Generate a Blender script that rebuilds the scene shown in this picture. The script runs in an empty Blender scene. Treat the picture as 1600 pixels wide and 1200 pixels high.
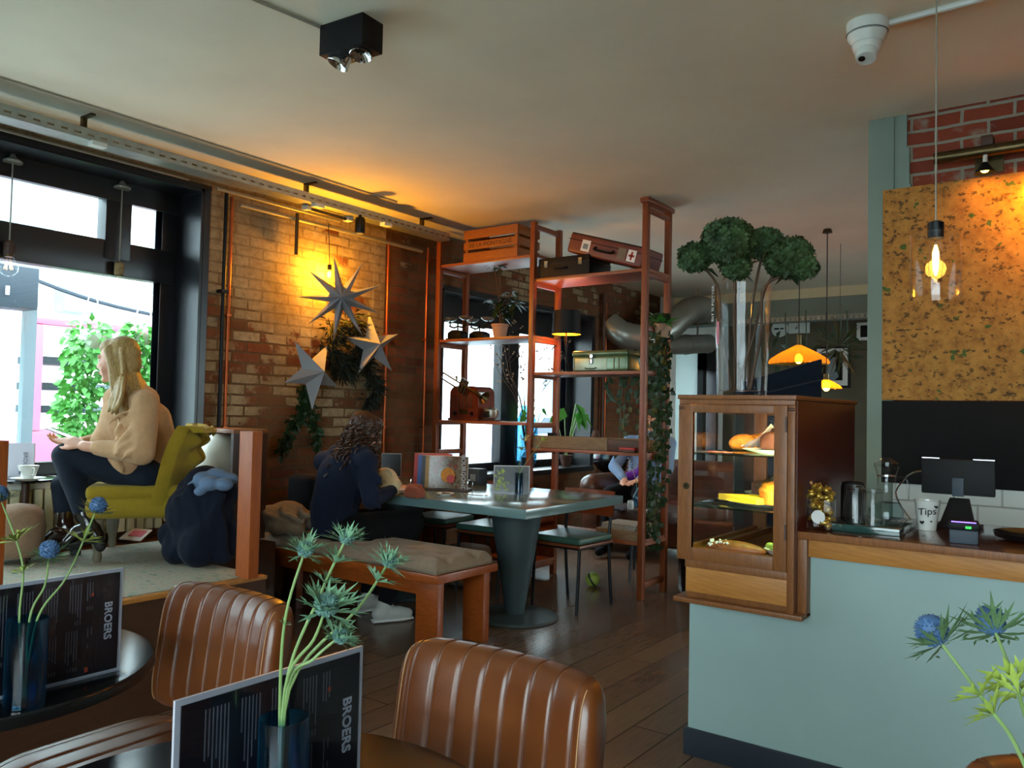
import bpy, bmesh, math, random
from mathutils import Vector, Matrix, Quaternion, noise as mnoise
R = random.Random(7)
C = bpy.context.scene
COL = C.collection
PI = math.pi
V = Vector
# ---------------------------------------------------------------- camera
FPX, EYE = 1262.5, 1.3
YAW, PITCH, ROLL = [math.radians(a) for a in (-36.41, 2.0, 1.21)]
FWD = V((math.sin(YAW)*math.cos(PITCH), math.cos(YAW)*math.cos(PITCH), math.sin(PITCH)))
_rt = V((math.cos(YAW), -math.sin(YAW), 0)); _up = _rt.cross(FWD)
RT = _rt*math.cos(ROLL) + _up*math.sin(ROLL); UP = -_rt*math.sin(ROLL) + _up*math.cos(ROLL)
CAMP = V((0, 0, EYE))
cd = bpy.data.cameras.new('camera'); cam = bpy.data.objects.new('camera', cd); COL.objects.link(cam)
cam.matrix_world = Matrix(((RT.x, UP.x, -FWD.x, 0), (RT.y, UP.y, -FWD.y, 0), (RT.z, UP.z, -FWD.z, EYE), (0, 0, 0, 1)))
cd.sensor_fit = 'HORIZONTAL'; cd.sensor_width = 36; cd.lens = 36*FPX/1600; cd.clip_start = .05; cd.clip_end = 200
C.camera = cam
def ray(x, y): return RT*((x-800)/FPX) - UP*((y-600)/FPX) + FWD
def W(x, y, D): return CAMP + ray(x, y)*D                      # a survey point at depth D
def on(x, y, ax, v):
    d = ray(x, y); i = 'xyz'.index(ax); return CAMP + d*((v-CAMP[i])/d[i])
# ---------------------------------------------------------------- materials
def lin(c):
    if isinstance(c, str): c = [int(c[i:i+2], 16)/255 for i in (0, 2, 4)]
    return tuple((x/12.92 if x <= .04045 else ((x+.055)/1.055)**2.4) for x in c) + (1,)
class NT:
    def __init__(s, name):
        s.m = bpy.data.materials.new(name); s.m.use_nodes = True; s.t = s.m.node_tree; s.n = s.t.nodes
        s.b = s.n['Principled BSDF']; s.out = s.n['Material Output']
    def new(s, ty, **k):
        n = s.n.new(ty)
        for a, v in k.items(): setattr(n, a, v)
        return n
    def link(s, a, b): s.t.links.new(a, b)
    def set(s, inp, v):
        if inp in s.b.inputs: s.b.inputs[inp].default_value = v
    def coords(s, scale=(1, 1, 1), kind='Object', rot=(0, 0, 0)):
        tc = s.new('ShaderNodeTexCoord'); mp = s.new('ShaderNodeMapping')
        mp.inputs['Scale'].default_value = scale; mp.inputs['Rotation'].default_value = rot
        s.link(tc.outputs[kind], mp.inputs['Vector']); return mp.outputs['Vector']
    def noise(s, vec, scale, detail=4, rough=.55):
        n = s.new('ShaderNodeTexNoise'); n.inputs['Scale'].default_value = scale; n.inputs['Detail'].default_value = detail
        n.inputs['Roughness'].default_value = rough; s.link(vec, n.inputs['Vector']); return n.outputs['Fac']
    def ramp(s, fac, stops):
        r = s.new('ShaderNodeValToRGB'); e = r.color_ramp.elements
        while len(e) < len(stops): e.new(.5)
        for i, (p, c) in enumerate(stops): e[i].position = p; e[i].color = lin(c) if not isinstance(c, (int, float)) else (c, c, c, 1)
        s.link(fac, r.inputs['Fac']); return r.outputs['Color']
    def mix(s, fac, a, b, mode='MIX'):
        m = s.new('ShaderNodeMix', data_type='RGBA', blend_type=mode)
        for k, v in ((0, fac), (6, a), (7, b)):
            if isinstance(v, (int, float)): m.inputs[k].default_value = v
            elif isinstance(v, (str, tuple)): m.inputs[k].default_value = lin(v)
            else: s.link(v, m.inputs[k])
        return m.outputs[2]
    def math(s, op, a, b=0.0, c=0.0):
        m = s.new('ShaderNodeMath', operation=op)
        for k, v in enumerate((a, b, c)):
            if isinstance(v, (int, float)): m.inputs[k].default_value = v
            else: s.link(v, m.inputs[k])
        return m.outputs[0]
    def bump(s, h, strength=.3, dist=.01):
        b = s.new('ShaderNodeBump'); b.inputs['Strength'].default_value = strength; b.inputs['Distance'].default_value = dist
        s.link(h, b.inputs['Height']); s.link(b.outputs['Normal'], s.b.inputs['Normal'])
def mat(name, col, rough=.5, metal=0, var=0, vs=8, bump=0, bs=60, emit=0, ecol=None, sheen=0, coat=0, spec=None, sub=0):
    t = NT(name); t.set('Base Color', lin(col)); t.set('Roughness', rough); t.set('Metallic', metal)
    if sheen: t.set('Sheen Weight', sheen)
    if coat: t.set('Coat Weight', coat); t.set('Coat Roughness', .15)
    if spec is not None: t.set('Specular IOR Level', spec)
    if sub: t.set('Subsurface Weight', sub); t.set('Subsurface Radius', (.02, .008, .004)); t.set('Subsurface Scale', .5)
    if emit: t.set('Emission Color', lin(ecol or col)); t.set('Emission Strength', emit)
    if var or bump:
        v = t.coords()
        if var:
            f = t.noise(v, vs); c = lin(col)
            hi = tuple(min(1, x*(1+var)) for x in c[:3]); lo = tuple(x*(1-var) for x in c[:3])
            r = t.new('ShaderNodeValToRGB'); r.color_ramp.elements[0].color = lo+(1,); r.color_ramp.elements[1].color = hi+(1,)
            r.color_ramp.elements[0].position = .3; r.color_ramp.elements[1].position = .7
            t.link(f, r.inputs['Fac']); t.link(r.outputs['Color'], t.b.inputs['Base Color'])
        if bump: t.bump(t.noise(v, bs, 6), bump, .006)
    return t.m
def wood(name, c1, c2, scale=(1, 1, 1), rough=.4, grain=14, coat=0, bump=.15):
    t = NT(name); v = t.coords(scale)
    w = t.new('ShaderNodeTexWave', wave_type='BANDS', bands_direction='DIAGONAL'); w.inputs['Scale'].default_value = grain*.8
    w.inputs['Distortion'].default_value = 5; w.inputs['Detail'].default_value = 3; w.inputs['Detail Scale'].default_value = 1.4
    t.link(v, w.inputs['Vector']); n = t.noise(v, grain, 6, .65)
    f = t.mix(.86, w.outputs['Color'], n)
    t.link(t.ramp(f, [(.25, c2), (.75, c1)]), t.b.inputs['Base Color'])
    t.set('Roughness', rough); t.bump(n, bump, .003)
    if coat: t.set('Coat Weight', coat); t.set('Coat Roughness', .12)
    return t.m
def glass(name, col='ffffff', rough=.0, ior=1.45, tint=1.0):
    # thin glass: clear transmission with a fresnel reflection
    t = NT(name); g = t.new('ShaderNodeBsdfGlossy'); g.inputs['Roughness'].default_value = rough
    tr = t.new('ShaderNodeBsdfTransparent'); tr.inputs['Color'].default_value = lin(col)
    lw = t.new('ShaderNodeLayerWeight'); lw.inputs['Blend'].default_value = .5; f0 = ((ior-1)/(ior+1))**2
    fr = t.math('MULTIPLY_ADD', t.math('POWER', lw.outputs['Facing'], 5.0), 1-f0, f0)
    ms = t.new('ShaderNodeMixShader'); t.link(fr, ms.inputs[0]); t.link(tr.outputs[0], ms.inputs[1]); t.link(g.outputs[0], ms.inputs[2])
    t.link(ms.outputs[0], t.out.inputs['Surface']); return t.m
def amber(name, c, f):
    t = NT(name); tr = t.new('ShaderNodeBsdfTransparent'); tr.inputs[0].default_value = lin(c); tl = t.new('ShaderNodeBsdfTranslucent'); tl.inputs[0].default_value = lin(c); gl = t.new('ShaderNodeBsdfGlossy'); gl.inputs['Roughness'].default_value = .05
    a = t.new('ShaderNodeMixShader'); a.inputs[0].default_value = f; t.link(tr.outputs[0], a.inputs[1]); t.link(tl.outputs[0], a.inputs[2]); b = t.new('ShaderNodeMixShader'); b.inputs[0].default_value = .08; t.link(a.outputs[0], b.inputs[1]); t.link(gl.outputs[0], b.inputs[2]); t.link(b.outputs[0], t.out.inputs['Surface']); return t.m
def emis(name, col, s): return mat(name, col, .5, emit=s, ecol=col)

def brickmat(name, axes, painted):
    t = NT(name); tc = t.new('ShaderNodeTexCoord'); sp = t.new('ShaderNodeSeparateXYZ'); cb = t.new('ShaderNodeCombineXYZ')
    t.link(tc.outputs['Object'], sp.inputs[0]); t.link(sp.outputs[axes[0]], cb.inputs[0]); t.link(sp.outputs['Z'], cb.inputs[1])
    wob = t.new('ShaderNodeTexNoise'); wob.inputs['Scale'].default_value = 5; t.link(cb.outputs[0], wob.inputs['Vector'])
    ad = t.new('ShaderNodeVectorMath', operation='MULTIPLY_ADD'); ad.inputs[1].default_value = (.022, .016, 0)
    t.link(wob.outputs['Color'], ad.inputs[0]); t.link(cb.outputs[0], ad.inputs[2])
    def brick(c1, c2, mo, bias=0, ms=.008, sm=.15):
        b = t.new('ShaderNodeTexBrick'); b.offset = .5; t.link(ad.outputs[0], b.inputs['Vector'])
        for k, v in (('Color1', c1), ('Color2', c2), ('Mortar', mo)): b.inputs[k].default_value = lin(v)
        for k, v in (('Scale', 1), ('Mortar Size', ms), ('Mortar Smooth', sm), ('Bias', bias), ('Brick Width', .225), ('Row Height', .073)): b.inputs[k].default_value = v
        return b
    bw = brick('000000', 'ffffff', '7f7f7f'); v = cb.outputs[0]
    n1 = t.noise(v, 22, 6, .7); n2 = t.noise(v, 1.3, 3); n3 = t.noise(v, 60, 4)
    if painted:
        red = t.ramp(bw.outputs['Color'], [(0, '5e2b1a'), (.5, '83422a'), (1, '422117')])
        red = t.mix(t.math('MULTIPLY', n1, .55), red, '2b1710')
        mort = t.mix(n1, '5f4b35', '3a2c20')
        red = t.mix(bw.outputs['Fac'], red, mort)
        cream = t.ramp(n1, [(.3, '83745a'), (.55, 'a5967a'), (.8, 'b3a588')])
        cream = t.mix(t.math('MULTIPLY', bw.outputs['Fac'], .38), cream, '3c3022')
        # how much of the old cream paint is left: more towards the top and the near end, per-brick losses
        z = sp.outputs['Z']; y = sp.outputs['Y']
        k = t.math('MULTIPLY_ADD', z, .34, -.20)
        k = t.math('ADD', k, t.math('MULTIPLY', t.math('SUBTRACT', n2, .5), 1.5))
        k = t.math('ADD', k, t.math('MULTIPLY', t.math('SUBTRACT', bw.outputs['Color'], .5), .42))
        k = t.math('SUBTRACT', k, t.math('MULTIPLY', t.math('GREATER_THAN', y, 4.66), .62))
        k = t.math('SUBTRACT', k, t.math('MULTIPLY', t.math('SUBTRACT', n1, .5), .5))
        f = t.ramp(k, [(.26, 0.0), (.34, 1.0)])
        col = t.mix(f, red, cream)
        n4 = t.noise(v, 3.2, 5, .6); wash = t.mix(n1, '5d4630', '77603f'); col = t.mix(t.ramp(n4, [(.36, .08), (.62, .6)]), col, wash)
    else:
        red = t.ramp(bw.outputs['Color'], [(0, '6e2e20'), (.5, '8e4029'), (1, '7a3a2c')])
        red = t.mix(t.math('MULTIPLY', n1, .4), red, '47251c')
        f = t.math('MAXIMUM', bw.outputs['Fac'], t.ramp(t.noise(v, 9, 5), [(.55, 0.0), (.68, .75)]))
        col = t.mix(f, red, t.mix(n1, '7d776b', '8f8776'))
    t.link(col, t.b.inputs['Base Color']); t.set('Roughness', .9); t.set('Specular IOR Level', .25)
    h = t.math('ADD', t.math('MULTIPLY', bw.outputs['Fac'], -1.0), t.math('MULTIPLY', n3, .35)); t.bump(h, .6, .012)
    return t.m
M = {}
M['brick'] = brickmat('painted_brick', 'Y', True)
M['brick_red'] = brickmat('red_brick', 'X', False)
M['ceiling'] = mat('ceiling_paint', 'e4dec8', .85, var=.05, vs=2, bump=.05, bs=30)
M['teal'] = mat('counter_paint', '93a9a5', .6, var=.05, vs=3, bump=.06, bs=90)
M['sage'] = mat('sage_paint', '76857a', .7, var=.05, vs=4)
M['olive'] = mat('olive_paint', '55503f', .8, var=.1, vs=2)
M['cream'] = mat('cream_paint', 'cfc5a0', .6, var=.05)
M['white'] = mat('white_paint', 'd9d9d2', .5)
M['navyboard'] = mat('navy_baseboard', '1d242e', .5)
M['blackframe'] = mat('black_frame_paint', '14161b', .32, bump=.04)
M['black'] = mat('black_matt', '0c0d0f', .6, spec=.25)
M['blackgloss'] = mat('black_gloss', '0c0d0f', .15, coat=.6)
M['blackmetal'] = mat('black_metal', '15161a', .4, .6)
M['chalk'] = mat('black_board', '0e0f11', .8, var=.15, vs=5, spec=.2)
M['steel'] = mat('galvanised_steel', '9aa09a', .42, .85, var=.12, vs=20)
M['chrome'] = mat('chrome', 'd8dadc', .08, 1)
M['duct'] = mat('duct_metal', 'a6a69c', .36, .8, var=.08, vs=6)
M['copper'] = mat('copper_pipe', 'a3512c', .35, .85, var=.2, vs=14)
M['brass'] = mat('old_brass', '5a4d33', .35, .9, var=.2, vs=20)
M['conduit'] = mat('conduit_grey', '8a877a', .45, .3)
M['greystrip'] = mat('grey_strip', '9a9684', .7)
M['rackwood'] = wood('red_brown_rack_wood', '8a441c', '622c10', (6, 6, 1), .42)
M['shelfwood'] = wood('shelf_board_wood', '9b5a38', '743a20', (1, 6, 6), .4)
M['benchwood'] = wood('orange_bench_wood', 'a9541c', '7d370f', (1, 5, 5), .36, coat=.2)
M['postwood'] = wood('orange_post_wood', 'a8551c', '823a10', (5, 5, .8), .5)
M['casewood'] = wood('oak_case_wood', '8c5628', '683a18', (6, 6, 1), .42)
M['casedark'] = wood('mahogany_side', '5c2414', '45180d', (6, 6, 1), .35)
M['ply'] = wood('amber_plywood', 'b97b35', '9c6226', (1, 6, 6), .45, grain=8)
M['ctrtop'] = wood('varnished_counter_top', '6e3a20', '4c2412', (1, 7, 7), .16, coat=.6)
M['cratewood'] = wood('crate_wood', 'a2622a', '7d4518', (1, 6, 6), .6)
M['oldbeam'] = wood('weathered_beam', '8a7358', '5b4834', (1, 8, 8), .8)
M['darkwood'] = wood('dark_wood', '4a2a1a', '301a10', (1, 6, 6), .5)
M['fascia'] = wood('platform_fascia_wood', '4a2a16', '331b0d', (6, 1, 6), .5)
def floormat():
    t = NT('dark_floor_planks'); v = t.coords((1, 1, 1), rot=(0, 0, PI/2))
    b = t.new('ShaderNodeTexBrick'); b.offset = .37; t.link(v, b.inputs['Vector'])
    for k, c in (('Color1', '705848'), ('Color2', '836a56'), ('Mortar', '241a13')): b.inputs[k].default_value = lin(c)
    for k, x in (('Scale', 1), ('Mortar Size', .003), ('Brick Width', 1.3), ('Row Height', .16), ('Bias', 0)): b.inputs[k].default_value = x
    v2 = t.coords((14, 2, 1)); n = t.noise(v2, 3.5, 6, .65)
    t.link(t.mix(t.math('MULTIPLY', n, .6), b.outputs['Color'], '38291f'), t.b.inputs['Base Color'])
    t.set('Roughness', .24); t.set('Specular IOR Level', .6)
    return t.m
M['floor'] = floormat()
def rugmat():
    t = NT('faded_rug'); v = t.coords(); n = t.noise(t.coords((3, 9, 3)), 5, 5, .7); n2 = t.noise(v, 120, 2)
    c = t.ramp(n, [(.3, '5c6a5e'), (.48, '9a9a86'), (.6, 'a2877a'), (.75, 'b8b6a4')])
    t.link(t.mix(t.math('MULTIPLY', n2, .4), c, '4c5448'), t.b.inputs['Base Color']); t.set('Roughness', .95); t.bump(n2, .5, .006); return t.m
M['rug'] = rugmat()
def corkmat():
    t = NT('cork_panel'); v = t.coords(); n = t.noise(v, 16, 8, .75)
    vo = t.new('ShaderNodeTexVoronoi'); vo.inputs['Scale'].default_value = 26; t.link(t.coords((1, 1, 1.5)), vo.inputs['Vector'])
    c = t.ramp(n, [(.3, '6b4318'), (.45, 'a06a2a'), (.6, 'b57d36'), (.8, 'c08b45')])
    d = t.noise(t.coords((1, 1, 1.4)), 34, 5, .6); c = t.mix(t.ramp(d, [(.56, 0.0), (.63, .85)]), c, '3b2a12')
    g = t.noise(v, 15, 3, .5); c = t.mix(t.ramp(g, [(.655, 0.0), (.68, .9)]), c, '31571d')
    t.link(c, t.b.inputs['Base Color']); t.set('Roughness', .85); t.bump(n, .4, .006); return t.m
M['cork'] = corkmat()
def tilemat():
    t = NT('bevelled_white_tiles'); tc = t.new('ShaderNodeTexCoord'); sp = t.new('ShaderNodeSeparateXYZ'); cb = t.new('ShaderNodeCombineXYZ')
    t.link(tc.outputs['Object'], sp.inputs[0]); t.link(sp.outputs['X'], cb.inputs[0]); t.link(sp.outputs['Z'], cb.inputs[1])
    b = t.new('ShaderNodeTexBrick'); t.link(cb.outputs[0], b.inputs['Vector'])
    for k, c in (('Color1', 'd2d6d2'), ('Color2', 'd8dbd6'), ('Mortar', 'b2b4b0')): b.inputs[k].default_value = lin(c)
    for k, x in (('Scale', 1), ('Mortar Size', .006), ('Mortar Smooth', .9), ('Brick Width', .2), ('Row Height', .1)): b.inputs[k].default_value = x
    t.link(b.outputs['Color'], t.b.inputs['Base Color']); t.set('Roughness', .12); t.bump(t.math('MULTIPLY', b.outputs['Fac'], -1), .6, .01); return t.m
M['tiles'] = tilemat()
def leather(name, c1, c2, rough=.3):
    t = NT(name); v = t.coords(); n = t.noise(v, 5, 5); n2 = t.noise(v, 220, 3)
    t.link(t.ramp(n, [(.3, c2), (.7, c1)]), t.b.inputs['Base Color']); t.link(t.math('MULTIPLY_ADD', n, .18, rough-.08), t.b.inputs['Roughness'])
    t.bump(n2, .12, .002); t.set('Coat Weight', .12); t.set('Coat Roughness', .25); return t.m
M['tan'] = leather('tan_leather', '774019', '582a10', .3)
M['oldleather'] = leather('worn_brown_leather', '6a4433', '44281d', .35)
M['seam'] = mat('leather_seam', '5a2e15', .5)
M['thread'] = mat('pale_thread', 'b78a5c', .7)
M['tabletop_black'] = mat('black_table_top', '131517', .14, var=.2, vs=14, coat=.15, spec=.35)
M['tabledge'] = mat('black_table_edge', '0e0f10', .3)
M['bluegrey'] = mat('blue_grey_paint', '5f7a7d', .2, var=.04, vs=4, coat=.9)
M['bluegrey_d'] = mat('blue_grey_pedestal', '38474b', .5, var=.05)
M['greenvinyl'] = mat('green_vinyl', '3a5a4e', .35, bump=.1, bs=200)
M['chairply'] = wood('chair_plywood', '7c3f20', '5c2b14', (6, 1, 6), .4)
def tuft(name, c, sh=.12): return mat(name, c, .85, var=.08, vs=30, bump=.35, bs=260, sheen=sh, spec=.15)
M['cushion'] = tuft('taupe_corduroy', '857362')
M['yellow'] = tuft('mustard_velvet', '967d22')
M['chairleg'] = mat('grey_brown_leg', '6e6654', .5)
M['beige_knit'] = tuft('camel_knit', 'b9926c')
M['jeans'] = tuft('dark_navy_denim', '18202c', .05)
M['jeans_brown'] = tuft('charcoal_trousers', '252327')
M['navy'] = tuft('navy_jersey', '141c30', .04)
M['blackcloth'] = tuft('black_cloth', '0b0c10', .02)
M['navycoat'] = tuft('navy_wool_coat', '0d1322', .04)
M['bluescarf'] = tuft('blue_grey_wool', '5d7390')
M['greycloth'] = tuft('grey_brown_cloth', '77695a')
M['denim'] = tuft('light_denim', '6f8fb3')
M['canvas'] = tuft('cream_canvas', 'b7a888')
M['purple'] = tuft('purple_cloth', '5b2090')
M['pinkcloth'] = tuft('salmon_cloth', '8a4a38')
M['skin'] = mat('skin', 'cf9a80', .5, var=.05, vs=20, sub=.15)
M['lips'] = mat('lips', 'a8625a', .4)
M['eye'] = mat('eye_dark', '2a2522', .1)
def hairm(name, c1, c2):
    t = NT(name); n = t.noise(t.coords((30, 30, 4)), 5, 5, .7); t.link(t.ramp(n, [(.35, c2), (.65, c1)]), t.b.inputs['Base Color'])
    t.set('Roughness', .42); t.bump(n, .5, .004); return t.m
M['blond'] = hairm('blond_hair', 'b7975c', '7d6337')
M['brownhair'] = hairm('brown_hair', '4a2a18', '1c0e09')
M['bootleather'] = mat('black_boot_leather', '15120f', .18, coat=.5)
M['bootbrown'] = mat('dark_brown_boot', '2b1710', .15, coat=.6)
M['sneaker'] = mat('white_sneaker', 'b5b4ae', .6)
M['sole'] = mat('rubber_sole', '1a1a1a', .7)
M['star'] = mat('grey_paper', '8d8f96', .75, var=.04)
M['leaf'] = mat('leaf_green', '3c6b2e', .5, var=.25, vs=30)
M['leafdark'] = mat('dark_leaf', '1f3a1c', .5, var=.3, vs=25)
M['leafbright'] = mat('bright_leaf', '4d9a3c', .5, var=.25, vs=20)
M['fir'] = mat('dark_fir', '18241a', .8, var=.3, vs=30)
M['hydrangea'] = mat('hydrangea_green', '2d4722', .7, var=.5, vs=14)
M['stem'] = mat('green_stem', '7f9a5c', .55, var=.15)
M['twig'] = mat('brown_twig', '4a3524', .7, var=.2)
M['thistleleaf'] = mat('thistle_green', '78a07e', .55, var=.25, vs=40)
M['thistlelime'] = mat('thistle_lime', '9db04c', .55, var=.3, vs=40)
M['thistleblue'] = mat('thistle_blue', '44638a', .6, var=.25, vs=60)
M['thistleolive'] = mat('thistle_olive', '55714a', .55, var=.3, vs=40)
M['thistleteal'] = mat('thistle_teal', '6b9088', .6, var=.25, vs=60)
M['terracotta'] = mat('pale_pot', 'b08a70', .7, var=.1)
M['glass'] = glass('clear_glass', ior=1.3); M['blind'] = amber('added_blind', 'a8acaa', .97)
M['wglass'] = glass('window_glass', 'f4faf8')
M['blueglass'] = amber('blue_glass', '8cc2da', .07)
M['water'] = glass('water_in_glass', 'dfeeee', ior=1.33)
M['waterblue'] = glass('water_in_blue_glass', 'bfe0e4', ior=1.33)
M['amberglass'] = amber('amber_glass', 'f0b44a', .45)
M['greenglass'] = glass('green_glass', '7fd06a')
M['shelfglass'] = glass('shelf_glass', 'cfe8dc')
M['slab'] = mat('green_glass_slab', '24443f', .08, coat=.5)
M['porcelain'] = mat('white_porcelain', 'd8d8d2', .15)
M['paper'] = mat('white_paper', 'd9d9d6', .6)
M['menu'] = mat('black_menu_print', '15131a', .3, coat=.3)
M['menuborder'] = mat('menu_white_border', 'b5b3bd', .4)
M['menutext'] = mat('menu_text', '5a5a62', .6)
M['menured'] = mat('menu_red_mark', 'a03a24', .6)
M['gold'] = mat('gold_foil', 'c2a04a', .3, .8, var=.3, vs=60)
M['acrylic'] = glass('acrylic', 'f6f8fa')
M['bulbglow'] = emis('bulb_glow', 'ffb545', 26)
M['bulbdim'] = emis('filament', 'ffb060', 14)
M['shadeglow'] = emis('lamp_lining_glow', 'ffb21e', 3.2)
M['ledglow'] = emis('case_led', 'fff0c8', 3.5)
M['purpleled'] = emis('purple_led', '8a6cff', 2.5)
M['greenled'] = emis('green_led', '2bbf4b', 1.0)
M['screenline'] = emis('lit_screen_edge', 'e8f2ff', 1.6)
M['whiteplastic'] = mat('white_plastic', 'cfd2cc', .4)
M['corkstop'] = mat('cork_socket', '8a7350', .8, var=.2, vs=60)
M['cake'] = mat('golden_cake', 'b5701e', .7, var=.35, vs=40, bump=.4, bs=90)
M['cakeyellow'] = mat('lemon_cream', 'e0b820', .6, var=.1)
M['cakebrown'] = mat('chocolate_loaf', '4d2814', .7, var=.3, vs=30, bump=.4, bs=80)
M['bread'] = mat('glazed_bread', '8a4e22', .45, var=.35, vs=30, bump=.3, bs=70)
M['film'] = glass('cling_film', 'ece6cc', rough=.12, ior=1.6)
M['suitcase'] = leather('red_brown_suitcase', '74301f', '4f1c12', .45)
M['greentin'] = mat('green_enamel', '50684a', .3, .3, var=.3, vs=9, coat=.3)
M['palegreen'] = mat('worn_pale_enamel', '9db09c', .35, .2, var=.3, vs=7)
M['castiron'] = mat('cast_iron', '16181a', .5, .5)
M['radiowood'] = wood('radio_veneer', '6a2d1c', '451a10', (6, 6, 1), .3, coat=.3)
M['pink'] = mat('pink_van_paint', 'd57a9a', .4)
M['road'] = mat('street_asphalt', 'b4b7b7', .9, var=.1)
M['facade'] = mat('pale_facade', 'd9dcdc', .9, var=.05, vs=1)
M['outdark'] = mat('outdoor_dark', '2f3a46', .6)
M['outgrey'] = mat('outdoor_grey', '6f7c84', .6)
M['carpaint'] = mat('pale_blue_car', '8ea0b4', .25, coat=.5)
M['lampshade'] = mat('white_ceramic', 'd2d2c6', .35)
M['pouf'] = tuft('brown_pouf', '8a6f58')
M['newspaper'] = mat('newsprint', '8f8f88', .8, var=.25, vs=60)
M['red'] = mat('red_cover', 'a02c26', .5)
M['blueprint'] = mat('blue_cover', '2f4a86', .5)
M['mustardprint'] = mat('mustard_cover', '8f6a2a', .5, var=.3, vs=20)
def magmat():
    t = NT('food_cover'); v = t.coords(); n = t.noise(v, 22, 4, .6)
    t.link(t.ramp(n, [(.3, '33241c'), (.45, '7a6a58'), (.55, '4f3826'), (.65, '7c2a20'), (.8, '96897a')]), t.b.inputs['Base Color']); t.set('Roughness', .25); return t.m
M['magcover'] = magmat()
# ---------------------------------------------------------------- mesh building
def frame(d, hint=None):
    d = V(d).normalized(); h = V(hint) if hint is not None else (V((0, 0, 1)) if abs(d.z) < .9 else V((1, 0, 0)))
    x = (h - d*h.dot(d)); x = x.normalized() if x.length > 1e-6 else d.orthogonal().normalized()
    y = d.cross(x); return x, y, d
class MB:
    def __init__(s, m=None): s.b = bmesh.new(); s.m = m or Matrix()
    def v(s, p): return s.b.verts.new(s.m @ V(p))
    def f(s, vs):
        try: return s.b.faces.new(vs)
        except ValueError: return None
    def box(s, a, b, bev=0, seg=2, mtx=None):
        t = bmesh.new(); bmesh.ops.create_cube(t, size=1)
        a, b = V(a), V(b); sz = b-a; c = (a+b)/2
        for v in t.verts: v.co = V((v.co.x*sz.x, v.co.y*sz.y, v.co.z*sz.z))
        if bev: bmesh.ops.bevel(t, geom=t.edges[:], offset=min(bev, min(abs(x) for x in sz)*.49), segments=seg, affect='EDGES', profile=.6)
        for v in t.verts: v.co = (mtx @ (v.co + c)) if mtx else v.co + c
        s.merge(t); return s
    def merge(s, t):
        mp = {v: s.v(v.co) for v in t.verts}
        for f in t.faces: s.f([mp[v] for v in f.verts])
        t.free()
    def obox(s, c, ux, uy, uz, sx, sy, sz, bev=0, seg=2):          # oriented box: centre, axes, sizes
        ux, uy, uz = [V(q).normalized() for q in (ux, uy, uz)]
        m = Matrix(((ux.x, uy.x, uz.x, c[0]), (ux.y, uy.y, uz.y, c[1]), (ux.z, uy.z, uz.z, c[2]), (0, 0, 0, 1)))
        return s.box((-sx/2, -sy/2, -sz/2), (sx/2, sy/2, sz/2), bev, seg, m)
    def ring(s, c, x, y, r, n, ry=None):
        ry = r if ry is None else ry
        return [s.v(V(c) + x*(r*math.cos(2*PI*i/n)) + y*(ry*math.sin(2*PI*i/n))) for i in range(n)]
    def bridge(s, a, b):
        n = len(a)
        for i in range(n): s.f([a[i], a[(i+1) % n], b[(i+1) % n], b[i]])
    def tube(s, pts, r, n=8, cap=True, closed=False, hint=None, flat=1.0):
        pts = [V(p) for p in pts]; k = len(pts); rs = [r]*k if isinstance(r, (int, float)) else list(r); rings = []; x = None
        for i, p in enumerate(pts):
            d = (pts[(i+1) % k]-pts[i-1]) if closed else (pts[min(i+1, k-1)]-pts[max(i-1, 0)])
            x, y, _ = frame(d, x if x is not None else hint); rings.append(s.ring(p, x, y, rs[i], n, rs[i]*flat))
        for a, b in zip(rings, rings[1:]): s.bridge(a, b)
        if closed: s.bridge(rings[-1], rings[0])
        elif cap: s.f(rings[0][::-1]); s.f(rings[-1])
        return s
    def cap(s, a, b, ra, rb=None, n=12):                              # capsule with round ends
        a, b = V(a), V(b); rb = ra if rb is None else rb; d = (b-a).normalized(); pts = []; rr = []
        for t in (-.96, -.72, -.38): pts.append(a + d*ra*t); rr.append(ra*math.sqrt(1-t*t))
        pts += [a, b]; rr += [ra, rb]
        for t in (.38, .72, .96): pts.append(b + d*rb*t); rr.append(rb*math.sqrt(1-t*t))
        return s.tube(pts, rr, n)
    def chain(s, pts, rs, n=12):
        for i in range(len(pts)-1): s.cap(pts[i], pts[i+1], rs[i], rs[i+1], n)
        return s
    def lathe(s, prof, c=(0, 0, 0), n=24, axis=(0, 0, 1), sx=1, capb=True, capt=True):
        x, y, d = frame(axis); c = V(c); rings = [s.ring(c + d*z, x, y, max(r, 1e-4), n) for r, z in prof]
        for a, b in zip(rings, rings[1:]): s.bridge(a, b)
        if capb: s.f(rings[0][::-1])
        if capt: s.f(rings[-1])
        return s
    def cyl(s, a, b, r, n=16): return s.tube([a, b], r, n)
    def sph(s, c, r, n=14, m=10, rot=None):
        r = (r, r, r) if isinstance(r, (int, float)) else r; c = V(c); rows = []
        q = rot or Matrix.Identity(3)
        for j in range(1, m):
            th = PI*j/m; rows.append([s.v(c + q @ V((r[0]*math.sin(th)*math.cos(2*PI*i/n), r[1]*math.sin(th)*math.sin(2*PI*i/n), r[2]*math.cos(th)))) for i in range(n)])
        t = s.v(c + q @ V((0, 0, r[2]))); b = s.v(c - q @ V((0, 0, r[2])))
        for a, e in zip(rows, rows[1:]): s.bridge(e, a)
        for i in range(n): s.f([t, rows[0][i], rows[0][(i+1) % n]]); s.f([b, rows[-1][(i+1) % n], rows[-1][i]])
        return s
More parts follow.
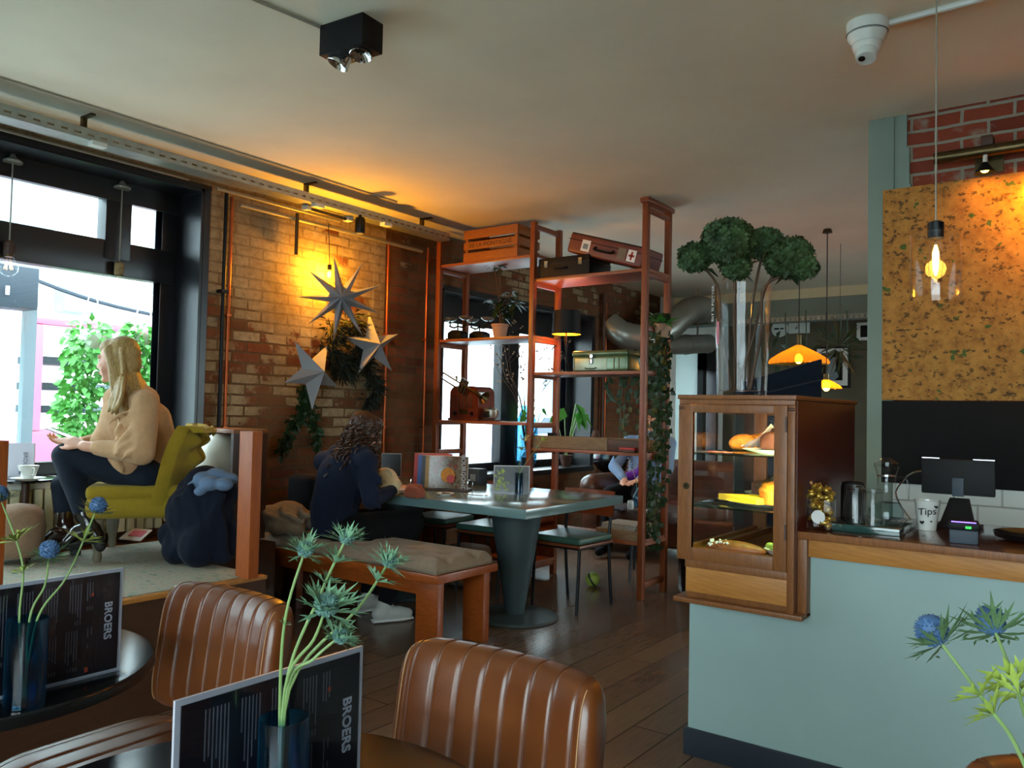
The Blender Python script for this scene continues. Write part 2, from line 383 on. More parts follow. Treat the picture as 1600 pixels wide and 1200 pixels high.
    def grid(s, fn, nu, nv, wrapu=False):
        g = [[s.v(fn(i/nu, j/nv)) for j in range(nv+1)] for i in range(nu if wrapu else nu+1)]
        for i in range(nu):
            for j in range(nv): s.f([g[i][j], g[(i+1) % len(g)][j], g[(i+1) % len(g)][j+1], g[i][j+1]])
        return s
    def prism(s, pts, d):                                             # polygon (3-D points) extruded by vector d
        a = [s.v(p) for p in pts]; b = [s.v(V(p)+V(d)) for p in pts]; s.f(a[::-1]); s.f(b); s.bridge(a, b); return s
    def quad(s, *p): s.f([s.v(q) for q in p]); return s
    def leaf(s, p, d, nrm, L, w, bend=.25):                           # a folded pointed leaf
        p = V(p); d = V(d).normalized(); sd = d.cross(V(nrm)); sd = sd.normalized() if sd.length > 1e-5 else d.orthogonal().normalized(); up = sd.cross(d)
        m1 = p + d*L*.45 - up*L*bend*.12; tip = p + d*L - up*L*bend
        a = s.v(p); b = s.v(m1+sd*w/2+up*w*.15); c = s.v(tip); e = s.v(m1-sd*w/2+up*w*.15); mm = s.v(m1)
        s.f([a, b, mm]); s.f([b, c, mm]); s.f([c, e, mm]); s.f([e, a, mm]); return s
    def sheet(s, fn, nu, nv, t):                                      # thin solid sheet from a surface function and a thickness vector
        t = V(t); s.grid(fn, nu, nv); s.grid(lambda u, v: V(fn(1-u, v)) - t, nu, nv)
        for e in range(4):
            f = [lambda u: (u, 0), lambda u: (1, u), lambda u: (1-u, 1), lambda u: (0, 1-u)][e]; n = nu if e % 2 == 0 else nv
            for i in range(n):
                p, q = fn(*f(i/n)), fn(*f((i+1)/n)); s.quad(p, q, V(q)-t, V(p)-t)
        return s
def link(o, parent=None):
    COL.objects.link(o)
    if parent: o.parent = parent
    return o
def tag(o, label=None, cat=None, group=None, kind=None):
    for k, v in (('label', label), ('category', cat), ('group', group), ('kind', kind)):
        if v: o[k] = v
    return o
def wpos(o):
    p = V((0, 0, 0))
    while o: p = p + o.location; o = o.parent
    return p
def build(name, mb, m, parent=None, label=None, smooth=True, ang=.7, weld=0, world=False, fuse=0, sm=4):
    me = bpy.data.meshes.new(name); b = mb.b
    if weld or not fuse: bmesh.ops.remove_doubles(b, verts=b.verts[:], dist=weld or 1e-5)
    bmesh.ops.recalc_face_normals(b, faces=b.faces[:])
    if world and parent:
        off = wpos(parent)
        for v in b.verts: v.co -= off
    b.to_mesh(me); b.free()
    o = bpy.data.objects.new(name, me); link(o, parent)
    if fuse:
        md = o.modifiers.new('r', 'REMESH'); md.mode = 'VOXEL'; md.voxel_size = fuse
        if sm: ms = o.modifiers.new('s', 'SMOOTH'); ms.iterations = sm; ms.factor = .6
        dg = bpy.context.evaluated_depsgraph_get(); me2 = bpy.data.meshes.new_from_object(o.evaluated_get(dg)); o.modifiers.clear(); o.data = me2; me2.name = name; me = me2; smooth = True; ang = 9
    me.materials.clear(); me.materials.append(M[m] if isinstance(m, str) else m)
    if smooth:
        for p in me.polygons: p.use_smooth = True
        if ang < 3: me.set_sharp_from_angle(angle=ang)
    if label: o['label'] = label
    return o
def T(name, label, cat, loc=(0, 0, 0), rz=0, group=None):
    o = bpy.data.objects.new(name, None); o.empty_display_size = .1; link(o); o.location = loc; o.rotation_euler = (0, 0, rz); return tag(o, label, cat, group)
def base(o):                                                          # move a single-mesh thing's origin to the middle of its base
    vs = [v.co for v in o.data.vertices]; lo = [min(v[i] for v in vs) for i in range(3)]; hi = [max(v[i] for v in vs) for i in range(3)]
    c = V(((lo[0]+hi[0])/2, (lo[1]+hi[1])/2, lo[2])); o.data.transform(Matrix.Translation(-c)); o.location = c; return o
def S(name, mb, m, label, cat, group=None, kind=None, **k): return base(tag(build(name, mb, m, **k), label, cat, group, kind))
def ST(name, mb, m, parent=None, **k):
    o = build(name, mb, m, parent, **k)
    if not parent: o['kind'] = 'structure'
    return o
def copy_tree(o, parent=None):
    c = o.copy(); link(c)
    if parent: c.parent = parent
    for ch in list(o.children): copy_tree(ch, c)
    return c
def text(name, body, size, m, parent, org, right, up, align='CENTER', ext=.0006, weight=0):
    cu = bpy.data.curves.new(name, 'FONT'); cu.body = body; cu.size = size; cu.align_x = align; cu.align_y = 'CENTER'; cu.extrude = ext; cu.offset = weight; cu.resolution_u = 3
    t = bpy.data.objects.new(name, cu); link(t); dg = bpy.context.evaluated_depsgraph_get(); me = bpy.data.meshes.new_from_object(t.evaluated_get(dg)); bpy.data.objects.remove(t)
    r = V(right).normalized(); u = V(up).normalized(); n = r.cross(u)
    off = wpos(parent) if parent else V((0, 0, 0)); p = V(org)-off
    me.transform(Matrix(((r.x, u.x, n.x, p.x), (r.y, u.y, n.y, p.y), (r.z, u.z, n.z, p.z), (0, 0, 0, 1))))
    me.materials.clear(); me.materials.append(M[m]); return link(bpy.data.objects.new(name, me), parent)
def lerp(a, b, t): return a + (b-a)*t
def spline(pts, k=6):                                                 # Catmull-Rom through the points
    pts = [V(p) for p in pts]; out = []
    for i in range(len(pts)-1):
        p0, p1, p2, p3 = pts[max(i-1, 0)], pts[i], pts[i+1], pts[min(i+2, len(pts)-1)]
        for j in range(k):
            t = j/k; out.append(.5*((2*p1) + (p2-p0)*t + (2*p0-5*p1+4*p2-p3)*t*t + (3*p1-p0-3*p2+p3)*t**3))
    return out + [pts[-1]]
def rnd3(s=1): return V((R.uniform(-1, 1), R.uniform(-1, 1), R.uniform(-1, 1)))*s
def lamp(name, kind, loc, energy, col, parent=None, size=.03, **k):
    l = bpy.data.lights.new(name, kind); l.energy = energy; l.color = lin(col)[:3]
    if kind in ('POINT', 'SPOT'): l.shadow_soft_size = size
    for a, v in k.items(): setattr(l, a, v)
    o = bpy.data.objects.new(name, l); link(o); o.location = loc; return o
def aim(o, d): o.rotation_euler = V(d).to_track_quat('-Z', 'Y').to_euler()
# ================================================================ the setting
CEIL, WX, GX = 2.86, -4.75, -5.05
YB, YE, XR = -2.6, 11.6, 2.6                      # back, far end, right side of the room
def slab(name, a, b, m, bev=0): return ST(name, MB().box(a, b, bev), m)
slab('floor', (-5.2, YB-.2, -.1), (XR+.2, YE+.2, 0), 'floor')
slab('ceiling', (-5.2, YB-.2, CEIL), (XR+.2, YE+.2, CEIL+.12), 'ceiling')
# left wall with two shop windows and a doorway-high opening far back
W1 = (-1.2, 3.0, .86, 2.71); W2 = (5.37, 7.96, .70, 2.39); W3 = (9.95, 11.35, .3, 2.3)
wl = MB(); XO = -5.2
def wl_box(y0, y1, z0, z1): wl.box((XO, y0, z0), (WX, y1, z1))
ys = [(YB, W1[0]), (W1[1], W2[0]), (W2[1], 9.70)]
for y0, y1 in ys: wl_box(y0, y1, 0, CEIL)
for y0, y1, z0, z1 in (W1, W2): wl_box(y0, y1, 0, z0); wl_box(y0, y1, z1, CEIL)
ST('wall_left', wl, 'brick')
w = MB(); w.box((XO, 9.70, 0), (WX+.12, W3[0], CEIL)); w.box((XO, W3[1], 0), (WX+.12, YE, CEIL)); w.box((XO, W3[0], 0), (WX+.12, W3[1], W3[2])); w.box((XO, W3[0], W3[3]), (WX+.12, W3[1], CEIL))
ST('wall_left_rear', w, 'white')
slab('wall_far', (-5.2, YE, 0), (XR+.2, YE+.15, CEIL), 'olive')
slab('trim_1', (WX+.12, 9.9, 2.49), (XR, 10.2, CEIL), 'sage')
slab('trim_2', (WX+.12, 9.86, 2.745), (XR, 9.9, CEIL), 'cream')
# wall behind the camera with the street door window
w = MB(); w.box((-5.2, YB-.15, 0), (-1.6, YB, CEIL)); w.box((2.5, YB-.15, 0), (XR+.2, YB, CEIL)); w.box((-1.6, YB-.15, 0), (2.5, YB, .4)); w.box((-1.6, YB-.15, 2.6), (2.5, YB, CEIL))
ST('wall_back', w, 'olive')
w = MB(); w.box((XR, YB, 0), (XR+.15, 7.2, CEIL)); w.box((XR, 10.4, 0), (XR+.15, YE, CEIL)); w.box((XR, 7.2, 0), (XR+.15, 10.4, .8)); w.box((XR, 7.2, 2.5), (XR+.15, 10.4, CEIL)); ST('wall_right', w, 'olive')
t = MB()
for y in (7.2, 8.7, 10.32): t.box((XR+.04, y, .8), (XR+.12, y+.08, 2.5))
t.box((XR+.04, 7.2, .8), (XR+.12, 10.4, .88)); t.box((XR+.04, 7.2, 2.42), (XR+.12, 10.4, 2.5)); ST('fill_window', t, 'blackframe'); build('window_glass', MB().box((XR+.07, 7.25, .85), (XR+.075, 10.35, 2.45)), 'wglass', bpy.data.objects['fill_window'])  # unseen window, added to throw daylight on the far ceiling
# bar wall of red brick with the sage pillar at its end
slab('wall_bar', (-.955, 4.47, 0), (XR, 4.62, CEIL), 'brick_red')
slab('trim_3', (-1.0, 4.44, 0), (-.875, 4.66, CEIL), 'sage', .006)
w = MB()
for k in range(7):
    z = 1.55+k*.19; w.box((-.875, 4.452, z), (-.80+R.uniform(-.02, .02), 4.47, z+.19))
ST('trim_4', w, 'sage')
slab('trim_5', (-.93, 4.445, .40), (XR, 4.47, .985), 'tiles')
# windows ------------------------------------------------------
def win(name, y0, y1, z0, z1, bars_v, bars_h, deep=.05, fw=.13, panes=()):
    t = MB(); x0, x1 = GX-.04, GX+.05
    t.box((x0, y0, z0), (x1, y0+fw, z1), .006); t.box((x0, y1-fw, z0), (x1, y1, z1), .006)
    t.box((x0, y0+fw, z1-fw*1.0), (x1, y1-fw, z1), .006); t.box((x0, y0+fw, z0), (x1, y1-fw, z0+fw*.7), .006)
    for y, wd, a, b in bars_v: t.box((x0, y-wd/2, a), (x1+.02, y+wd/2, b), .006)
    for z, h, a, b in bars_h: t.box((x0+.002, a, z-h/2), (x1+.012, b, z+h/2), .006)
    # lining of the reveal
    t.box((GX+.02, y0-.001, z0), (WX+.015, y0+.02, z1)); t.box((GX+.02, y1-.02, z0), (WX+.015, y1+.001, z1)); t.box((GX+.02, y0, z1-.02), (WX+.015, y1, z1+.001))
    t.box((WX, y0-.05, z1), (WX+.018, y1+.05, z1+.03)); t.box((WX-.001, y1, z0), (WX+.018, y1+.045, z1))
    o = ST(name, t, 'blackframe')
    build('window_glass', MB().box((GX-.006, y0+fw*.5, z0+fw*.4), (GX, y1-fw*.5, z1-fw*.5)), 'wglass', o)
    build('window_sill', MB().box((GX+.0, y0, z0-.04), (WX+.06, y1, z0+.012), .006), 'white' if name == 'window_1' else 'blackframe', o)
    return o
win('window_1', *W1, [(2.57, .165, 2.2, 2.71), (.55, .12, .86, 2.71)], [(2.208, .215, -1.1, 2.95)])
slab('trim_6', (GX+.045, W1[0], 2.565), (GX+.075, W1[1], 2.71), 'blackframe')
win('window_2', *W2, [(6.72, .30, .70, 2.39)], [])
slab('trim_7', (GX+.045, W2[0], 2.13), (GX+.075, W2[1], 2.39), 'blackframe')
t = MB()
for y0, y1, z0, z1 in ((10.78, 10.9, W3[2], W3[3]), (W3[1]-.08, W3[1], W3[2], W3[3]), (10.78, W3[1], W3[3]-.35, W3[3])): t.box((-4.82, y0, z0), (-4.6, y1, z1))
ST('window_3', t, 'blackframe'); build('window_glass', MB().box((-4.78, W3[0], W3[2]), (-4.775, W3[1], W3[3])), 'wglass', bpy.data.objects['window_3'])
rb_ = T('added_blind', 'pale translucent blind added to glow in place of a daylit white reveal at the far end, beyond the ivy', 'blind', (-4.68, 10.36, .3)); build('fabric', MB().box((-4.684, 9.96, .3), (-4.68, 10.77, 2.26)), 'blind', rb_, world=True); build('roller', MB().cyl((-4.68, 9.96, 2.26), (-4.68, 10.77, 2.26), .03, 14), 'white', rb_, world=True); build('bottom_bar', MB().box((-4.69, 9.96, .3), (-4.674, 10.77, .33)), 'white', rb_, world=True)  # blind is added; its glow stands in for a daylit white reveal
t = MB()
for x in (-1.6, .4, 2.42): t.box((x, YB-.12, .4), (x+.08, YB-.04, 2.6))
t.box((-1.6, YB-.12, .4), (2.5, YB-.04, .48)); t.box((-1.6, YB-.12, 2.52), (2.5, YB-.04, 2.6)); ST('window_4', t, 'blackframe')
build('window_glass', MB().box((-1.55, YB-.09, .45), (2.45, YB-.085, 2.55)), 'wglass', bpy.data.objects['window_4'])
# raised window platform ------------------------------------------
PX, PZ, PY1 = -3.22, .5, 3.12
ST('floor_platform', MB().box((WX, YB, 0), (PX, 2.43, PZ-.012)).box((WX, 2.43, 0), (-4.05, PY1, PZ-.012)), 'fascia')
slab('trim_8', (PX-.035, YB, PZ-.014), (PX+.012, 2.43, PZ+.004), 'ply', .003)
S('rug', MB().prism([(WX+.28, -1.6, PZ-.012), (PX-.04, -1.6, PZ-.012), (PX-.04, 2.41, PZ-.012), (-4.07, 2.41, PZ-.012), (-4.07, 2.98, PZ-.012), (WX+.28, 2.98, PZ-.012)], (0, 0, .018)), 'rug', 'faded green and cream patterned rug covering the raised window platform', 'rug')
# ceiling run: cable tray, brackets, conduits ----------------------
tr = T('cable_tray', 'perforated steel cable tray hanging below the ceiling along the brick wall', 'cable tray', (-4.42, 2, 2.715))
t = MB(); y0, y1 = -1.5, 5.05; n = 96; dy = (y1-y0)/n
for z0, z1, x in ((2.715, 2.722, 0), ):
    t.box((-4.52, y0, 2.715), (-4.40, y1, 2.719))
for x in (-4.52, -4.40):                                            # slotted side flanges
    t.box((x-.0015, y0, 2.717), (x+.0015, y1, 2.734)); t.box((x-.0015, y0, 2.746), (x+.0015, y1, 2.775))
    for k in range(n): t.box((x-.0015, y0+k*dy, 2.734), (x+.0015, y0+k*dy+dy*.5, 2.746))
build('tray_channel', t, 'steel', tr, world=True)
for y in (.3, 2.1, 3.62, 4.8): build('tray_bracket', MB().box((-4.50, y-.012, 2.77), (-4.47, y+.012, CEIL)).box((-4.50, y-.012, CEIL-.012), (-4.38, y+.012, CEIL-.002)), 'brass', tr, world=True)
for y in (2.12, 3.64, 4.3): build('tray_clip', MB().box((-4.43, y-.02, 2.69), (-4.38, y+.06, 2.714)), 'whiteplastic', tr, world=True)
S('tray_shadow_strip', MB().box((-4.30, -1.5, CEIL-.012), (-4.27, 4.3, CEIL-.001), .004), 'greystrip', 'grey strip standing in for the shadow band of the cable tray on the ceiling', 'shadow strip')  # solid strip standing in for the shadow band beside the tray
S('conduit_pipe', MB().tube([(-4.66, -1.5, 2.765), (-4.66, 3.3, 2.765)], .011, 10), 'conduit', 'upper thin steel conduit along the top of the window wall', 'pipe')
S('conduit_pipe', MB().tube([(-4.70, -1.5, 2.735), (-4.70, 2.86, 2.735)], .008, 8), 'conduit', 'thin pale conduit edging the black head of the big window', 'pipe')
S('conduit_pipe', MB().tube(spline([(-4.71, 3.25, 2.66), (-4.71, 4.2, 2.66), (-4.71, 5.05, 2.655)], 3), .014, 10), 'conduit', 'shiny horizontal conduit above the paper stars', 'pipe')
S('conduit_pipe', MB().tube([(-4.68, 3.05, 2.72), (-4.68, 4.1, 2.72)], .012, 10), 'conduit', 'horizontal conduit just under the cable tray above the stars', 'pipe')
S('conduit_pipe', MB().tube([(-4.71, 3.145, 0), (-4.71, 3.145, 2.74)], .013, 10).box((-4.75, 3.12, 2.05), (-4.69, 3.17, 2.07)), 'blackmetal', 'black vertical conduit beside the big window frame', 'pipe')
def copper(y, z0, z1, lab, bend=0):
    p = [(-4.715, y, z0), (-4.715, y, z1)]
    if bend: p = spline([(-4.715, y, z0), (-4.715, y, z1-.12), (-4.715, y+.01, z1-.05), (-4.715, y+.06, z1), (-4.715, y+bend, z1+.01)], 5)
    t = MB().tube(p, .011, 10); z = z0+.4
    while z < z1-.2: t.box((-4.75, y-.016, z), (-4.70, y+.016, z+.014)); z += .75
    S('copper_pipe', t, 'copper', lab, 'pipe', 'copper pipes on the brick wall')
copper(3.19, .0, 2.70, 'copper pipe running up the wall next to the black conduit')
copper(4.66, .0, 2.68, 'copper pipe just right of the paper stars')
copper(5.13, .0, 2.62, 'copper pipe close to the left ladder of the shelf rack, bent at its top', .2)
copper(8.22, .0, 2.6, 'copper pipe beyond the shelf rack beside the second window')
S('copper_pipe', MB().tube([(-4.70, 3.72, 2.40), (-4.70, 3.72, 2.70)], .013, 10), 'brass', 'short dark pipe stub ending on the cream bricks above the stars', 'pipe')
S('copper_pipe', MB().tube([(-4.70, 8.14, 0), (-4.70, 8.14, 2.7)], .02, 10), 'darkwood', 'thick brown pipe beyond the shelf rack beside the second window', 'pipe')
# small fixtures under the tray near the stars
f = T('tube_light', 'small tube light with white end caps under the cable tray', 'light', (-4.5, 3.85, 2.69))
build('tube', MB().tube([(-4.5, 3.66, 2.692), (-4.5, 4.0, 2.692)], .012, 10), 'brass', f, world=True)
build('end_cap', MB().box((-4.53, 3.62, 2.68), (-4.47, 3.66, 2.712), .004), 'whiteplastic', f, world=True); build('end_cap', MB().box((-4.53, 4.0, 2.68), (-4.47, 4.05, 2.712), .004), 'whiteplastic', f, world=True)
f = T('spotlight', 'small black cylinder spotlight hanging under the tray above the stars', 'spotlight', (-4.4, 4.05, 2.60))
build('body', MB().lathe([(.034, 0), (.038, .01), (.038, .10), (.03, .115)], (-4.4, 4.05, 2.585), 16), 'blackmetal', f, world=True)
build('mount', MB().cyl((-4.4, 4.05, 2.69), (-4.4, 4.05, 2.72), .012, 10), 'blackmetal', f, world=True)
build('lens', MB().lathe([(.026, 0), (.026, .004)], (-4.4, 4.05, 2.581), 14), 'steel', f, world=True)
# ---------------------------------------------------------------- heating, radiator
rd = T('radiator', 'cream ribbed panel radiator under the big window', 'radiator', (-4.66, 2.0, PZ))
t = MB(); t.box((-4.72, .2, .545), (-4.70, 2.75, .835)); n = 44
for k in range(n):
    y = .2+k*(2.55/n); t.box((-4.70, y+.008, .55), (-4.66, y+.05, .83), .006)
build('panel', t, 'cream', rd, world=True)
build('valve', MB().cyl((-4.68, 2.78, .60), (-4.64, 2.78, .60), .02), 'whiteplastic', rd, world=True)
# ---------------------------------------------------------------- outside
def out(name, mb, m, label=None, cat=None, group=None, **k):
    return S(name, mb, m, label, cat, group, **k)
slab('ground_street', (-40, -30, -.25), (-5.2, 45, -.15), 'road')
slab('ground_back_street', (-5.2, -30, -.25), (40, YB-.2, -.15), 'road'); slab('ground_side_street', (XR+.2, YB-.2, -.25), (40, 45, -.15), 'road')
# facades across the street, a van, a shelter, ivy baskets (built as solid things, though partly reflections in the window glass)
def xq(m, x, pts, m2):                                              # a slab in a plane x = const from surveyed outline points
    P3 = [on(px, py, 'x', x) for px, py in pts]; return S(m[0], MB().prism(P3, (-m[1], 0, 0)), m2, m[2], m[3])
fb = T('shop_building', 'pale white building across the street seen through the big window', 'building', (-16, 2, -.15))
build('facade', MB().box((-18, -12, -.15), (-16, 14, 9)), 'facade', fb, world=True)
for k in range(6):
    wn = build('window', MB().box((-16.03, -9+k*3.6, 3.6), (-15.98, -7.4+k*3.6, 5.4)), 'outgrey', fb, world=True)
build('shop_front', MB().box((-16.04, 1.2, -.1), (-15.97, 3.2, 2.6)), 'outgrey', fb, world=True)
fb = T('brick_building', 'pale house across the street seen through the second window', 'building', (-17, 24, -.15))
build('facade', MB().box((-19, 15, -.15), (-17, 40, 8)), 'facade', fb, world=True)
build('roof', MB().prism([(-19.2, 15, 8), (-16.8, 15, 8), (-18, 15, 9.6)], (0, 25, 0)), 'outgrey', fb, world=True)
for k in range(5): build('window', MB().box((-17.03, 17+k*4, 1), (-16.98, 18.6+k*4, 2.8)), 'outgrey', fb, world=True)
# pink van with a glazed, barred side
X = -8.2; vn = T('van', 'pink van with rounded glazed side panels parked outside the big window', 'van', (X-.8, 2.6, -.15))
z0 = -.15; g = on(52, 500, 'x', X); yl, zt = g.y, on(110, 492, 'x', X).z; yr = yl+2.6; zb = on(60, 684, 'x', X).z
t = MB(); wds = [(yl+.10, yl+.98), (yl+1.10, yl+2.4)]; z_sill = zb+.07; z_head = zt-.12
t.box((X-1.6, yl, zb-.5), (X, yr, z_sill), .03); t.box((X-.12, yl, z_head), (X, yr, zt), .05); t.box((X-.06, yl, z_sill), (X, wds[0][0], z_head)); t.box((X-.06, wds[0][1], z_sill), (X, wds[1][0], z_head)); t.box((X-.06, wds[1][1], z_sill), (X, yr, z_head))
build('body', t, 'pink', vn, world=True)
for a, b in wds: build('window', MB().box((X-.04, a, z_sill), (X-.035, b, z_head)), 'wglass', vn, world=True)
for zz in (.33, .58, .80): build('rack_bar', MB().box((X-.5, yl+.08, lerp(z_head, z_sill, zz)-.035), (X-.07, yl+.96, lerp(z_head, z_sill, zz)+.035)), 'outdark', vn, world=True)
for yy in (yl+.5, yl+2.1): build('wheel', MB().lathe([(.30, -.1), (.32, 0), (.30, .1)], (X-.15, yy, z0+.31), 20, (1, 0, 0)), 'black', vn, world=True)
build('interior_back', MB().box((X-1.6, yl+.02, zb-.1), (X-1.55, yr-.02, zt-.05)), 'facade', vn, world=True)
# glazed shelter left of the van
X = -7.4; sh = T('shelter', 'dark framed glass shelter left of the pink van outside', 'shelter', tuple(on(40, 690, 'x', X).xy)+(-.15,))
yp = on(45, 600, 'x', X).y; zt = on(45, 478, 'x', X).z
build('post', MB().box((X-.08, yp-.045, -.15), (X, yp+.045, zt)), 'outgrey', sh, world=True)
build('post', MB().box((X-.08, yp-1.9, -.15), (X, yp-1.8, zt)), 'outgrey', sh, world=True)
build('roof', MB().box((X-.9, yp-2.0, zt), (X+.05, yp+.06, zt+.09), .02), 'white', sh, world=True)
build('glass_panel', MB().box((X-.05, yp-1.8, .5), (X-.04, yp-.05, zt-.1)), 'wglass', sh, world=True)
build('bottom_rail', MB().box((X-.06, yp-1.8, .40), (X-.02, yp-.05, .5)), 'outgrey', sh, world=True)
sb = T('sign_box', 'dark blue grey hanging sign box with one white mark outside the big window', 'sign', tuple(on(30, 480, 'x', -7.0)))
a, b = on(0, 478, 'x', -7), on(62, 420, 'x', -7); build('box', MB().box((-7.25, a.y-.9, a.z), (-7, b.y, b.z), .01), 'outdark', sb, world=True)
a, b = on(9, 460, 'x', -6.99), on(15, 447, 'x', -6.99); build('mark', MB().box((-7.0, a.y, a.z), (-6.985, b.y, b.z)), 'white', sb, world=True)
build('bracket', MB().box((-7.2, a.y-.2, -.15), (-7.1, a.y-.1, 4)), 'outgrey', sb, world=True)
t = MB(); a, b = on(-40, 395, 'x', -7.8), on(262, 496, 'x', -7.8); t.tube([lerp(a, b, k/10)-V((0, 0, .25*math.sin(PI*k/10)*.3)) for k in range(11)], .02, 6)
S('overhead_cable', t, 'outdark', 'dark cable sagging across the street outside the big window', 'cable')
aw = T('awning', 'dark awning beam over the shop across the street behind the cable', 'awning', tuple(on(120, 480, 'x', -15.5)))
a, b = on(101, 486, 'x', -15.5), on(150, 452, 'x', -15.5); build('canopy', MB().box((-15.95, a.y, a.z), (-15.5, b.y, b.z), .03), 'outgrey', aw, world=True)
def ivy_blob(mb, c, r, n, L, down=.6, w=.6):
    for _ in range(n):
        d = rnd3().normalized(); p = V(c)+V((d.x*r[0], d.y*r[1], d.z*r[2]))*(R.random()**.4)
        mb.leaf(p, d+V((0, 0, -down)), rnd3()+V((1, -.6, .6)), L*R.uniform(.6, 1.2), L*w, .2)
for px, lab in ((140, 'hanging basket of green ivy outside the big window, left of the seated woman'), (221, 'hanging basket of green ivy outside the big window, right of the woman’s head')):
    X = -6.3; c = on(px, 600, 'x', X); zt = on(px, 520, 'x', X).z; zb = on(px, 682 if px < 200 else 640, 'x', X).z; ww = .17 if px < 200 else .17
    hb = T('hanging_ivy', lab, 'plant', (X, c.y, zb), group='ivy baskets in the street')
    t = MB()
    for k in range(9): zz = lerp(zt, zb, k/8); ivy_blob(t, (X, c.y+R.uniform(-.04, .04)-(k*.012), zz), (.16, ww*(1-.05*abs(k-3)), .09), 95, .075)
    build('foliage', t, 'leafbright', hb, world=True)
    build('basket', MB().lathe([(.07, 0), (.12, .1)], (X, c.y, zt-.12), 12), 'white', hb, world=True)
    build('hanger', MB().tube([(X, c.y-.1, zt-.02), (X, c.y, zt+.4), (X, c.y+.1, zt-.02)], .008, 5).tube([(X, c.y, zt+.4), (X, c.y, 3.4)], .008, 5), 'white', hb, world=True)
S('awning_rail', MB().box((-6.34, .5, 3.38), (-6.26, 4.6, 3.44)).box((-6.3, .5, 3.38), (-5.2, .56, 3.44)).box((-6.3, 4.54, 3.38), (-5.2, 4.6, 3.44)), 'outgrey', 'rail above the big window outside carrying the ivy baskets', 'rail')
# parked car and street bits through the second window
cr = T('car', 'pale blue parked car seen through the second window behind the rack', 'car', (-11, 15.8, -.15), 0)
prof = [(-2.1, .25), (-2.15, .75), (-1.4, .92), (-.8, 1.42), (.8, 1.45), (1.5, .98), (2.1, .85), (2.15, .25)]
build('body', MB().prism([(0-.8, y, z) for y, z in prof], (1.6, 0, 0)), 'carpaint', cr, smooth=False)
build('side_window', MB().prism([(.80, y, z) for y, z in [(-1.15, .98), (-.72, 1.34), (.72, 1.36), (1.2, 1.0)]], (.02, 0, 0)), 'outdark', cr, smooth=False)
for y in (-1.3, 1.3):
    wh = build('wheel', MB().lathe([(.31, -.1), (.33, 0), (.31, .1)], (.72, y, .33), 20, (1, 0, 0)), 'black', cr); build('hubcap', MB().lathe([(.18, 0), (.15, .03)], (.82, y, .33), 16, (1, 0, 0)), 'steel', wh)
rb = T('red_shop_front', 'small red shop front across the street behind bare twigs', 'shop front', (-16.9, 26.5, -.15))
build('fascia', MB().box((-16.95, 25.6, 2.6), (-16.7, 28.2, 3.3)), 'red', rb, world=True); build('glazing', MB().box((-16.95, 25.7, 0), (-16.85, 28.1, 2.6)), 'outgrey', rb, world=True)
# ---------------------------------------------------------------- pendants in the window reveal
def pendant(loc, zs, lab, corks):
    p = T('pendant_bulb', lab, 'pendant lamp', (loc[0], loc[1], zs-.12), group='bare pendant bulbs in the big window')
    x, y = loc; zt = 2.69
    build('canopy', MB().lathe([(.048, 0), (.05, .012), (.02, .03), (.012, .05)][::1], (x, y, zt-.05), 20), 'conduit', p, world=True)
    build('cord', MB().cyl((x, y, zs+.06), (x, y, zt-.03), .004, 6), 'conduit', p, world=True)
    build('socket', MB().lathe([(.026, 0), (.029, .01), (.029, .07), (.012, .082)], (x, y, zs-.005), 16), 'corkstop' if corks else 'darkwood', p, world=True)
    build('cap_ring', MB().lathe([(.022, 0), (.022, .012)], (x, y, zs-.016), 16), 'brass', p, world=True)
    build('bulb', MB().lathe([(.004, -.125), (.028, -.118), (.047, -.095), (.05, -.07), (.042, -.045), (.025, -.02), (.017, -.008)], (x, y, zs), 20), 'glass', p, world=True)
    t = MB()
    for k in range(6):
        a = k*PI/3; t.tube([(x+.012*math.cos(a), y+.012*math.sin(a), zs-.045), (x+.022*math.cos(a), y+.022*math.sin(a), zs-.085)], .0016, 5)
    build('filament', t, 'bulbdim', p, world=True)
a = on(14, 397, 'x', -4.95); pendant((a.x, a.y), a.z, 'pendant bulb with dark wooden socket nearest the left picture edge', 0)
a = on(186, 428, 'x', -4.95); pendant((a.x, a.y), a.z, 'pendant bulb with cork coloured socket hanging before the small upper pane', 1)
# ---------------------------------------------------------------- stars and greenery on the brick wall
def star(name, lab, c, nrm, n, Ro, Ri, dep, rot, up=(0, 0, 1), radii=None):
    x, y, d = frame(nrm, up); o = T(name, lab, 'star', c, group='grey paper stars on the brick wall'); t = MB(); fr = t.v(d*dep); bk = t.v(-d*dep*.6); vs = []
    for k in range(2*n):
        r = (Ro*(radii[k//2] if radii else 1)) if k % 2 == 0 else Ri; a = rot+PI*k/n; vs.append(t.v(x*r*math.cos(a)+y*r*math.sin(a)))
    for k in range(2*n): t.f([fr, vs[k], vs[(k+1) % (2*n)]]); t.f([bk, vs[(k+1) % (2*n)], vs[k]])
    build('paper_shell', t, 'star', o, smooth=False)
    build('hanging_thread', MB().tube([V((0, 0, Ri*.5))-d*.02, V((0, 0, 2.70-c[2]))], .0012, 4), 'conduit', o)
    return o
c = W(533, 466, 5.72); star('paper_star', 'largest grey paper star, many pointed, below the glowing patch of wall', tuple(c), (.75, -.6, -.05), 9, .30, .085, .11, .2)
c = on(487, 583, 'x', -4.62); star('paper_star', 'lower left grey paper star with wide points', tuple(c), (.93, .06, .06), 5, .27, .10, .13, .62)
c = on(582, 540, 'x', -4.60); star('paper_star', 'right hand grey paper star in front of the dark garland', tuple(c), (.86, -.2, .05), 5, .26, .09, .12, .12)
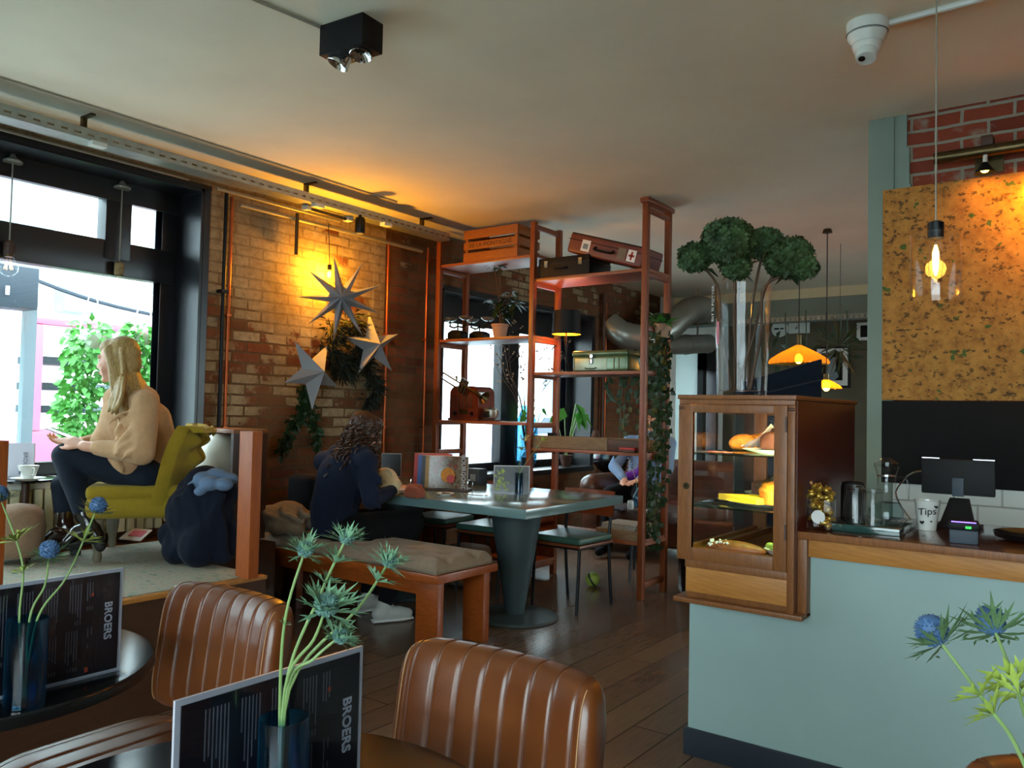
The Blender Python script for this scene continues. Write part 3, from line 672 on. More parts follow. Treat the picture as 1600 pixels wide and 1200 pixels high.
def garland(lab, pts, rad, n, name='fir_garland', m='fir', L=.085):
    t = MB(); sp = spline(pts, 8)
    for i, p in enumerate(sp):
        for _ in range(n):
            d = V((R.uniform(.0, 1), R.uniform(-1, 1), R.uniform(-1, .5))).normalized(); q = p+V((abs(d.x)*rad*.5, d.y*rad*R.random(), d.z*rad*R.random()))
            t.leaf(q, d+V((0, 0, -.5)), rnd3(), L*R.uniform(.6, 1.3), .016 if m == 'fir' else .04, .2)
    t.tube(sp, .006, 5)
    return S(name, t, m, lab, 'plant')
def wp(px, py): return on(px, py, 'x', -4.72)
garland('dark fir wreath hanging behind the large paper star', [wp(520, 505), wp(515, 545), wp(530, 570), wp(552, 560), wp(560, 520), wp(540, 500)], .13, 26)
garland('dark trailing fir garland below the right hand star', [wp(560, 540), wp(578, 580), wp(584, 610), wp(570, 628)], .06, 14)
garland('thin green trailing plant hanging below the lower left star', [wp(470, 600), wp(470, 640), wp(452, 665), wp(438, 700)], .05, 7, 'trailing_plant', 'leafdark', .06)
garland('thin green trailing sprig beside the woman in navy, under the stars', [wp(476, 610), wp(485, 650), wp(492, 690)], .05, 7, 'trailing_plant', 'leafdark', .06)
bb = T('glowing_bulb', 'bare glowing bulb close to the wall behind the largest paper star', 'bulb', (-4.65, 3.99, 2.295))
build('bulb', MB().sph((0, 0, 0), (.028, .028, .034)), 'glass', bb); build('filament', MB().tube(spline([(-.01, 0, .02), (-.008, 0, -.015), (.008, 0, -.015), (.01, 0, .02)], 3), .002, 5), 'bulbglow', bb); build('socket', MB().cyl((0, 0, .03), (0, 0, .07), .016, 12), 'blackmetal', bb); build('flex', MB().tube([(0, 0, .07), (-.02, .01, .2), (-.05, .02, .40)], .003, 5), 'black', bb)
lamp('bulb_light', 'POINT', (-4.645, 3.99, 2.295), 55, 'ffa822', size=.03)
# ================================================================ platform furniture
p = on(388, 676, 'x', -3.235); py = p.y
S('partition_post', MB().box((-3.29, 2.31, PZ+.004), (-3.19, 2.365, 1.185), .003), 'postwood', 'orange brown wooden post at the platform edge beside the dark coats', 'post')
q = on(8, 688, 'x', -3.235)
S('partition_post', MB().box((-3.29, q.y-.06, PZ+.004), (-3.20, q.y, q.z), .003), 'postwood', 'orange brown wooden post cut by the left picture edge', 'post')
CBX = on(386, 671, 'y', 2.95).x
cb = T('cubby_shelf', 'open wooden cubby shelf holding the white round vase behind the yellow armchair', 'shelf', (-4.1, 2.97, PZ))
build('top_board', MB().box((-4.50, 2.86, 1.14), (CBX, 3.10, 1.165), .003), 'casewood', cb, world=True)
build('side_panel', MB().box((CBX-.025, 2.86, PZ+.004), (CBX, 3.10, 1.14)), 'darkwood', cb, world=True); build('side_panel', MB().box((-4.50, 2.86, PZ+.004), (-4.475, 3.10, 1.14)), 'darkwood', cb, world=True)
build('shelf', MB().box((-4.475, 2.86, .80), (CBX-.025, 3.10, .822)), 'darkwood', cb, world=True)
S('round_vase', MB().lathe([(.07, 0), (.125, .05), (.155, .13), (.15, .20), (.11, .27), (.06, .305), (.055, .31)], (on(342, 700, 'y', 2.92).x, 2.94, .822), 32), 'lampshade', 'big white egg shaped vase in the cubby behind the yellow armchair', 'vase')
# armchair: local -y is forward
ac = T('armchair', 'mustard yellow button tufted armchair under the woman in the camel jumper', 'armchair', (-4.155, 2.37, PZ+.006), -.62)
def tufted(fn, spots, dep, rr):
    def g(u, v):
        p, n = fn(u, v); k = sum(math.exp(-((u-a)**2*sx+(v-b)**2*sy)) for a, b, sx, sy in spots); return p-n*dep*min(1, k)
    return g
t = MB(); t.box((-.30, -.27, .215), (.30, .27, .335), .05, 3); t.box((-.295, -.27, .31), (.295, .2, .385), .045, 3); build('seat', t, 'yellow', ac)
def back(u, v):                                                      # u across, v up the back; rolled top
    prof = [(.13, .28), (.145, .40), (.16, .52), (.18, .62), (.21, .69), (.245, .688), (.268, .655)]
    f = v*(len(prof)-1); i = min(int(f), len(prof)-2); a = lerp(prof[i][0], prof[i+1][0], f-i); z = lerp(prof[i][1], prof[i+1][1], f-i)
    x = (u-.5)*(.60+.08*v); dx = abs(u-.5)*2; return V((x, a-.10*dx**3*(1-v*.6), z)), V((0, -.9, .3)) if v < .6 else V((0, -.2, 1))
spots = [(a, b, 190, 190) for a in (.25, .5, .75) for b in (.34, .66)] + [(a, b, 190, 190) for a in (.125, .375, .625, .875) for b in (.5, .82)]
t = MB(); t.sheet(tufted(back, spots, .06, 1), 48, 48, (0, -.06, .0)); build('backrest', t, 'yellow', ac, ang=1.2)
t = MB()
for a, b, _, _ in spots: pp, n = back(a, b); t.sph(pp-n*.050, .013, 8, 6)
build('button', t, 'yellow', ac)
for x, y in ((-.235, -.21), (.235, -.21)): build('leg', MB().lathe([(.016, 0), (.022, .02), (.018, .05), (.03, .10), (.034, .15), (.024, .19), (.034, .215)], (x, y, 0), 14), 'chairleg', ac)
for x, y in ((-.235, .20), (.235, .20)): build('leg', MB().tube([(x, y+.05, 0), (x, y, .215)], [.018, .026], 4), 'chairleg', ac)
# coats heaped on a stool
ct = T('coat_heap', 'heap of dark navy wool coats beside the yellow armchair', 'coat', tuple(W(312, 880, 4.05).xy)+(PZ+.006,))
t = MB(); c0 = wpos(ct); Rr = random.Random(3)
for px, py, D, r in ((310, 840, 4.1, .14), (300, 800, 4.1, .13), (330, 800, 4.1, .12), (345, 840, 4.15, .12), (285, 850, 4.1, .10), (320, 765, 4.15, .115), (345, 770, 4.15, .09), (300, 770, 4.15, .08), (275, 862, 4.05, .07), (345, 868, 4.1, .08), (310, 868, 4.0, .10), (265, 835, 4.1, .06)):
    p = W(px, py, D)-c0; p.z = max(p.z, r+.002); t.sph(p, (r, r, r*1.1), 12, 9)
for k in range(30):                                                  # hanging folds
    a = W(Rr.uniform(272, 352), Rr.uniform(755, 790), 4.0)-c0; b = W(Rr.uniform(265, 358), 866, 4.0)-c0; b.z = .03; t.tube([a, lerp(a, b, .5)+rnd3(.02), b], [.018, Rr.uniform(.02, .045), .026], 7)
build('wool_coat', t, 'navycoat', ct, fuse=.010, sm=2)
t = MB()
for px, py, D, r in ((318, 748, 4.05, .05), (338, 742, 4.08, .05), (358, 748, 4.1, .045), (305, 760, 4.05, .04), (350, 757, 4.0, .045), (328, 756, 4.0, .05), (312, 768, 3.98, .03)): t.sph(W(px, py, D)-c0, (r*1.15, r, r*.75), 12, 8)
sc = build('scarf', t, 'bluescarf', None, fuse=.009, sm=4); sc.location = c0; tag(sc, 'blue grey knitted scarf lying on top of the dark coats', 'scarf')
# little round table with cup, card; pouf
c = W(38, 742, 4.3); tz = W(38, 748, 4.25).z
st = T('side_table', 'small round dark side table by the window with cup and card', 'table', (c.x, c.y, PZ+.006))
build('tabletop', MB().lathe([(.15, 0), (.165, .006), (.165, .016), (.155, .02)], (c.x, c.y, tz-.02), 32), 'tabletop_black', st, world=True)
build('column', MB().lathe([(.02, 0), (.02, tz-.54)], (c.x+.02, c.y, .52), 12), 'darkwood', st, world=True); build('foot', MB().lathe([(.13, 0), (.12, .014), (.02, .02)], (c.x+.02, c.y, .506), 24), 'darkwood', st, world=True)
def cup(c, m='porcelain', s=1, lab='', sau=True):
    o = T('coffee_cup', lab, 'cup', c); t = MB(); zz = .012 if sau else 0
    t.lathe([(.022*s, zz), (.030*s, zz+.015*s), (.042*s, zz+.055*s), (.043*s, zz+.057*s), (.039*s, zz+.055*s), (.028*s, zz+.02*s)], n=24); build('bowl', t, m, o)
    build('handle', MB().tube(spline([(.040*s, 0, zz+.047*s), (.06*s, 0, zz+.045*s), (.058*s, 0, zz+.022*s), (.033*s, 0, zz+.02*s)], 4), .004*s, 6), m, o)
    if sau: sa = S('saucer', MB().lathe([(.03, 0), (.035, .002), (.07*s, .014), (.071*s, .016), (.03, .006)], c, 28), m, 'saucer under '+lab, 'saucer')
    return o
cp = W(44, 746, 4.15); cup((cp.x, cp.y, tz), lab='white coffee cup on the small table by the window', s=1.15)
build('printed_mark', MB().obox((.012, -.046, .043), (1, .25, 0), (-.25, 1, 0), (0, 0, 1), .014, .001, .018), 'outdark', bpy.data.objects['coffee_cup'])
mc = W(30, 738, 4.38); m_ = T('menu_card', 'dark menu card with white edge standing behind the cup by the window', 'menu', (mc.x, mc.y, tz))
build('card', MB().obox((0, 0, .09), RT, (-RT.y, RT.x, 0), (0, 0, 1), .16, .006, .18), 'menuborder', m_); build('print', MB().obox(V((-.008, 0, .088))-V((FWD.x, FWD.y, 0))*.005, RT, (-RT.y, RT.x, 0), (0, 0, 1), .128, .002, .165), 'menu', m_)
text('lettering', 'BROERS', .03, 'menutext', m_, V((mc.x, mc.y, tz+.08))-V((FWD.x, FWD.y, 0))*.009+_rt*.035, (0, 0, -1), _rt)
pf = T('pouf', 'brown fabric tub stool beside the left platform post', 'stool', tuple(W(26, 862, 4.0).xy)+(PZ+.006,)); build('cushion', MB().lathe([(.09, .03), (.115, .06), (.125, .17), (.11, .25), (.075, .28), (.02, .29)], (0, 0, 0), 28), 'pouf', pf)
for a in range(3): build('leg', MB().cyl((.08*math.cos(a*2.1), .08*math.sin(a*2.1), 0), (.08*math.cos(a*2.1), .08*math.sin(a*2.1), .04), .014, 8), 'darkwood', pf)
lf = S('leaflet', MB().obox(W(212, 838, 4.75), (1, .3, 0), (-.3, 1, .6), (0, 0, 1), .16, .10, .006), 'paper', 'white leaflets with a pink picture on the rug behind the armchair legs', 'leaflet')
lf.location.z = PZ+.007
pm = build('picture', MB().obox((.01, .005, .034), (1, .3, 0), (-.3, 1, .6), (0, 0, 1), .10, .05, .006), 'pink', lf)
# ================================================================ bench, table and chairs
bn = T('bench', 'orange brown wooden bench with plank legs at the blue grey table', 'bench', (-3.75, 3.44, 0))
B0, B1 = -4.72, -2.80
build('seat_board', MB().box((B0, 3.18, .395), (B1, 3.70, .44), .006), 'benchwood', bn, world=True)
build('apron', MB().box((B0, 3.225, .315), (-2.98, 3.25, .394), .003), 'benchwood', bn, world=True); build('apron', MB().box((B0, 3.63, .315), (-2.98, 3.655, .394), .003), 'benchwood', bn, world=True)
for x in (-4.6, -2.98):
    for y in (3.215, 3.61): build('leg', MB().box((x, y, 0), (x+.15, y+.055, .394), .004), 'benchwood', bn, world=True)
cx0, cx1, cy0, cy1 = -4.66, -2.815, 3.19, 3.66
spots = [(cx0+.12+k*.21, y) for k in range(9) for y in (3.31, 3.54)]+[(cx0+.225+k*.21, 3.425) for k in range(8)]
def cush(u, v):
    x, y = lerp(cx0, cx1, u), lerp(cy0, cy1, v); k = sum(math.exp(-((x-a)**2+(y-b)**2)/.0011) for a, b in spots if abs(x-a) < .15); e = min(u*1.85, (1-u)*1.85, v*.47, (1-v)*.47)
    return V((x, y, .505+.012*min(1, e/.06)-.036*min(k, 1)-.03*max(0, 1-e/.03)**2))
t = MB(); t.grid(cush, 150, 40)
for (ua, va), (ub, vb), n in (((0, 0), (1, 0), 150), ((1, 0), (1, 1), 40), ((1, 1), (0, 1), 150), ((0, 1), (0, 0), 40)):
    def wall(u, v, ua=ua, va=va, ub=ub, vb=vb):
        p = cush(lerp(ua, ub, u), lerp(va, vb, u)); o = V((p.x-(cx0+cx1)/2, p.y-(cy0+cy1)/2, 0)); bul = .012*math.sin(PI*v)*min(1, 12*min(u, 1-u)); n_ = V((0, -1, 0)) if va == vb == 0 else V((1, 0, 0)) if ua == ub == 1 else V((0, 1, 0)) if va == vb == 1 else V((-1, 0, 0))
        return V((p.x, p.y, lerp(p.z, .442, v)))+n_*bul
    t.grid(wall, n, 5)
S('bench_cushion', t, 'cushion', 'taupe corduroy button tufted cushion lying along the wooden bench', 'cushion', weld=.0004, ang=1.1)
cl = MB(); Rr = random.Random(5)
for px, py, D, r in ((425, 805, 5.0, .10), (450, 800, 5.05, .11), (470, 812, 5.05, .10), (435, 820, 4.95, .08), (460, 826, 4.95, .07), (415, 818, 5.0, .07)):
    p = W(px, py, D); p.z = max(p.z, .53+r*.5); cl.sph(p, (r*1.2, r, r*.7), 12, 8)
for k in range(7): a = W(410+k*10, 790+(k % 3)*5, 4.95); a.z = max(a.z, .56); cl.tube(spline([a, a+V((.05, -.02, -.04)), a+V((.10, .0, -.05))], 4), .016, 6)
cz = S('folded_jacket', cl, 'greycloth', 'crumpled grey brown jacket on the bench left of the woman in navy', 'jacket', fuse=.011, sm=3); cz.location.z = .512
bp = S('backpack', MB().box((-.13, -.08, 0), (.13, .08, .34), .06, 4), 'blackcloth', 'black backpack standing on the bench behind the woman in navy', 'bag'); bp.location = W(480, 770, 5.4); bp.location.z = .515
tb = T('dining_table', 'blue grey pedestal table with round base and thick top', 'table', (-3.04, 4.2, 0))
build('tabletop', MB().box((-4.42, 3.68, .705), (-2.60, 4.80, .76), .004), 'bluegrey', tb, world=True)
build('pedestal', MB().lathe([(.062, .02), (.066, .06), (.158, .62), (.165, .704)], (-3.04, 4.2, 0), 32), 'bluegrey_d', tb, world=True)
build('base_disc', MB().lathe([(.275, 0), (.28, .006), (.27, .018), (.10, .03)], (-3.04, 4.2, 0), 48), 'bluegrey_d', tb, world=True)
build('pedestal', MB().lathe([(.062, .02), (.066, .06), (.158, .62), (.165, .704)], (-4.05, 4.2, 0), 32), 'bluegrey_d', tb, world=True); build('base_disc', MB().lathe([(.275, 0), (.28, .006), (.27, .018), (.10, .03)], (-4.05, 4.2, 0), 48), 'bluegrey_d', tb, world=True)
def cafe_chair(loc, rz, lab):
    o = T('cafe_chair', lab, 'chair', loc, rz, 'green seated chairs at the blue grey table')
    for x in (-.18, .18):
        build('leg', MB().tube([(x, -.20, 0), (x, -.18, .42)], .011, 8), 'blackmetal', o)
        build('leg', MB().tube(spline([(x, .22, 0), (x, .18, .40), (x, .20, .62), (x, .23, .76)], 4), .011, 8), 'blackmetal', o)
    build('seat_frame', MB().tube([(-.18, -.18, .42), (.18, -.18, .42), (.18, .18, .42), (-.18, .18, .42)], .01, 8, closed=True), 'blackmetal', o)
    build('seat_board', MB().box((-.205, -.21, .425), (.205, .20, .445), .009), 'chairply', o)
    build('seat_pad', MB().box((-.20, -.205, .446), (.20, .195, .49), .02, 4), 'greenvinyl', o)
    build('backrest', MB().grid(lambda u, v: V((lerp(-.205, .205, u), .19+.035*(1-(2*u-1)**2)+v*.02, .60+.17*v)), 14, 6).grid(lambda u, v: V((lerp(.205, -.205, u), .178+.035*(1-(2*u-1)**2)+v*.02, .60+.17*v)), 14, 6), 'chairply', o)
    return o
cafe_chair((-2.93, 4.70, 0), -.04, 'green padded chair with plywood back at the right end of the blue grey table')
cafe_chair((-3.62, 4.72, 0), .05, 'green padded chair pushed under the table just left of its pedestal')
cafe_chair((-4.2, 4.78, 0), .1, 'green padded chair under the far left half of the blue grey table')
S('leather_bag', MB().box((-4.02, 4.62, .0), (-3.72, 4.86, .3), .06, 3), 'pouf', 'brown leather bag on the floor under the blue grey table', 'bag')
# ---- things on the blue grey table
TZ = .76
mr = T('magazine_rack', 'low wire rack holding magazines on the blue grey table', 'rack', (-3.66, 4.18, TZ))
ux, uy = V((.90, .43, 0)), V((-.43, .90, 0))
build('base_board', MB().obox((0, 0, .008), ux, uy, (0, 0, 1), .40, .14, .012), 'darkwood', mr)
for s in (-1, 1): build('wire_end', MB().tube(spline([ux*.2*s-uy*.06+V((0, 0, .012)), ux*.2*s-uy*.06+V((0, 0, .07)), ux*.2*s+uy*.06+V((0, 0, .07)), ux*.2*s+uy*.06+V((0, 0, .012))], 3), .003, 6), 'chrome', mr)
mags = [('magcover', 'food magazine with a plate on its cover, frontmost in the table rack'), ('mustardprint', 'mustard covered magazine second in the table rack'), ('navyboard', 'dark blue magazine in the table rack'), ('blueprint', 'blue and white magazine at the back left of the rack'), ('red', 'red topped magazine hindmost in the table rack')]
for k, (m, lab) in enumerate(mags):
    o = T('magazine', lab, 'magazine', tuple(V((-3.66, 4.18, TZ+.016))+uy*(-.052+k*.025)+ux*(.055-k*.035)), group='magazines in the table rack'); h = .215+(.012 if k == 4 else 0); bend = .012
    def sf(u, v, h=h): return ux*lerp(-.135, .135, u)+uy*(v*.02+bend*math.sin(PI*u))+V((0, 0, h*v))
    build('pages', MB().sheet(sf, 10, 6, -uy*.012), 'paper', o); build('cover', MB().grid(lambda u, v: sf(u, v)-uy*.001, 10, 6), m, o)
    if k == 0:
        text('title', 'BOURGOND', .042, 'menuborder', o, wpos(o)+ux*.108-uy*.004+V((0, 0, .11)), (0, 0, -1), ux, ext=.0004)
        build('cover_picture', MB().lathe([(.05, 0), (.048, .002)], ux*.0+uy*.004+V((0, 0, .09)), 24, -uy), 'cake', o); build('cover_picture', MB().lathe([(.03, 0), (.028, .003)], ux*.02+uy*.003+V((0, 0, .065)), 20, -uy), 'red', o)
def menu_on(name, lab, c, rx, w, h, lean=0, picture=None):
    rx = V(rx).normalized(); ry = rx.cross(V((0, 0, 1)))                # ry points to the reader
    o = T('menu_card', lab, 'menu', c); build('card', MB().obox((0, 0, h/2), rx, ry, (0, 0, 1), w, .004, h), 'menuborder', o)
    build('print', MB().obox(ry*.0025+V((0, 0, h/2)), rx, ry, (0, 0, 1), w*.95, .002, h*.93), 'menu', o); return o, rx, ry
c = on(799, 771, 'z', TZ); o, rx, ry = menu_on('m', 'menu card with plant picture standing on the right half of the blue grey table', (c.x, c.y, TZ), (.805, .593, 0), .24, .185)
build('foot', MB().obox((0, 0, .004), rx, ry, (0, 0, 1), .24, .06, .006), 'acrylic', o)
t = MB(); Rr = random.Random(9)
for k in range(26): a = V((Rr.uniform(-.10, -.02), 0, Rr.uniform(.02, .15))); t.leaf(rx*a.x+ry*.0045+V((0, 0, a.z)), rx*Rr.uniform(-1, 1)+V((0, 0, Rr.uniform(-.4, 1))), ry, .04, .010, 0)
build('plant_picture', t, 'thistlelime', o)
text('lettering', 'BROERS', .02, 'menutext', o, wpos(o)+rx*.095+ry*.005+V((0, 0, .10)), (0, 0, -1), rx)
c = on(600, 742, 'y', 4.7); o, rx, ry = menu_on('m', 'menu card standing behind the cream bag at the wall end of the table', (c.x+.1, 4.68, TZ), (.8, .6, 0), .16, .19)
g = S('tote_bag', MB().chain([(-.10, 0, .06), (0, .02, .09), (.10, 0, .06)], [.06, .085, .055]).chain([(-.05, -.05, .04), (.07, -.05, .04)], [.045, .045]).tube([V((.04+.06*math.cos(a), -.01, .10+.07*math.sin(a))) for a in [k*PI/8 for k in range(9)]], .006, 6), 'canvas', 'cream canvas bag with a round handle before the woman in navy', 'bag', fuse=.008, sm=3)
g.location = W(598, 760, 5.05); g.location.z = TZ+.001
def plate(c, r, lab, m='porcelain', n='plate'): return S(n, MB().lathe([(r*.55, 0), (r*.6, .003), (r*.95, .014), (r, .018), (r*.92, .015), (r*.5, .006)], c, 36), m, lab, 'plate')
c = on(628, 771, 'z', TZ); c = V((-3.72, 3.86, TZ)); plate(c, .10, 'white plate with a dark cake before the woman in navy')
S('cake_slice', MB().box((c.x-.03, c.y-.045, TZ+.009), (c.x+.05, c.y+.035, TZ+.05), .012), 'cakebrown', 'piece of dark cake on the plate before the woman in navy', 'cake')
nk = S('napkin', MB().chain([(-.03, -.02, .02), (.04, .02, .03)], [.018, .026]).box((-.09, -.05, 0), (.09, .04, .01), .004), 'porcelain', 'crumpled white napkin beside the plate on the table edge', 'napkin', fuse=.006); nk.location = (-3.93, 3.80, TZ+.001)
pk = S('wrapped_packet', MB().box((-.06, -.045, 0), (.06, .045, .065), .025, 3).chain([(-.045, 0, .065), (.04, .01, .075)], [.022, .015]).chain([(-.02, -.02, .06), (.05, -.03, .05)], [.02, .02]), 'pinkcloth', 'salmon coloured soft packet next to the magazines', 'packet', fuse=.007); pk.location = W(648, 758, 4.95); pk.location.z = TZ+.001
c = on(692, 771, 'z', TZ); c = V((-3.40, 3.92, TZ)); plate(c, .058, 'small white dish with sweets right of the cake plate', n='dish')
for k in range(3): S('sweet', MB().box((c.x-.025+k*.022, c.y-.01, TZ+.008), (c.x-.008+k*.022, c.y+.012, TZ+.02), .004), 'cakebrown', 'small dark sweets in the little white dish', 'sweet', 'sweets in the dish')
S('teaspoon', MB().tube([(-3.36, 4.05, TZ+.004), (-3.22, 4.08, TZ+.004)], .003, 6).sph((-3.20, 4.085, TZ+.006), (.02, .013, .004)), 'chrome', 'teaspoon on the table in front of the food magazine', 'spoon')
tn = S('tea_box', MB().box((-.06, -.05, 0), (.06, .05, .115), .004), 'navyboard', 'dark tea box at the far table edge right of the magazines', 'box'); c = on(745, 760, 'y', 4.72); tn.location = (c.x, 4.72, TZ)
build('printed_flower', MB().obox((.0, -.051, .05), (1, 0, 0), (0, 1, 0), (0, 0, 1), .05, .001, .05), 'outgrey', tn)
# ================================================================ people
def basis(f, up=(0, 0, 1)):
    f = V(f).normalized(); u = V(up); l = u.cross(f).normalized(); u = f.cross(l); return f, l, u       # forward, left, up
def mtx(c, f, l, u): return Matrix(((f.x, l.x, u.x, c[0]), (f.y, l.y, u.y, c[1]), (f.z, l.z, u.z, c[2]), (0, 0, 0, 1)))
def head_into(mb, c, f, up, s=1.0):
    old = mb.m; fb = basis(f, up); mb.m = old @ mtx(c, *fb) @ Matrix.Scale(s, 4)
    mb.sph((-.012, 0, .030), (.095, .074, .085), 20, 14); mb.sph((.030, 0, -.020), (.066, .060, .085), 18, 12); mb.sph((.036, 0, -.070), (.052, .046, .040), 14, 10)
    mb.sph((.076, 0, -.097), (.020, .022, .016)); mb.cap((.050, .045, -.045), (.062, .012, -.092), .02, .016)
    mb.cap((.050, -.045, -.045), (.062, -.012, -.092), .02, .016)
    mb.cap((.088, 0, .018), (.109, 0, -.022), .0075, .0115, 10); mb.sph((.110, 0, -.026), (.0115, .0115, .010)); mb.sph((.099, .012, -.029), (.009, .008, .007)); mb.sph((.099, -.012, -.029), (.009, .008, .007))
    mb.cap((.083, .016, .024), (.072, .046, .022), .011, .010, 8); mb.cap((.083, -.016, .024), (.072, -.046, .022), .011, .010, 8)
    mb.sph((.094, 0, -.055), (.010, .022, .0055)); mb.sph((.092, 0, -.066), (.011, .019, .0065)); mb.sph((.062, .036, -.028), (.026, .022, .024)); mb.sph((.062, -.036, -.028), (.026, .022, .024))
    for y in (.073, -.073): mb.sph((-.006, y, -.006), (.019, .008, .031)); mb.sph((.002, y*.98, -.03), (.010, .007, .010))
    mb.m = old; return fb
def face_parts(o, c, f, up, s=1.0):
    fb = basis(f, up); mm = mtx(c, *fb) @ Matrix.Scale(s, 4)
    for y in (.030, -.030):
        e = build('eye', MB(mm).sph((.077, y, .004), (.012, .0135, .010), 12, 8), 'porcelain', o, world=True); build('iris', MB(mm).sph((.086, y, .004), (.0045, .0055, .0055), 10, 6), 'eye', e, world=True)
        build('eyebrow', MB(mm).tube(spline([(.092, y*.45, .028), (.088, y, .033), (.074, y*1.6, .027)], 3), [.0022, .003, .003, .0035, .003, .002, .0015], 6), 'brownhair', o, world=True)
    build('mouth', MB(mm).sph((.099, 0, -.0555), (.0075, .019, .004)).sph((.097, 0, -.0645), (.009, .016, .005)), 'lips', o, world=True)
def hand_into(mb, wrist, d, pn, s=1.0, curl=(.25, .3, .35, .4), left=True, thumb=.5):
    # d: direction of the fingers, pn: normal of the back of the hand
    d = V(d).normalized(); n = V(pn); n = (n-d*n.dot(d)).normalized(); sd = n.cross(d)*(1 if left else -1)   # sd towards the thumb
    old = mb.m; mb.m = old @ Matrix(((d.x, sd.x, n.x, wrist[0]), (d.y, sd.y, n.y, wrist[1]), (d.z, sd.z, n.z, wrist[2]), (0, 0, 0, 1))) @ Matrix.Scale(s, 4)
    for y, x1 in ((.027, .082), (.009, .086), (-.009, .083), (-.025, .076)): mb.cap((.012, y*.7, 0), (x1, y, 0), .014, .0115, 10)
    for (y, x1, L), cu in zip(((.028, .084, .074), (.0095, .089, .082), (-.0095, .085, .075), (-.0265, .078, .059)), curl):
        p = V((x1, y, 0)); a = -cu*.5; r = .0092
        for seg, k in ((.46, 1.0), (.30, 1.5), (.24, 1.2)):
            q = p+V((math.cos(a), y*.10, math.sin(a)))*L*seg; mb.cap(p, q, r, r*.9, 9); p = q; r *= .92; a -= cu*k*.7
    p = V((.020, .022, -.002)); q = p+V((.030, .026, -.008*thumb)); mb.cap(p, q, .014, .0115, 9); q2 = q+V((.030, .014-.012*thumb, -.012*thumb)); mb.cap(q, q2, .0105, .0095, 9); mb.cap(q2, q2+V((.022, .003-.012*thumb, -.008*thumb)), .0095, .0078, 9)
    mb.m = old
def limb(mb, pts, rs): mb.chain(pts, rs, 14)
# ---- woman in the camel jumper, seated, looking out of the window
A = T
DL = V((FWD.x, FWD.y, 0)).normalized()                                 # away from the reader
IL = -_rt                                                             # the way she faces
hc = W(183.5, 563, 4.20); hf = (IL*.98+DL*.12+V((0, 0, -.10)))
neck0 = W(205, 610, 4.24); chest = W(206, 650, 4.22); waist = W(225, 705, 4.26); pelvis = W(238, 738, 4.28)
shL, shR = W(226, 630, 4.07), W(190, 624, 4.40)
elL, elR = W(222, 708, 3.98), W(160, 690, 4.42); wrL, wrR = W(131, 697, 4.02), W(122, 694, 4.30)
hipL, hipR = W(228, 742, 4.17), W(228, 742, 4.37); knL, knR = W(103, 712, 4.08), W(100, 758, 4.30); anL, anR = W(132, 805, 4.04), W(100, 815, 4.24)
b = MB(); fbw = head_into(b, hc, hf, (0, 0, 1), .98)
b.cap(W(190, 588, 4.21), neck0, .048, .056, 16); b.cap(neck0, chest, .085, .115, 16); b.cap(chest, waist, .115, .105, 16); b.cap(waist, pelvis, .11, .125, 16)
limb(b, [shL, elL, wrL], [.042, .036, .026]); limb(b, [shR, elR, wrR], [.042, .036, .026])
b.cap(shL, shR, .05, .05); limb(b, [hipL, knL, anL], [.072, .052, .036]); limb(b, [hipR, knR, anR], [.072, .052, .036])
hdL = (W(80, 675, 4.08)-wrL); hdR = (W(84, 688, 4.22)-wrR)
hand_into(b, wrL+hdL.normalized()*.012, hdL, V((0, 0, .8))-DL*.6, .92, (.05, .22, .4, .5), left=True); hand_into(b, wrR+hdR.normalized()*.012, hdR, V((0, 0, -.75))+DL*.5, .92, (.35, .4, .45, .5), left=False)
womA = build('person', b, 'skin', None, fuse=.0052, sm=5); base(womA); tag(womA, 'seated woman with long blond hair and camel jumper, looking out of the window', 'person')
face_parts(womA, hc, hf, (0, 0, 1), .98)
j = MB()
j.sph(lerp(neck0, chest, .35), (.14, .14, .09)); j.cap(neck0-V((0, 0, .03)), chest, .10, .145, 18); j.cap(chest, waist, .150, .150, 18); j.cap(waist, pelvis+V((0, 0, .02)), .150, .152, 18); j.cap(shL, shR, .064, .060, 14)
j.cap(shL, lerp(shL, elL, .5), .072, .068, 14); j.cap(lerp(shL, elL, .5), elL, .068, .062, 14); j.cap(elL, lerp(elL, wrL, .75), .062, .040, 14)
j.cap(shR, elR, .068, .058, 14); j.cap(elR, lerp(elR, wrR, .75), .056, .040, 14); j.cap(W(192, 640, 4.2), W(172, 690, 4.2), .10, .08, 14); j.cap(W(170, 690, 4.2), W(215, 725, 4.22), .09, .10, 14)
j.cap(W(140, 712, 4.1), W(200, 727, 4.1), .03, .06, 10); j.cap(W(240, 655, 4.28), W(255, 720, 4.3), .09, .09, 12)
Rr = random.Random(21)
for k in range(12):                                                    # soft folds over the sleeve and front
    a = lerp(shL, elL, Rr.random()); dd = V((Rr.uniform(-.3, .3), Rr.uniform(-.3, .3), -1)); q = a-DL*.062+IL*Rr.uniform(-.06, .06); j.tube([q, q+IL*.05+dd*.03, q+IL*.09+dd*.075], [.006, .013, .006], 6)
for k in range(10):
    q = lerp(W(185, 640, 4.03), W(170, 715, 4.03), Rr.random()); j.tube([q, q+V((0, 0, -.05))-IL*.03, q+V((0, 0, -.10))-IL*.07], [.006, .014, .006], 6)
j.tube(spline([W(196, 606, 4.13), W(186, 613, 4.2), W(196, 606, 4.31)], 5), .016, 8)
build('jumper', j, 'beige_knit', womA, world=True, fuse=.009, sm=5)
tr_ = MB(); limb(tr_, [hipR, lerp(hipR, knR, .5), knR], [.095, .088, .066]); tr_.cap(knR, lerp(knR, anR, .45), .064, .056, 14); tr_.cap(lerp(knR, anR, .45), anR, .056, .044, 14)
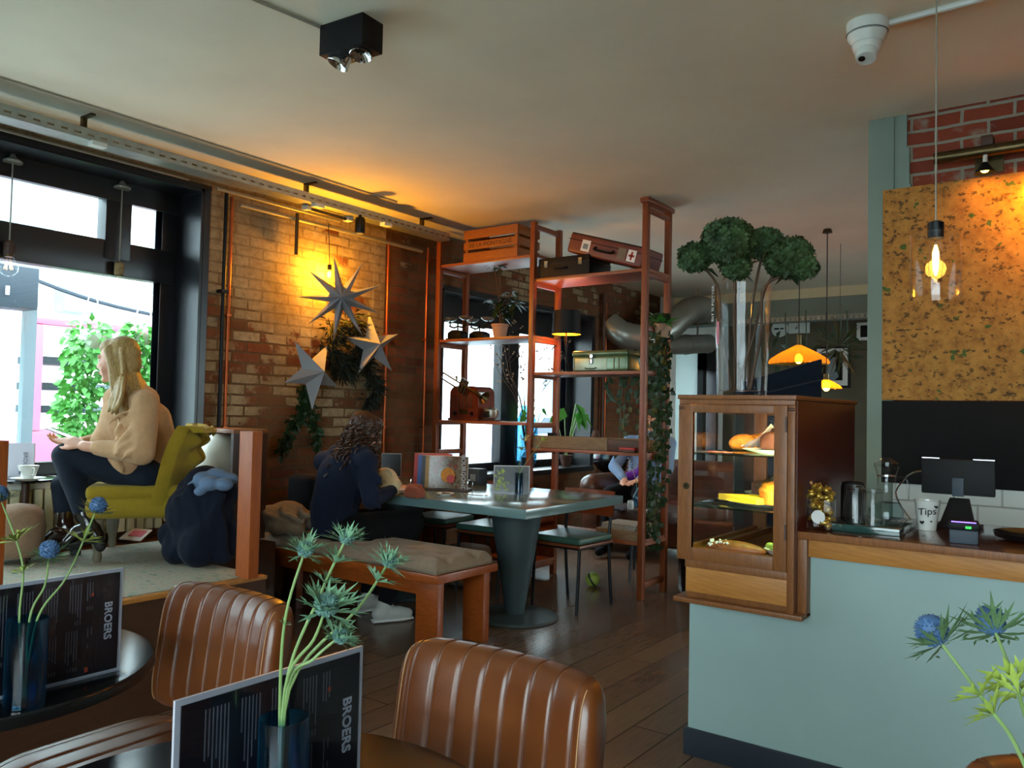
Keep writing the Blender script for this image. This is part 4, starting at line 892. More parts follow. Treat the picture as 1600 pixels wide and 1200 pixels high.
limb(tr_, [hipL, lerp(hipL, knL, .5), knL], [.096, .088, .068]); tr_.cap(knL, lerp(knL, anL, .45), .067, .060, 14); tr_.cap(lerp(knL, anL, .45), lerp(knL, anL, .96), .058, .048, 14); tr_.cap(pelvis, hipL, .13, .10); tr_.cap(pelvis, hipR, .13, .10)
build('trousers', tr_, 'jeans', womA, world=True, fuse=.009, sm=5)
def boot(an, toe, heel, m, shaft, o, k=1):
    t = MB(); up = (shaft-an).normalized(); t.cap(an+up*.10, an, .050, .047, 12); t.cap(an, heel, .045, .036, 12); t.cap(lerp(heel, an, .35), lerp(an, toe, .55)-up*.02, .042, .038, 12); t.cap(lerp(an, toe, .5)-up*.022, toe, .038, .026, 12)
    bt = build('boot', t, m, o, world=True, fuse=.006, sm=4)
    so = MB(); dn = -up; a, e = heel+dn*.03, toe+dn*.022; so.tube([a, lerp(a, e, .4)+up*.008, lerp(a, e, .75), e+(e-a).normalized()*.02], [.034, .030, .038, .018], 12, flat=.35, hint=up.cross(e-a)); so.cap(heel+dn*.03, heel+dn*.055, .027, .025, 10)
    build('sole', so, 'sole', bt, world=True)
boot(anL, W(104, 846, 3.98), W(152, 838, 4.04), 'bootleather', knL, womA); boot(anR, W(74, 842, 4.16), W(118, 850, 4.24), 'bootbrown', knR, womA)
# hair: a cap plus long locks
def hair_cap(mb, c, fb, s, back=.02, thick=1.0):
    old = mb.m; mb.m = mtx(c, *fb) @ Matrix.Scale(s, 4)
    mb.sph((-.036, 0, .038), (.088*thick, .083, .090), 22, 14); mb.sph((-.056, 0, -.015), (.066, .079, .09), 18, 12); mb.sph((.020, 0, .078), (.066, .060, .042)); mb.sph((.045, 0, .070), (.046, .052, .028)); mb.m = old
h = MB(); f_, l_, u_ = fbw; hair_cap(h, hc, fbw, .98)
mm = mtx(hc, f_, l_, u_); Rr = random.Random(4)
for k in range(46):
    a = lerp(.50, 1.0, k/45)*PI; sgn = 1 if k % 2 else -1                 # from the temples round to the back
    st_ = V((.035+.055*math.cos(a) - .02, sgn*.078*math.sin(a)+.0, .055+.02*Rr.random())); mid = V((-.01+.075*math.cos(a), sgn*.088*math.sin(a), -.05)); L = .19+.10*Rr.random() if a > 1.2 else .17
    end = V((-.03+.10*math.cos(a)-.02, sgn*(.10+.02*Rr.random())*math.sin(a), -.05-L)); end2 = end+V((-.02+Rr.uniform(-.02, .02), 0, -.05))
    h.tube([mm @ p for p in spline([st_, mid, end, end2], 4)], [.012]*5+[.014]*4+[.012, .010, .007, .003], 7)
for q0, q1, q2 in (((188, 588, 4.09), (180, 622, 4.03), (168, 645, 4.02)), ((190, 584, 4.08), (184, 622, 4.02), (174, 648, 4.0)), ((194, 588, 4.07), (190, 622, 4.01), (180, 642, 4.0)), ((186, 592, 4.10), (176, 620, 4.04), (171, 636, 4.02))):
    h.tube(spline([W(*q0), W(*q1), W(*q2)], 5), [.006, .008, .009, .010, .011, .012, .013, .013, .012, .009, .004], 8)
for k in range(22):
    x = 193+k*1.05; h.tube(spline([W(x-3, 548+R.uniform(-6, 6), 4.12+k*.008), W(x+1, 590, 4.10+k*.008), W(x+3+k*.95, 622+k*.9+R.uniform(-3, 3), 4.08+k*.010)], 4), [.013]*5+[.011, .009, .006, .003], 7)
build('hair', h, 'blond', womA, world=True, fuse=.0055, sm=2)
ph = S('phone', MB().obox((0, 0, 0), hdL, DL, V((0, 0, 1)), .145, .07, .008, .003), 'blackgloss', 'phone held in the hands of the woman in the camel jumper', 'phone'); ph.location = W(93, 683.5, 4.14)
# ---- woman in navy writing at the table, seen from behind
nf = V((.18, 1, 0)).normalized(); fb2 = basis(nf); nl = fb2[1]           # faces the table; nl = her left
hc2 = W(572, 677, 5.02); hf2 = (nf*.9+RT*.28+V((0, 0, -.42))); up2 = (V((0, 0, 1))+nf*.38)
nk2 = W(553, 702, 4.96); ch2 = W(535, 745, 4.92); ws2 = W(522, 795, 4.94); pv2 = W(527, 828, 4.98)
sL2, sR2 = W(508, 722, 5.08), W(572, 722, 4.84); eL2, eR2 = W(540, 775, 5.26), W(580, 782, 4.80); wL2, wR2 = W(598, 765, 5.22), W(615, 765, 4.96)
hL, hR = W(517, 828, 5.06), W(545, 832, 4.90); kL, kR = W(592, 812, 5.36), W(645, 815, 5.10); aL, aR = W(575, 930, 5.2), W(600, 925, 4.95); aL.z = .09; aR.z = .09
b = MB(); fb2 = head_into(b, hc2, hf2, up2, .98); b.cap(W(562, 695, 4.99), nk2, .05, .056, 14); b.cap(nk2, ch2, .085, .12, 16); b.cap(ch2, ws2, .12, .105, 16); b.cap(ws2, pv2, .11, .13, 16); b.cap(sL2, sR2, .05, .05)
limb(b, [sL2, eL2, wL2], [.042, .036, .026]); limb(b, [sR2, eR2, wR2], [.042, .036, .026]); limb(b, [hL, kL, aL], [.075, .052, .036]); limb(b, [hR, kR, aR], [.075, .052, .036])
d1, d2 = W(640, 758, 5.12)-wL2, W(645, 758, 5.04)-wR2
hand_into(b, wL2+d1.normalized()*.01, d1, V((0, 0, 1)), .95, (.5, .55, .6, .6), left=True); hand_into(b, wR2+d2.normalized()*.01, d2, V((0, 0, 1)), .95, (.6, .6, .65, .7), left=False)
womB = build('person', b, 'skin', None, fuse=.0055, sm=5); base(womB); tag(womB, 'woman with brown curly hair and navy top on the bench, bent over the table', 'person')
face_parts(womB, hc2, hf2, up2, .98)
j = MB(); j.cap(nk2-V((0, 0, .035)), ch2, .10, .15, 18); j.cap(ch2, ws2, .155, .145, 18); j.cap(ws2, pv2, .148, .155, 18); j.cap(sL2, sR2, .075, .075, 14); j.cap(lerp(sL2, nk2, .5), ch2, .08, .12); j.cap(lerp(sR2, nk2, .4), ch2, .08, .12)
for s_, e_, w_ in ((sL2, eL2, wL2), (sR2, eR2, wR2)): j.cap(s_, lerp(s_, e_, .5), .068, .062, 14); j.cap(lerp(s_, e_, .5), e_, .062, .056, 14); j.cap(e_, lerp(e_, w_, .92), .055, .038, 14)
Rr = random.Random(8)
for k in range(14):
    q = lerp(sR2, eR2, Rr.random())-DL*.05+RT*Rr.uniform(-.05, .05); j.tube([q, q+V((0, 0, -.03))+RT*.03, q+V((0, 0, -.06))+RT*.07], [.005, .012, .005], 6)
    q = lerp(nk2, pv2, Rr.uniform(.2, .95))-DL*.13+RT*Rr.uniform(-.1, .02); j.tube([q, q+V((0, 0, -.06))+RT*.02, q+V((0, 0, -.12))+RT*.05], [.005, .012, .005], 6)
build('top', j, 'navy', womB, world=True, fuse=.009, sm=5)
s_ = MB(); s_.cap(pv2, hL, .16, .12, 16); s_.cap(pv2, hR, .16, .12, 16)
for h_, k_, a_ in ((hL, kL, aL), (hR, kR, aR)): s_.cap(h_, lerp(h_, k_, .5), .115, .10, 16); s_.cap(lerp(h_, k_, .5), k_, .10, .08, 16); s_.cap(k_, lerp(k_, a_, .5), .078, .066, 14); s_.cap(lerp(k_, a_, .5), lerp(k_, a_, .9), .066, .055, 14)
build('trousers', s_, 'blackcloth', womB, world=True, fuse=.010, sm=5)
for a_, lab in ((aL, 0), (aR, 1)):
    f2 = V((.45, .9, 0)).normalized() if lab else nf
    t = MB(); p0 = V((a_.x, a_.y, .0)); t.cap(p0+V((0, 0, .10)), p0+V((0, 0, .065)), .046, .048, 12); t.cap(p0-f2*.03+V((0, 0, .055)), p0+f2*.10+V((0, 0, .050)), .044, .042, 12); t.cap(p0+f2*.10+V((0, 0, .048)), p0+f2*.155+V((0, 0, .042)), .042, .033, 12)
    sn = build('sneaker', t, 'sneaker', womB, world=True, fuse=.006, sm=3); build('sole', MB().tube([p0-f2*.065+V((0, 0, .012)), p0+f2*.02+V((0, 0, .012)), p0+f2*.12+V((0, 0, .012)), p0+f2*.19+V((0, 0, .012))], [.038, .040, .046, .024], 14, flat=.28, hint=f2.cross(V((0, 0, 1)))), 'paper', sn, world=True)
h = MB(); hair_cap(h, hc2, fb2, 1.03); mm = mtx(hc2, *fb2); Rr = random.Random(14)
def curl(p, d, L, r=.010, amp=.014, turns=5):
    n = int(turns*6); x, y, d = frame(d); ph_ = Rr.random()*6; pts = []
    for i in range(n+1):
        t = i/n; g = V((0, 0, -.18*t*t)); pts.append(p+d*L*t+g*L+(x*math.cos(ph_+turns*2*PI*t)+y*math.sin(ph_+turns*2*PI*t))*amp*min(1, t*3))
    h.tube(pts, [r*(1-.55*i/n) for i in range(n+1)], 6)
for k in range(125):
    a = Rr.uniform(-1.0, 1.0)*PI; e = Rr.uniform(-.5, 1.0); q = mm @ V((-.025+.085*math.cos(a), .082*math.sin(a), .03+.05*e)); tgt = lerp(nk2, ch2, Rr.uniform(-.1, .55))-DL*Rr.uniform(-.05, .17)+RT*Rr.uniform(-.12, .10)
    if (math.cos(a) > .55): tgt = W(Rr.uniform(575, 592), Rr.uniform(705, 750), 4.95+Rr.uniform(-.03, .1))
    curl(q, tgt-q, (tgt-q).length*Rr.uniform(.75, 1.1))
for k in range(14): q = W(Rr.uniform(515, 560), Rr.uniform(700, 715), 4.84); curl(q, V((Rr.uniform(-.3, .1), 0, -1)), .10, .008, .012, 3)
build('hair', h, 'brownhair', womB, world=True)
# ---- person in light denim on the sofa beyond the rack
HP = V((-3.60, 7.05, .56)); hc3 = HP+V((.10, -.06, .72)); f3 = V((.3, -.6, -.25)); b = MB(); fb3 = head_into(b, hc3, f3, (0, 0, 1), .98)
nk3, ch3, pv3 = HP+V((.07, -.02, .56)), HP+V((.03, 0, .32)), HP+V((0, 0, .03)); sA, sB = HP+V((-.13, -.06, .47)), HP+V((.25, .02, .47))
eA, wA = HP+V((-.20, -.22, .24)), HP+V((.02, -.42, .14)); eB, wB = HP+V((.32, -.16, .24)), HP+V((.14, -.40, .14)); kA, kB = HP+V((-.10, -.46, .0)), HP+V((.20, -.44, .0)); fA, fB_ = V((kA.x, kA.y-.08, .085)), V((kB.x, kB.y-.08, .085))
b.cap(hc3-V((0, 0, .07)), nk3, .05, .055); b.cap(nk3, ch3, .085, .13); b.cap(ch3, pv3, .13, .14); b.cap(sA, sB, .05, .05); limb(b, [sA, eA, wA], [.042, .036, .026]); limb(b, [sB, eB, wB], [.042, .036, .026]); limb(b, [pv3, kA, fA], [.09, .055, .04]); limb(b, [pv3, kB, fB_], [.09, .055, .04])
hand_into(b, wA, V((.3, -.8, -.1)), (0, 0, 1), .9); hand_into(b, wB, V((-.1, -.9, -.1)), (0, 0, 1), .9, left=False)
pC = build('person', b, 'skin', None, fuse=.007, sm=4); base(pC); tag(pC, 'person in light denim jacket on the leather sofa, partly hidden by ivy', 'person'); face_parts(pC, hc3, f3, (0, 0, 1), .98)
j = MB(); j.cap(nk3-V((0, 0, .04)), ch3, .11, .16); j.cap(ch3, pv3+V((0, 0, .03)), .16, .17); j.cap(sA, sB, .075, .075)
for s_, e_, w_ in ((sA, eA, wA), (sB, eB, wB)): j.cap(s_, e_, .07, .06); j.cap(e_, lerp(e_, w_, .9), .058, .042)
for k in range(12): q = lerp(sA, pv3, R.random())-DL*.13+RT*R.uniform(-.03, .12); j.tube([q, q+V((.02, 0, -.06)), q+V((.05, 0, -.11))], [.005, .012, .005], 6)
build('denim_jacket', j, 'denim', pC, world=True, fuse=.011, sm=4)
t = MB()
for k_, f_2 in ((kA, fA), (kB, fB_)): t.cap(pv3, k_, .13, .085); t.cap(k_, f_2, .08, .06); t.cap(f_2, f_2+V((.0, -.12, -.03)), .05, .04)
build('trousers', t, 'blackcloth', pC, world=True, fuse=.012, sm=4)
h = MB(); hair_cap(h, hc3, fb3, 1.0); mm = mtx(hc3, *fb3)
for k in range(30): a = R.uniform(.35, 1)*PI*R.choice((1, -1)); q = mm @ V((-.02+.08*math.cos(a), .08*math.sin(a), .03)); h.tube(spline([q, q+V((0, 0, -.12)), q+V((R.uniform(-.02, .02), -.03, -.22))], 4), [.014]*6+[.01, .008, .004], 6)
build('hair', h, 'brownhair', pC, world=True)
sc_ = S('purple_scarf', MB().chain([(-.06, 0, .02), (.04, .02, .04), (.08, -.03, .10)], [.05, .06, .045]), 'purple', 'bright purple cloth in the lap of the person in denim', 'scarf', fuse=.01); sc_.location = HP+V((.10, -.33, .13))
# ================================================================ the shelf rack
RX = (-4.60, -3.62, -2.645); RY0, RY1 = 5.16, 5.52
rk = T('shelf_rack', 'tall red brown wooden ladder rack dividing the room, with shelves at several heights', 'shelving', (-3.62, 5.34, 0))
def ladder(x, zt, rungs, capped=0):
    t = MB(); pw = .022
    for y in (RY0, RY1): t.box((x-pw, y-pw, 0), (x+pw, y+pw, zt), .006)
    for z in rungs: t.box((x-.015, RY0, z-.02), (x+.015, RY1, z+.02), .004)
    if capped: t.box((x-.035, RY0-.035, zt), (x+.035, RY1+.035, zt+.035), .006); t.box((x-.02, RY0, zt-.06), (x+.02, RY1, zt-.03), .004)
    build('ladder_frame', t, 'rackwood', rk, world=True)
ladder(RX[0], 2.80, (2.50, 1.86, 1.20, .95, .62, .10)); ladder(RX[1], 2.80, (2.76, 2.31, 1.87, 1.59, 1.20, 1.0, .45, .10)); ladder(RX[2], CEIL-.045, (2.31, 1.92, 1.60, 1.0, .40, .10), 1)
def shelf(a, b, z, th=.024, m='shelfwood'): build('shelf', MB().box((RX[a]-.02, RY0-.005, z-th), (RX[b]+.02, RY1+.005, z), .003), m, rk, world=True)
S1, S2, S3 = 2.545, 1.905, 1.222
shelf(0, 1, S1); shelf(0, 1, S2); shelf(0, 1, S3)
Q1, Q2, Q3, Q4 = 2.348, 1.615, 1.03, .40
shelf(1, 2, Q1); shelf(1, 2, Q2); shelf(1, 2, Q3); shelf(1, 2, Q4); shelf(0, 1, .62); shelf(0, 1, .14); build('shelf_panel', MB().box((RX[0], RY1-.02, .14), (RX[1], RY1, .62)), 'rackwood', rk, world=True)
# wooden crate with branded lettering
cr = T('wooden_crate', 'wooden slatted crate with worn lettering on the top left shelf of the rack', 'crate', (-4.03, 5.34, S1))
x0, x1, y0, y1 = -4.36, -3.80, 5.185, 5.50
t = MB()
for z, h in ((0.005, .075), (.105, .065), (.195, .075)):
    for y in (y0, y1-.012): build('slat', MB().box((x0, y, S1+z), (x1, y+.012, S1+z+h), .002), 'cratewood', cr, world=True)
    for x in (x0, x1-.012): build('slat', MB().box((x, y0+.013, S1+z), (x+.012, y1-.013, S1+z+h), .002), 'cratewood', cr, world=True)
for x in (x0+.013, x1-.038):
    for y in (y0+.013, y1-.038): build('corner_post', MB().box((x, y, S1), (x+.025, y+.025, S1+.275)), 'cratewood', cr, world=True)
build('bottom', MB().box((x0, y0, S1+.001), (x1, y1, S1+.012)), 'cratewood', cr, world=True)
text('lettering', 'DE LA MONTAGNE', .052, 'darkwood', cr, ((x0+x1)/2, y0-.001, S1+.137), (1, 0, 0), (0, 0, 1))
# suitcases
sk = T('suitcase', 'black suitcase lying under the tilted red brown suitcase on the rack', 'suitcase', (-3.30, 5.34, Q1))
build('shell', MB().box((-3.585, 5.175, Q1+.002), (-3.12, 5.50, Q1+.155), .012), 'black', sk, world=True); build('lid_seam', MB().box((-3.587, 5.173, Q1+.10), (-3.118, 5.502, Q1+.106)), 'blackgloss', sk, world=True)
build('handle', MB().tube(spline([(-3.42, 5.172, Q1+.07), (-3.41, 5.15, Q1+.06), (-3.33, 5.15, Q1+.06), (-3.32, 5.172, Q1+.07)], 3), .008, 6), 'black', sk, world=True)
for x in (-3.51, -3.2): build('clasp', MB().box((x-.015, 5.168, Q1+.08), (x+.015, 5.176, Q1+.13)), 'chrome', sk, world=True)
sk = T('suitcase', 'red brown suitcase with pale stickers leaning tilted over the black suitcase', 'suitcase', (-2.70, 5.335, Q1+.004)); an = math.atan2(.185, .62); uX, uZ = V((-math.cos(an), 0, math.sin(an))), V((math.sin(an), 0, math.cos(an)))
L, H, Dp = .66, .155, .30; YF = -Dp/2
cc = uX*(L/2+.002)+uZ*(H/2+.0); build('shell', MB().obox(cc, -uX, (0, 1, 0), uZ, L, Dp, H, .022, 3), 'suitcase', sk)
build('lid_seam', MB().obox(cc+uZ*.025, -uX, (0, 1, 0), uZ, L+.003, Dp+.003, .006), 'black', sk)
build('top_edging', MB().obox(cc+uZ*(H/2-.006), -uX, (0, 1, 0), uZ, L-.03, Dp+.002, .010, .003), 'black', sk)
build('handle', MB().tube(spline([cc+uX*.075+V((0, YF, 0)), cc+uX*.07-uZ*.02+V((0, YF-.025, 0)), cc-uX*.07-uZ*.02+V((0, YF-.025, 0)), cc-uX*.075+V((0, YF, 0))], 4), .009, 7), 'black', sk)
for dx, w, m in ((.17, .075, 'porcelain'), (-.15, .07, 'greycloth'), (-.235, .07, 'paper')): build('sticker', MB().obox(cc+uX*dx+uZ*-.005+V((0, YF-.001, 0)), -uX, (0, 1, 0), uZ, w, .002, .085), m, sk)
build('sticker_cross', MB().obox(cc-uX*.235-uZ*.005+V((0, YF-.0025, 0)), -uX, (0, 1, 0), uZ, .05, .001, .016).obox(cc-uX*.235-uZ*.005+V((0, YF-.0025, 0)), -uX, (0, 1, 0), uZ, .016, .001, .06), 'red', sk)
build('sticker_mark', MB().obox(cc+uX*.17-uZ*.01+V((0, YF-.0025, 0)), -uX, (0, 1, 0), uZ, .045, .001, .04), 'outgrey', sk)
# table lamp
tl = T('table_lamp', 'table lamp with black drum shade glowing gold inside, on the rack', 'lamp', (-3.43, 5.36, Q2)); sz = on(880, 523, 'y', 5.36).z-Q2
build('base', MB().lathe([(.07, 0), (.07, .008), (.015, .014)], n=24), 'blackmetal', tl); build('stem', MB().cyl((0, 0, .012), (0, 0, sz+.05), .006, 8), 'blackmetal', tl)
t = MB(); t.lathe([(.115, sz), (.108, sz+.185)], n=40, capb=False, capt=False); build('lamp_shade', t, 'black', tl)
build('shade_lining', MB().lathe([(.112, sz+.002), (.105, sz+.18)], n=40, capb=False, capt=False), 'shadeglow', tl); build('bulb', MB().sph((0, 0, sz+.12), (.028, .028, .04)), 'bulbglow', tl)
build('shade_ring', MB().tube([(-.107, 0, sz+.175), (0, 0, sz+.175), (.107, 0, sz+.175)], .003, 6), 'blackmetal', tl)
build('flex', MB().tube(spline([(0, .01, sz+.04), (-.03, .02, sz-.02), (-.01, .03, .1), (.03, .05, .01)], 5), .003, 5), 'black', tl)
lamp('rack_lamp', 'POINT', (-3.43, 5.36, Q2+sz+.05), 6, 'ffac50', size=.03)
# green bread tin and white planter with trailing pothos
bt = T('bread_tin', 'dented green enamel bread tin with a latch on the rack', 'tin', (-3.06, 5.31, Q2)); a, b = on(894, 580, 'y', 5.20).x+3.06, on(981, 580, 'y', 5.20).x+3.06
build('body', MB().box((a, -.11, 0), (b, .15, .12), .022, 3), 'greentin', bt); build('lid', MB().box((a-.005, -.118, .112), (b+.005, .155, .158), .024, 3), 'greentin', bt); build('front_plate', MB().box((a+.025, -.114, .012), (a+.30, -.108, .10), .004), 'palegreen', bt)
build('latch', MB().box((a+.15, -.124, .10), (a+.19, -.110, .135), .003).box((a+.155, -.122, .055), (a+.185, -.112, .10), .006), 'chrome', bt); build('handle', MB().tube(spline([(a+.12, -.114, .03), (a+.13, -.13, .022), (a+.20, -.13, .022), (a+.21, -.114, .03)], 3), .005, 6), 'greentin', bt)
for x in (a+.36, a+.40): build('rib', MB().tube([(x, -.112, .02), (x, -.112, .10)], .004, 6), 'brass', bt)
px_ = on(994, 577, 'y', 5.40).x; wpnt = T('hanging_plant', 'white pot with a trailing plant behind the green tin on the rack', 'plant', (px_, 5.42, Q2))
build('pot', MB().lathe([(.045, 0), (.062, .09), (.066, .105), (.055, .10)], n=20), 'porcelain', wpnt)
t = MB(); st_ = MB(); Rr = random.Random(6)
for k in range(9):
    x = Rr.uniform(-.33, .04); ln = Rr.uniform(.1, .62); pts = spline([(0, 0, .1), (x*.5, .09+Rr.uniform(0, .03), .12), (x, .13, -.05), (x+Rr.uniform(-.03, .03), .13, -.05-ln)], 5); st_.tube(pts, .003, 5)
    for q in pts[3:]:
        for _ in range(1): t.leaf(q, V((Rr.uniform(-1, 1), Rr.uniform(-.5, .2), -.8)), (0, -1, .2), Rr.uniform(.05, .085), .045, .2)
for k in range(24): a = Rr.random()*6.3; t.leaf((.02*math.cos(a), .02*math.sin(a), .1), (math.cos(a), math.sin(a), Rr.uniform(.2, 1.4)), (0, 0, 1), Rr.uniform(.06, .12), .05, .3)
build('foliage', t, 'leafdark', wpnt); build('vine', st_, 'leafdark', wpnt)
# ivy trailing down the right ladder
iv = T('ivy', 'long dark green ivy trailing down the right ladder of the rack', 'plant', (-2.60, 5.35, 1.86)); t = MB(); st_ = MB(); Rr = random.Random(12)
build('pot', MB().lathe([(.05, 0), (.07, .09), (.074, .1), (.06, .095)], (0, 0, .0), 18), 'terracotta', iv); build('pot_hook', MB().tube([(-.045, .0, .06), (-.05, 0, .03), (-.05, 0, -.005), (.07, 0, -.005)], .006, 6), 'blackmetal', iv)
for k in range(15):
    x, y = Rr.uniform(-.08, .075), Rr.uniform(-.09, .06); ln = Rr.uniform(.45, 1.45) if k > 4 else Rr.uniform(1.3, 1.62); pts = spline([(0, 0, .1), (x*.6, y*.6, .16), (x, y, -.05), (x*1.1+Rr.uniform(-.03, .03), y, -ln*.5), (x*.8, y*.8, -ln)], 8); st_.tube(pts, .0025, 4)
    for q in pts[6:]:
        for _ in range(2): t.leaf(q+rnd3(.02), V((Rr.uniform(-1, 1), Rr.uniform(-1, .4), -.7)), (Rr.uniform(-.5, .5), -1, .3), Rr.uniform(.035, .065), .045, .15)
build('foliage', t, 'leafdark', iv); build('vine', st_, 'twig', iv)
t = MB()
for k in range(26): a = Rr.random()*6.3; t.leaf((.03*math.cos(a), .03*math.sin(a), .1), (math.cos(a)+.5, math.sin(a), Rr.uniform(-.2, 1.4)), (0, 0, 1), Rr.uniform(.06, .13), .05, .3)
build('crown_leaves', t, 'leafbright', iv)
# scales and potted plant on the second shelf left
def scales(c, s, lab):
    o = T('kitchen_scale', lab, 'scale', c, -.15, 'old kitchen scales on the rack'); t = MB(); t.box((-.10*s, -.05, 0), (.10*s, .05, .02), .004).box((-.085*s, -.045, .02), (.085*s, .045, .06), .008).prism([(-.09*s, -.045, .06), (-.03*s, -.045, .085), (.03*s, -.045, .085), (.09*s, -.045, .06)], (0, .09, 0)); build('base', t, 'castiron', o)
    build('beam', MB().tube(spline([(-.11*s, 0, .13), (-.05*s, 0, .11), (0, 0, .12), (.05*s, 0, .11), (.11*s, 0, .13)], 4), .008, 7).tube([(0, 0, .08), (0, 0, .15)], .007, 6), 'castiron', o)
    for x in (-.10*s, .10*s): build('pan_support', MB().tube([(x, 0, .125), (x, 0, .17)], .006, 6).tube([(x-.03, 0, .14), (x, 0, .165), (x+.03, 0, .14)], .004, 5), 'castiron', o); build('pan', MB().lathe([(.03, .168), (.055*s, .185), (.062*s, .198), (.055*s, .194), (.02, .174)], (x, 0, 0), 20), 'steel', o)
c = on(716, 531, 'y', 5.28); scales((c.x, 5.27, S2), 1.0, 'dark old balance scale nearest the left ladder of the rack')
c = on(744, 529, 'y', 5.40); scales((c.x+.02, 5.42, S2), 1.05, 'dark old balance scale behind, close to the potted plant')
c = on(781, 524, 'y', 5.34); pp = T('potted_plant', 'leafy plant in a pale clay pot on the left side of the rack', 'plant', (c.x, 5.34, S2)); build('pot', MB().lathe([(.048, 0), (.068, .105), (.074, .107), (.074, .125), (.062, .12)], n=24), 'terracotta', pp)
t = MB(); st_ = MB(); Rr = random.Random(2)
for (ex, ey, ez, n) in ((-.10, .0, .54, 0), (-.02, 0, .50, 0), (.13, .02, .30, 1), (.18, .03, .20, 1), (-.16, .02, .26, 1), (-.08, .04, .2, 1), (.07, -.02, .22, 1)):
    pts = spline([(0, 0, .11), (ex*.25, ey, .11+ez*.5), (ex*.8, ey, .1+ez)], 5); st_.tube(pts, .0045, 5)
    for k in range(16 if ez < .45 else 9): a = Rr.random()*6.3; q = pts[-1] if ez > .45 else pts[Rr.randint(4, 10)]; t.leaf(q, (math.cos(a), math.sin(a)*.7, Rr.uniform(-.5, .7)), (0, 0, 1), Rr.uniform(.07, .12), .05, .3)
build('foliage', t, 'leafdark', pp); build('stem', st_, 'twig', pp)
# old radio with trumpet on top, toy apple house
c0_, c1_ = on(692, 655, 'y', 5.2).x, on(744, 655, 'y', 5.2).x; rdx = T('radio', 'old red brown wooden radio with a rounded top on the rack', 'radio', ((c0_+c1_)/2+.02, 5.34, S3)); w_ = .155
ztop = .29; prof = [(-w_, 0), (w_, 0), (w_, ztop-.07)]+[(w_-.07+.07*math.cos(a), ztop-.07+.07*math.sin(a)) for a in (.4, .8, 1.2, 1.57)]+[(-w_+.07+.07*math.cos(a), ztop-.07+.07*math.sin(a)) for a in (1.57, 2.0, 2.4, 2.8)]+[(-w_, ztop-.07)]
build('cabinet', MB().prism([(x, -.11, z) for x, z in prof], (0, .22, 0)), 'radiowood', rdx, smooth=False); build('speaker_cloth', MB().box((-.09, -.114, .11), (.09, -.109, .22), .002), 'darkwood', rdx)
for k in range(4): build('speaker_bar', MB().box((-.075+k*.044, -.119, .11), (-.06+k*.044, -.112, .22), .002), 'radiowood', rdx)
build('dial', MB().box((-.05, -.116, .055), (.05, -.111, .095)), 'brass', rdx)
for x in (-.09, .09): build('knob', MB().lathe([(.018, 0), (.015, .016)], (x, -.111, .06), 14, (0, -1, 0)), 'blackgloss', rdx)
build('plinth', MB().box((-w_-.01, -.12, 0), (w_+.01, .115, .02), .003), 'radiowood', rdx)
# trumpet lying across the radio
ty = 5.20; A0, A1 = on(692, 582, 'y', ty), on(757, 622, 'y', ty); ax_ = (A1-A0).normalized(); nx = V((-ax_.z, 0, ax_.x)); L_ = (A1-A0).length
tp = T('trumpet', 'tarnished trumpet leaning on top of the old radio', 'trumpet', tuple(A0+V((0, 0, 0))));
build('bell', MB().lathe([(.008, L_*.45), (.010, L_*.72), (.018, L_*.85), (.034, L_*.94), (.058, L_), (.055, L_), (.03, L_*.94)], (0, 0, 0), 20, ax_, capb=False, capt=False), 'brass', tp)
build('tubing', MB().tube(spline([ax_*L_*.75, ax_*L_*.1, ax_*.012-nx*.0, ax_*.0-nx*.025, ax_*.012-nx*.05, ax_*L_*.5-nx*.05], 5), .007, 7), 'brass', tp)
for k in range(3): build('valve', MB().tube([ax_*(L_*.44+k*.032)+nx*.05, ax_*(L_*.44+k*.032)-nx*.07], .012, 10), 'brass', tp)
build('mouthpiece', MB().tube([ax_*L_*.34+nx*.006, ax_*L_*.30+nx*.035], [.006, .011], 8), 'brass', tp)
tp.location.y = 5.20
c = on(767, 653, 'y', 5.3); ap = T('apple_ornament', 'small silver apple ornament with a cut out front beside the radio', 'ornament', (c.x, 5.3, S3))
build('base', MB().box((-.075, -.04, 0), (.075, .04, .012), .004), 'darkwood', ap); build('shell', MB().lathe([(.02, .012), (.05, .025), (.065, .06), (.06, .095), (.035, .112), (.012, .104)], n=24), 'steel', ap); build('door', MB().box((-.03, -.068, .03), (.03, -.045, .085), .012), 'castiron', ap); build('stalk', MB().tube([(0, 0, .10), (-.012, 0, .13)], .004, 6), 'castiron', ap)
# right bay: old beam trough, books, newspapers
ob = T('timber_trough', 'weathered grey timber trough along the middle right shelf of the rack', 'trough', (-3.14, 5.3, Q3))
build('front_board', MB().box((-3.60, 5.17, Q3+.002), (-2.94, 5.20, Q3+.095), .004), 'oldbeam', ob, world=True); build('front_board', MB().box((-2.938, 5.172, Q3+.004), (-2.67, 5.20, Q3+.085), .004), 'darkwood', ob, world=True); build('back_board', MB().box((-3.60, 5.44, Q3+.002), (-2.67, 5.47, Q3+.09)), 'oldbeam', ob, world=True)
build('bottom', MB().box((-3.60, 5.20, Q3+.002), (-2.67, 5.44, Q3+.014)), 'oldbeam', ob, world=True)
for k, m in enumerate(('red', 'darkwood')): S('book', MB().box((-2.80, 5.10-.0, 0), (-2.68, 5.168, .016), .002), m, ('thin red book lying at the right end of the timber trough', 'thin dark book under the red book at the right end of the trough')[k], 'book', 'books beside the trough').location = (-2.75, 5.15, Q3+(.019 if k == 0 else .002))
sb_ = S('small_box', MB().box((-.028, -.028, 0), (.028, .028, .10), .004), 'black', 'small black box standing in the trough by the middle ladder', 'box'); c = on(724, 625, 'y', 5.3); sb_.location = (-3.52, 5.32, Q3+.095-.08)
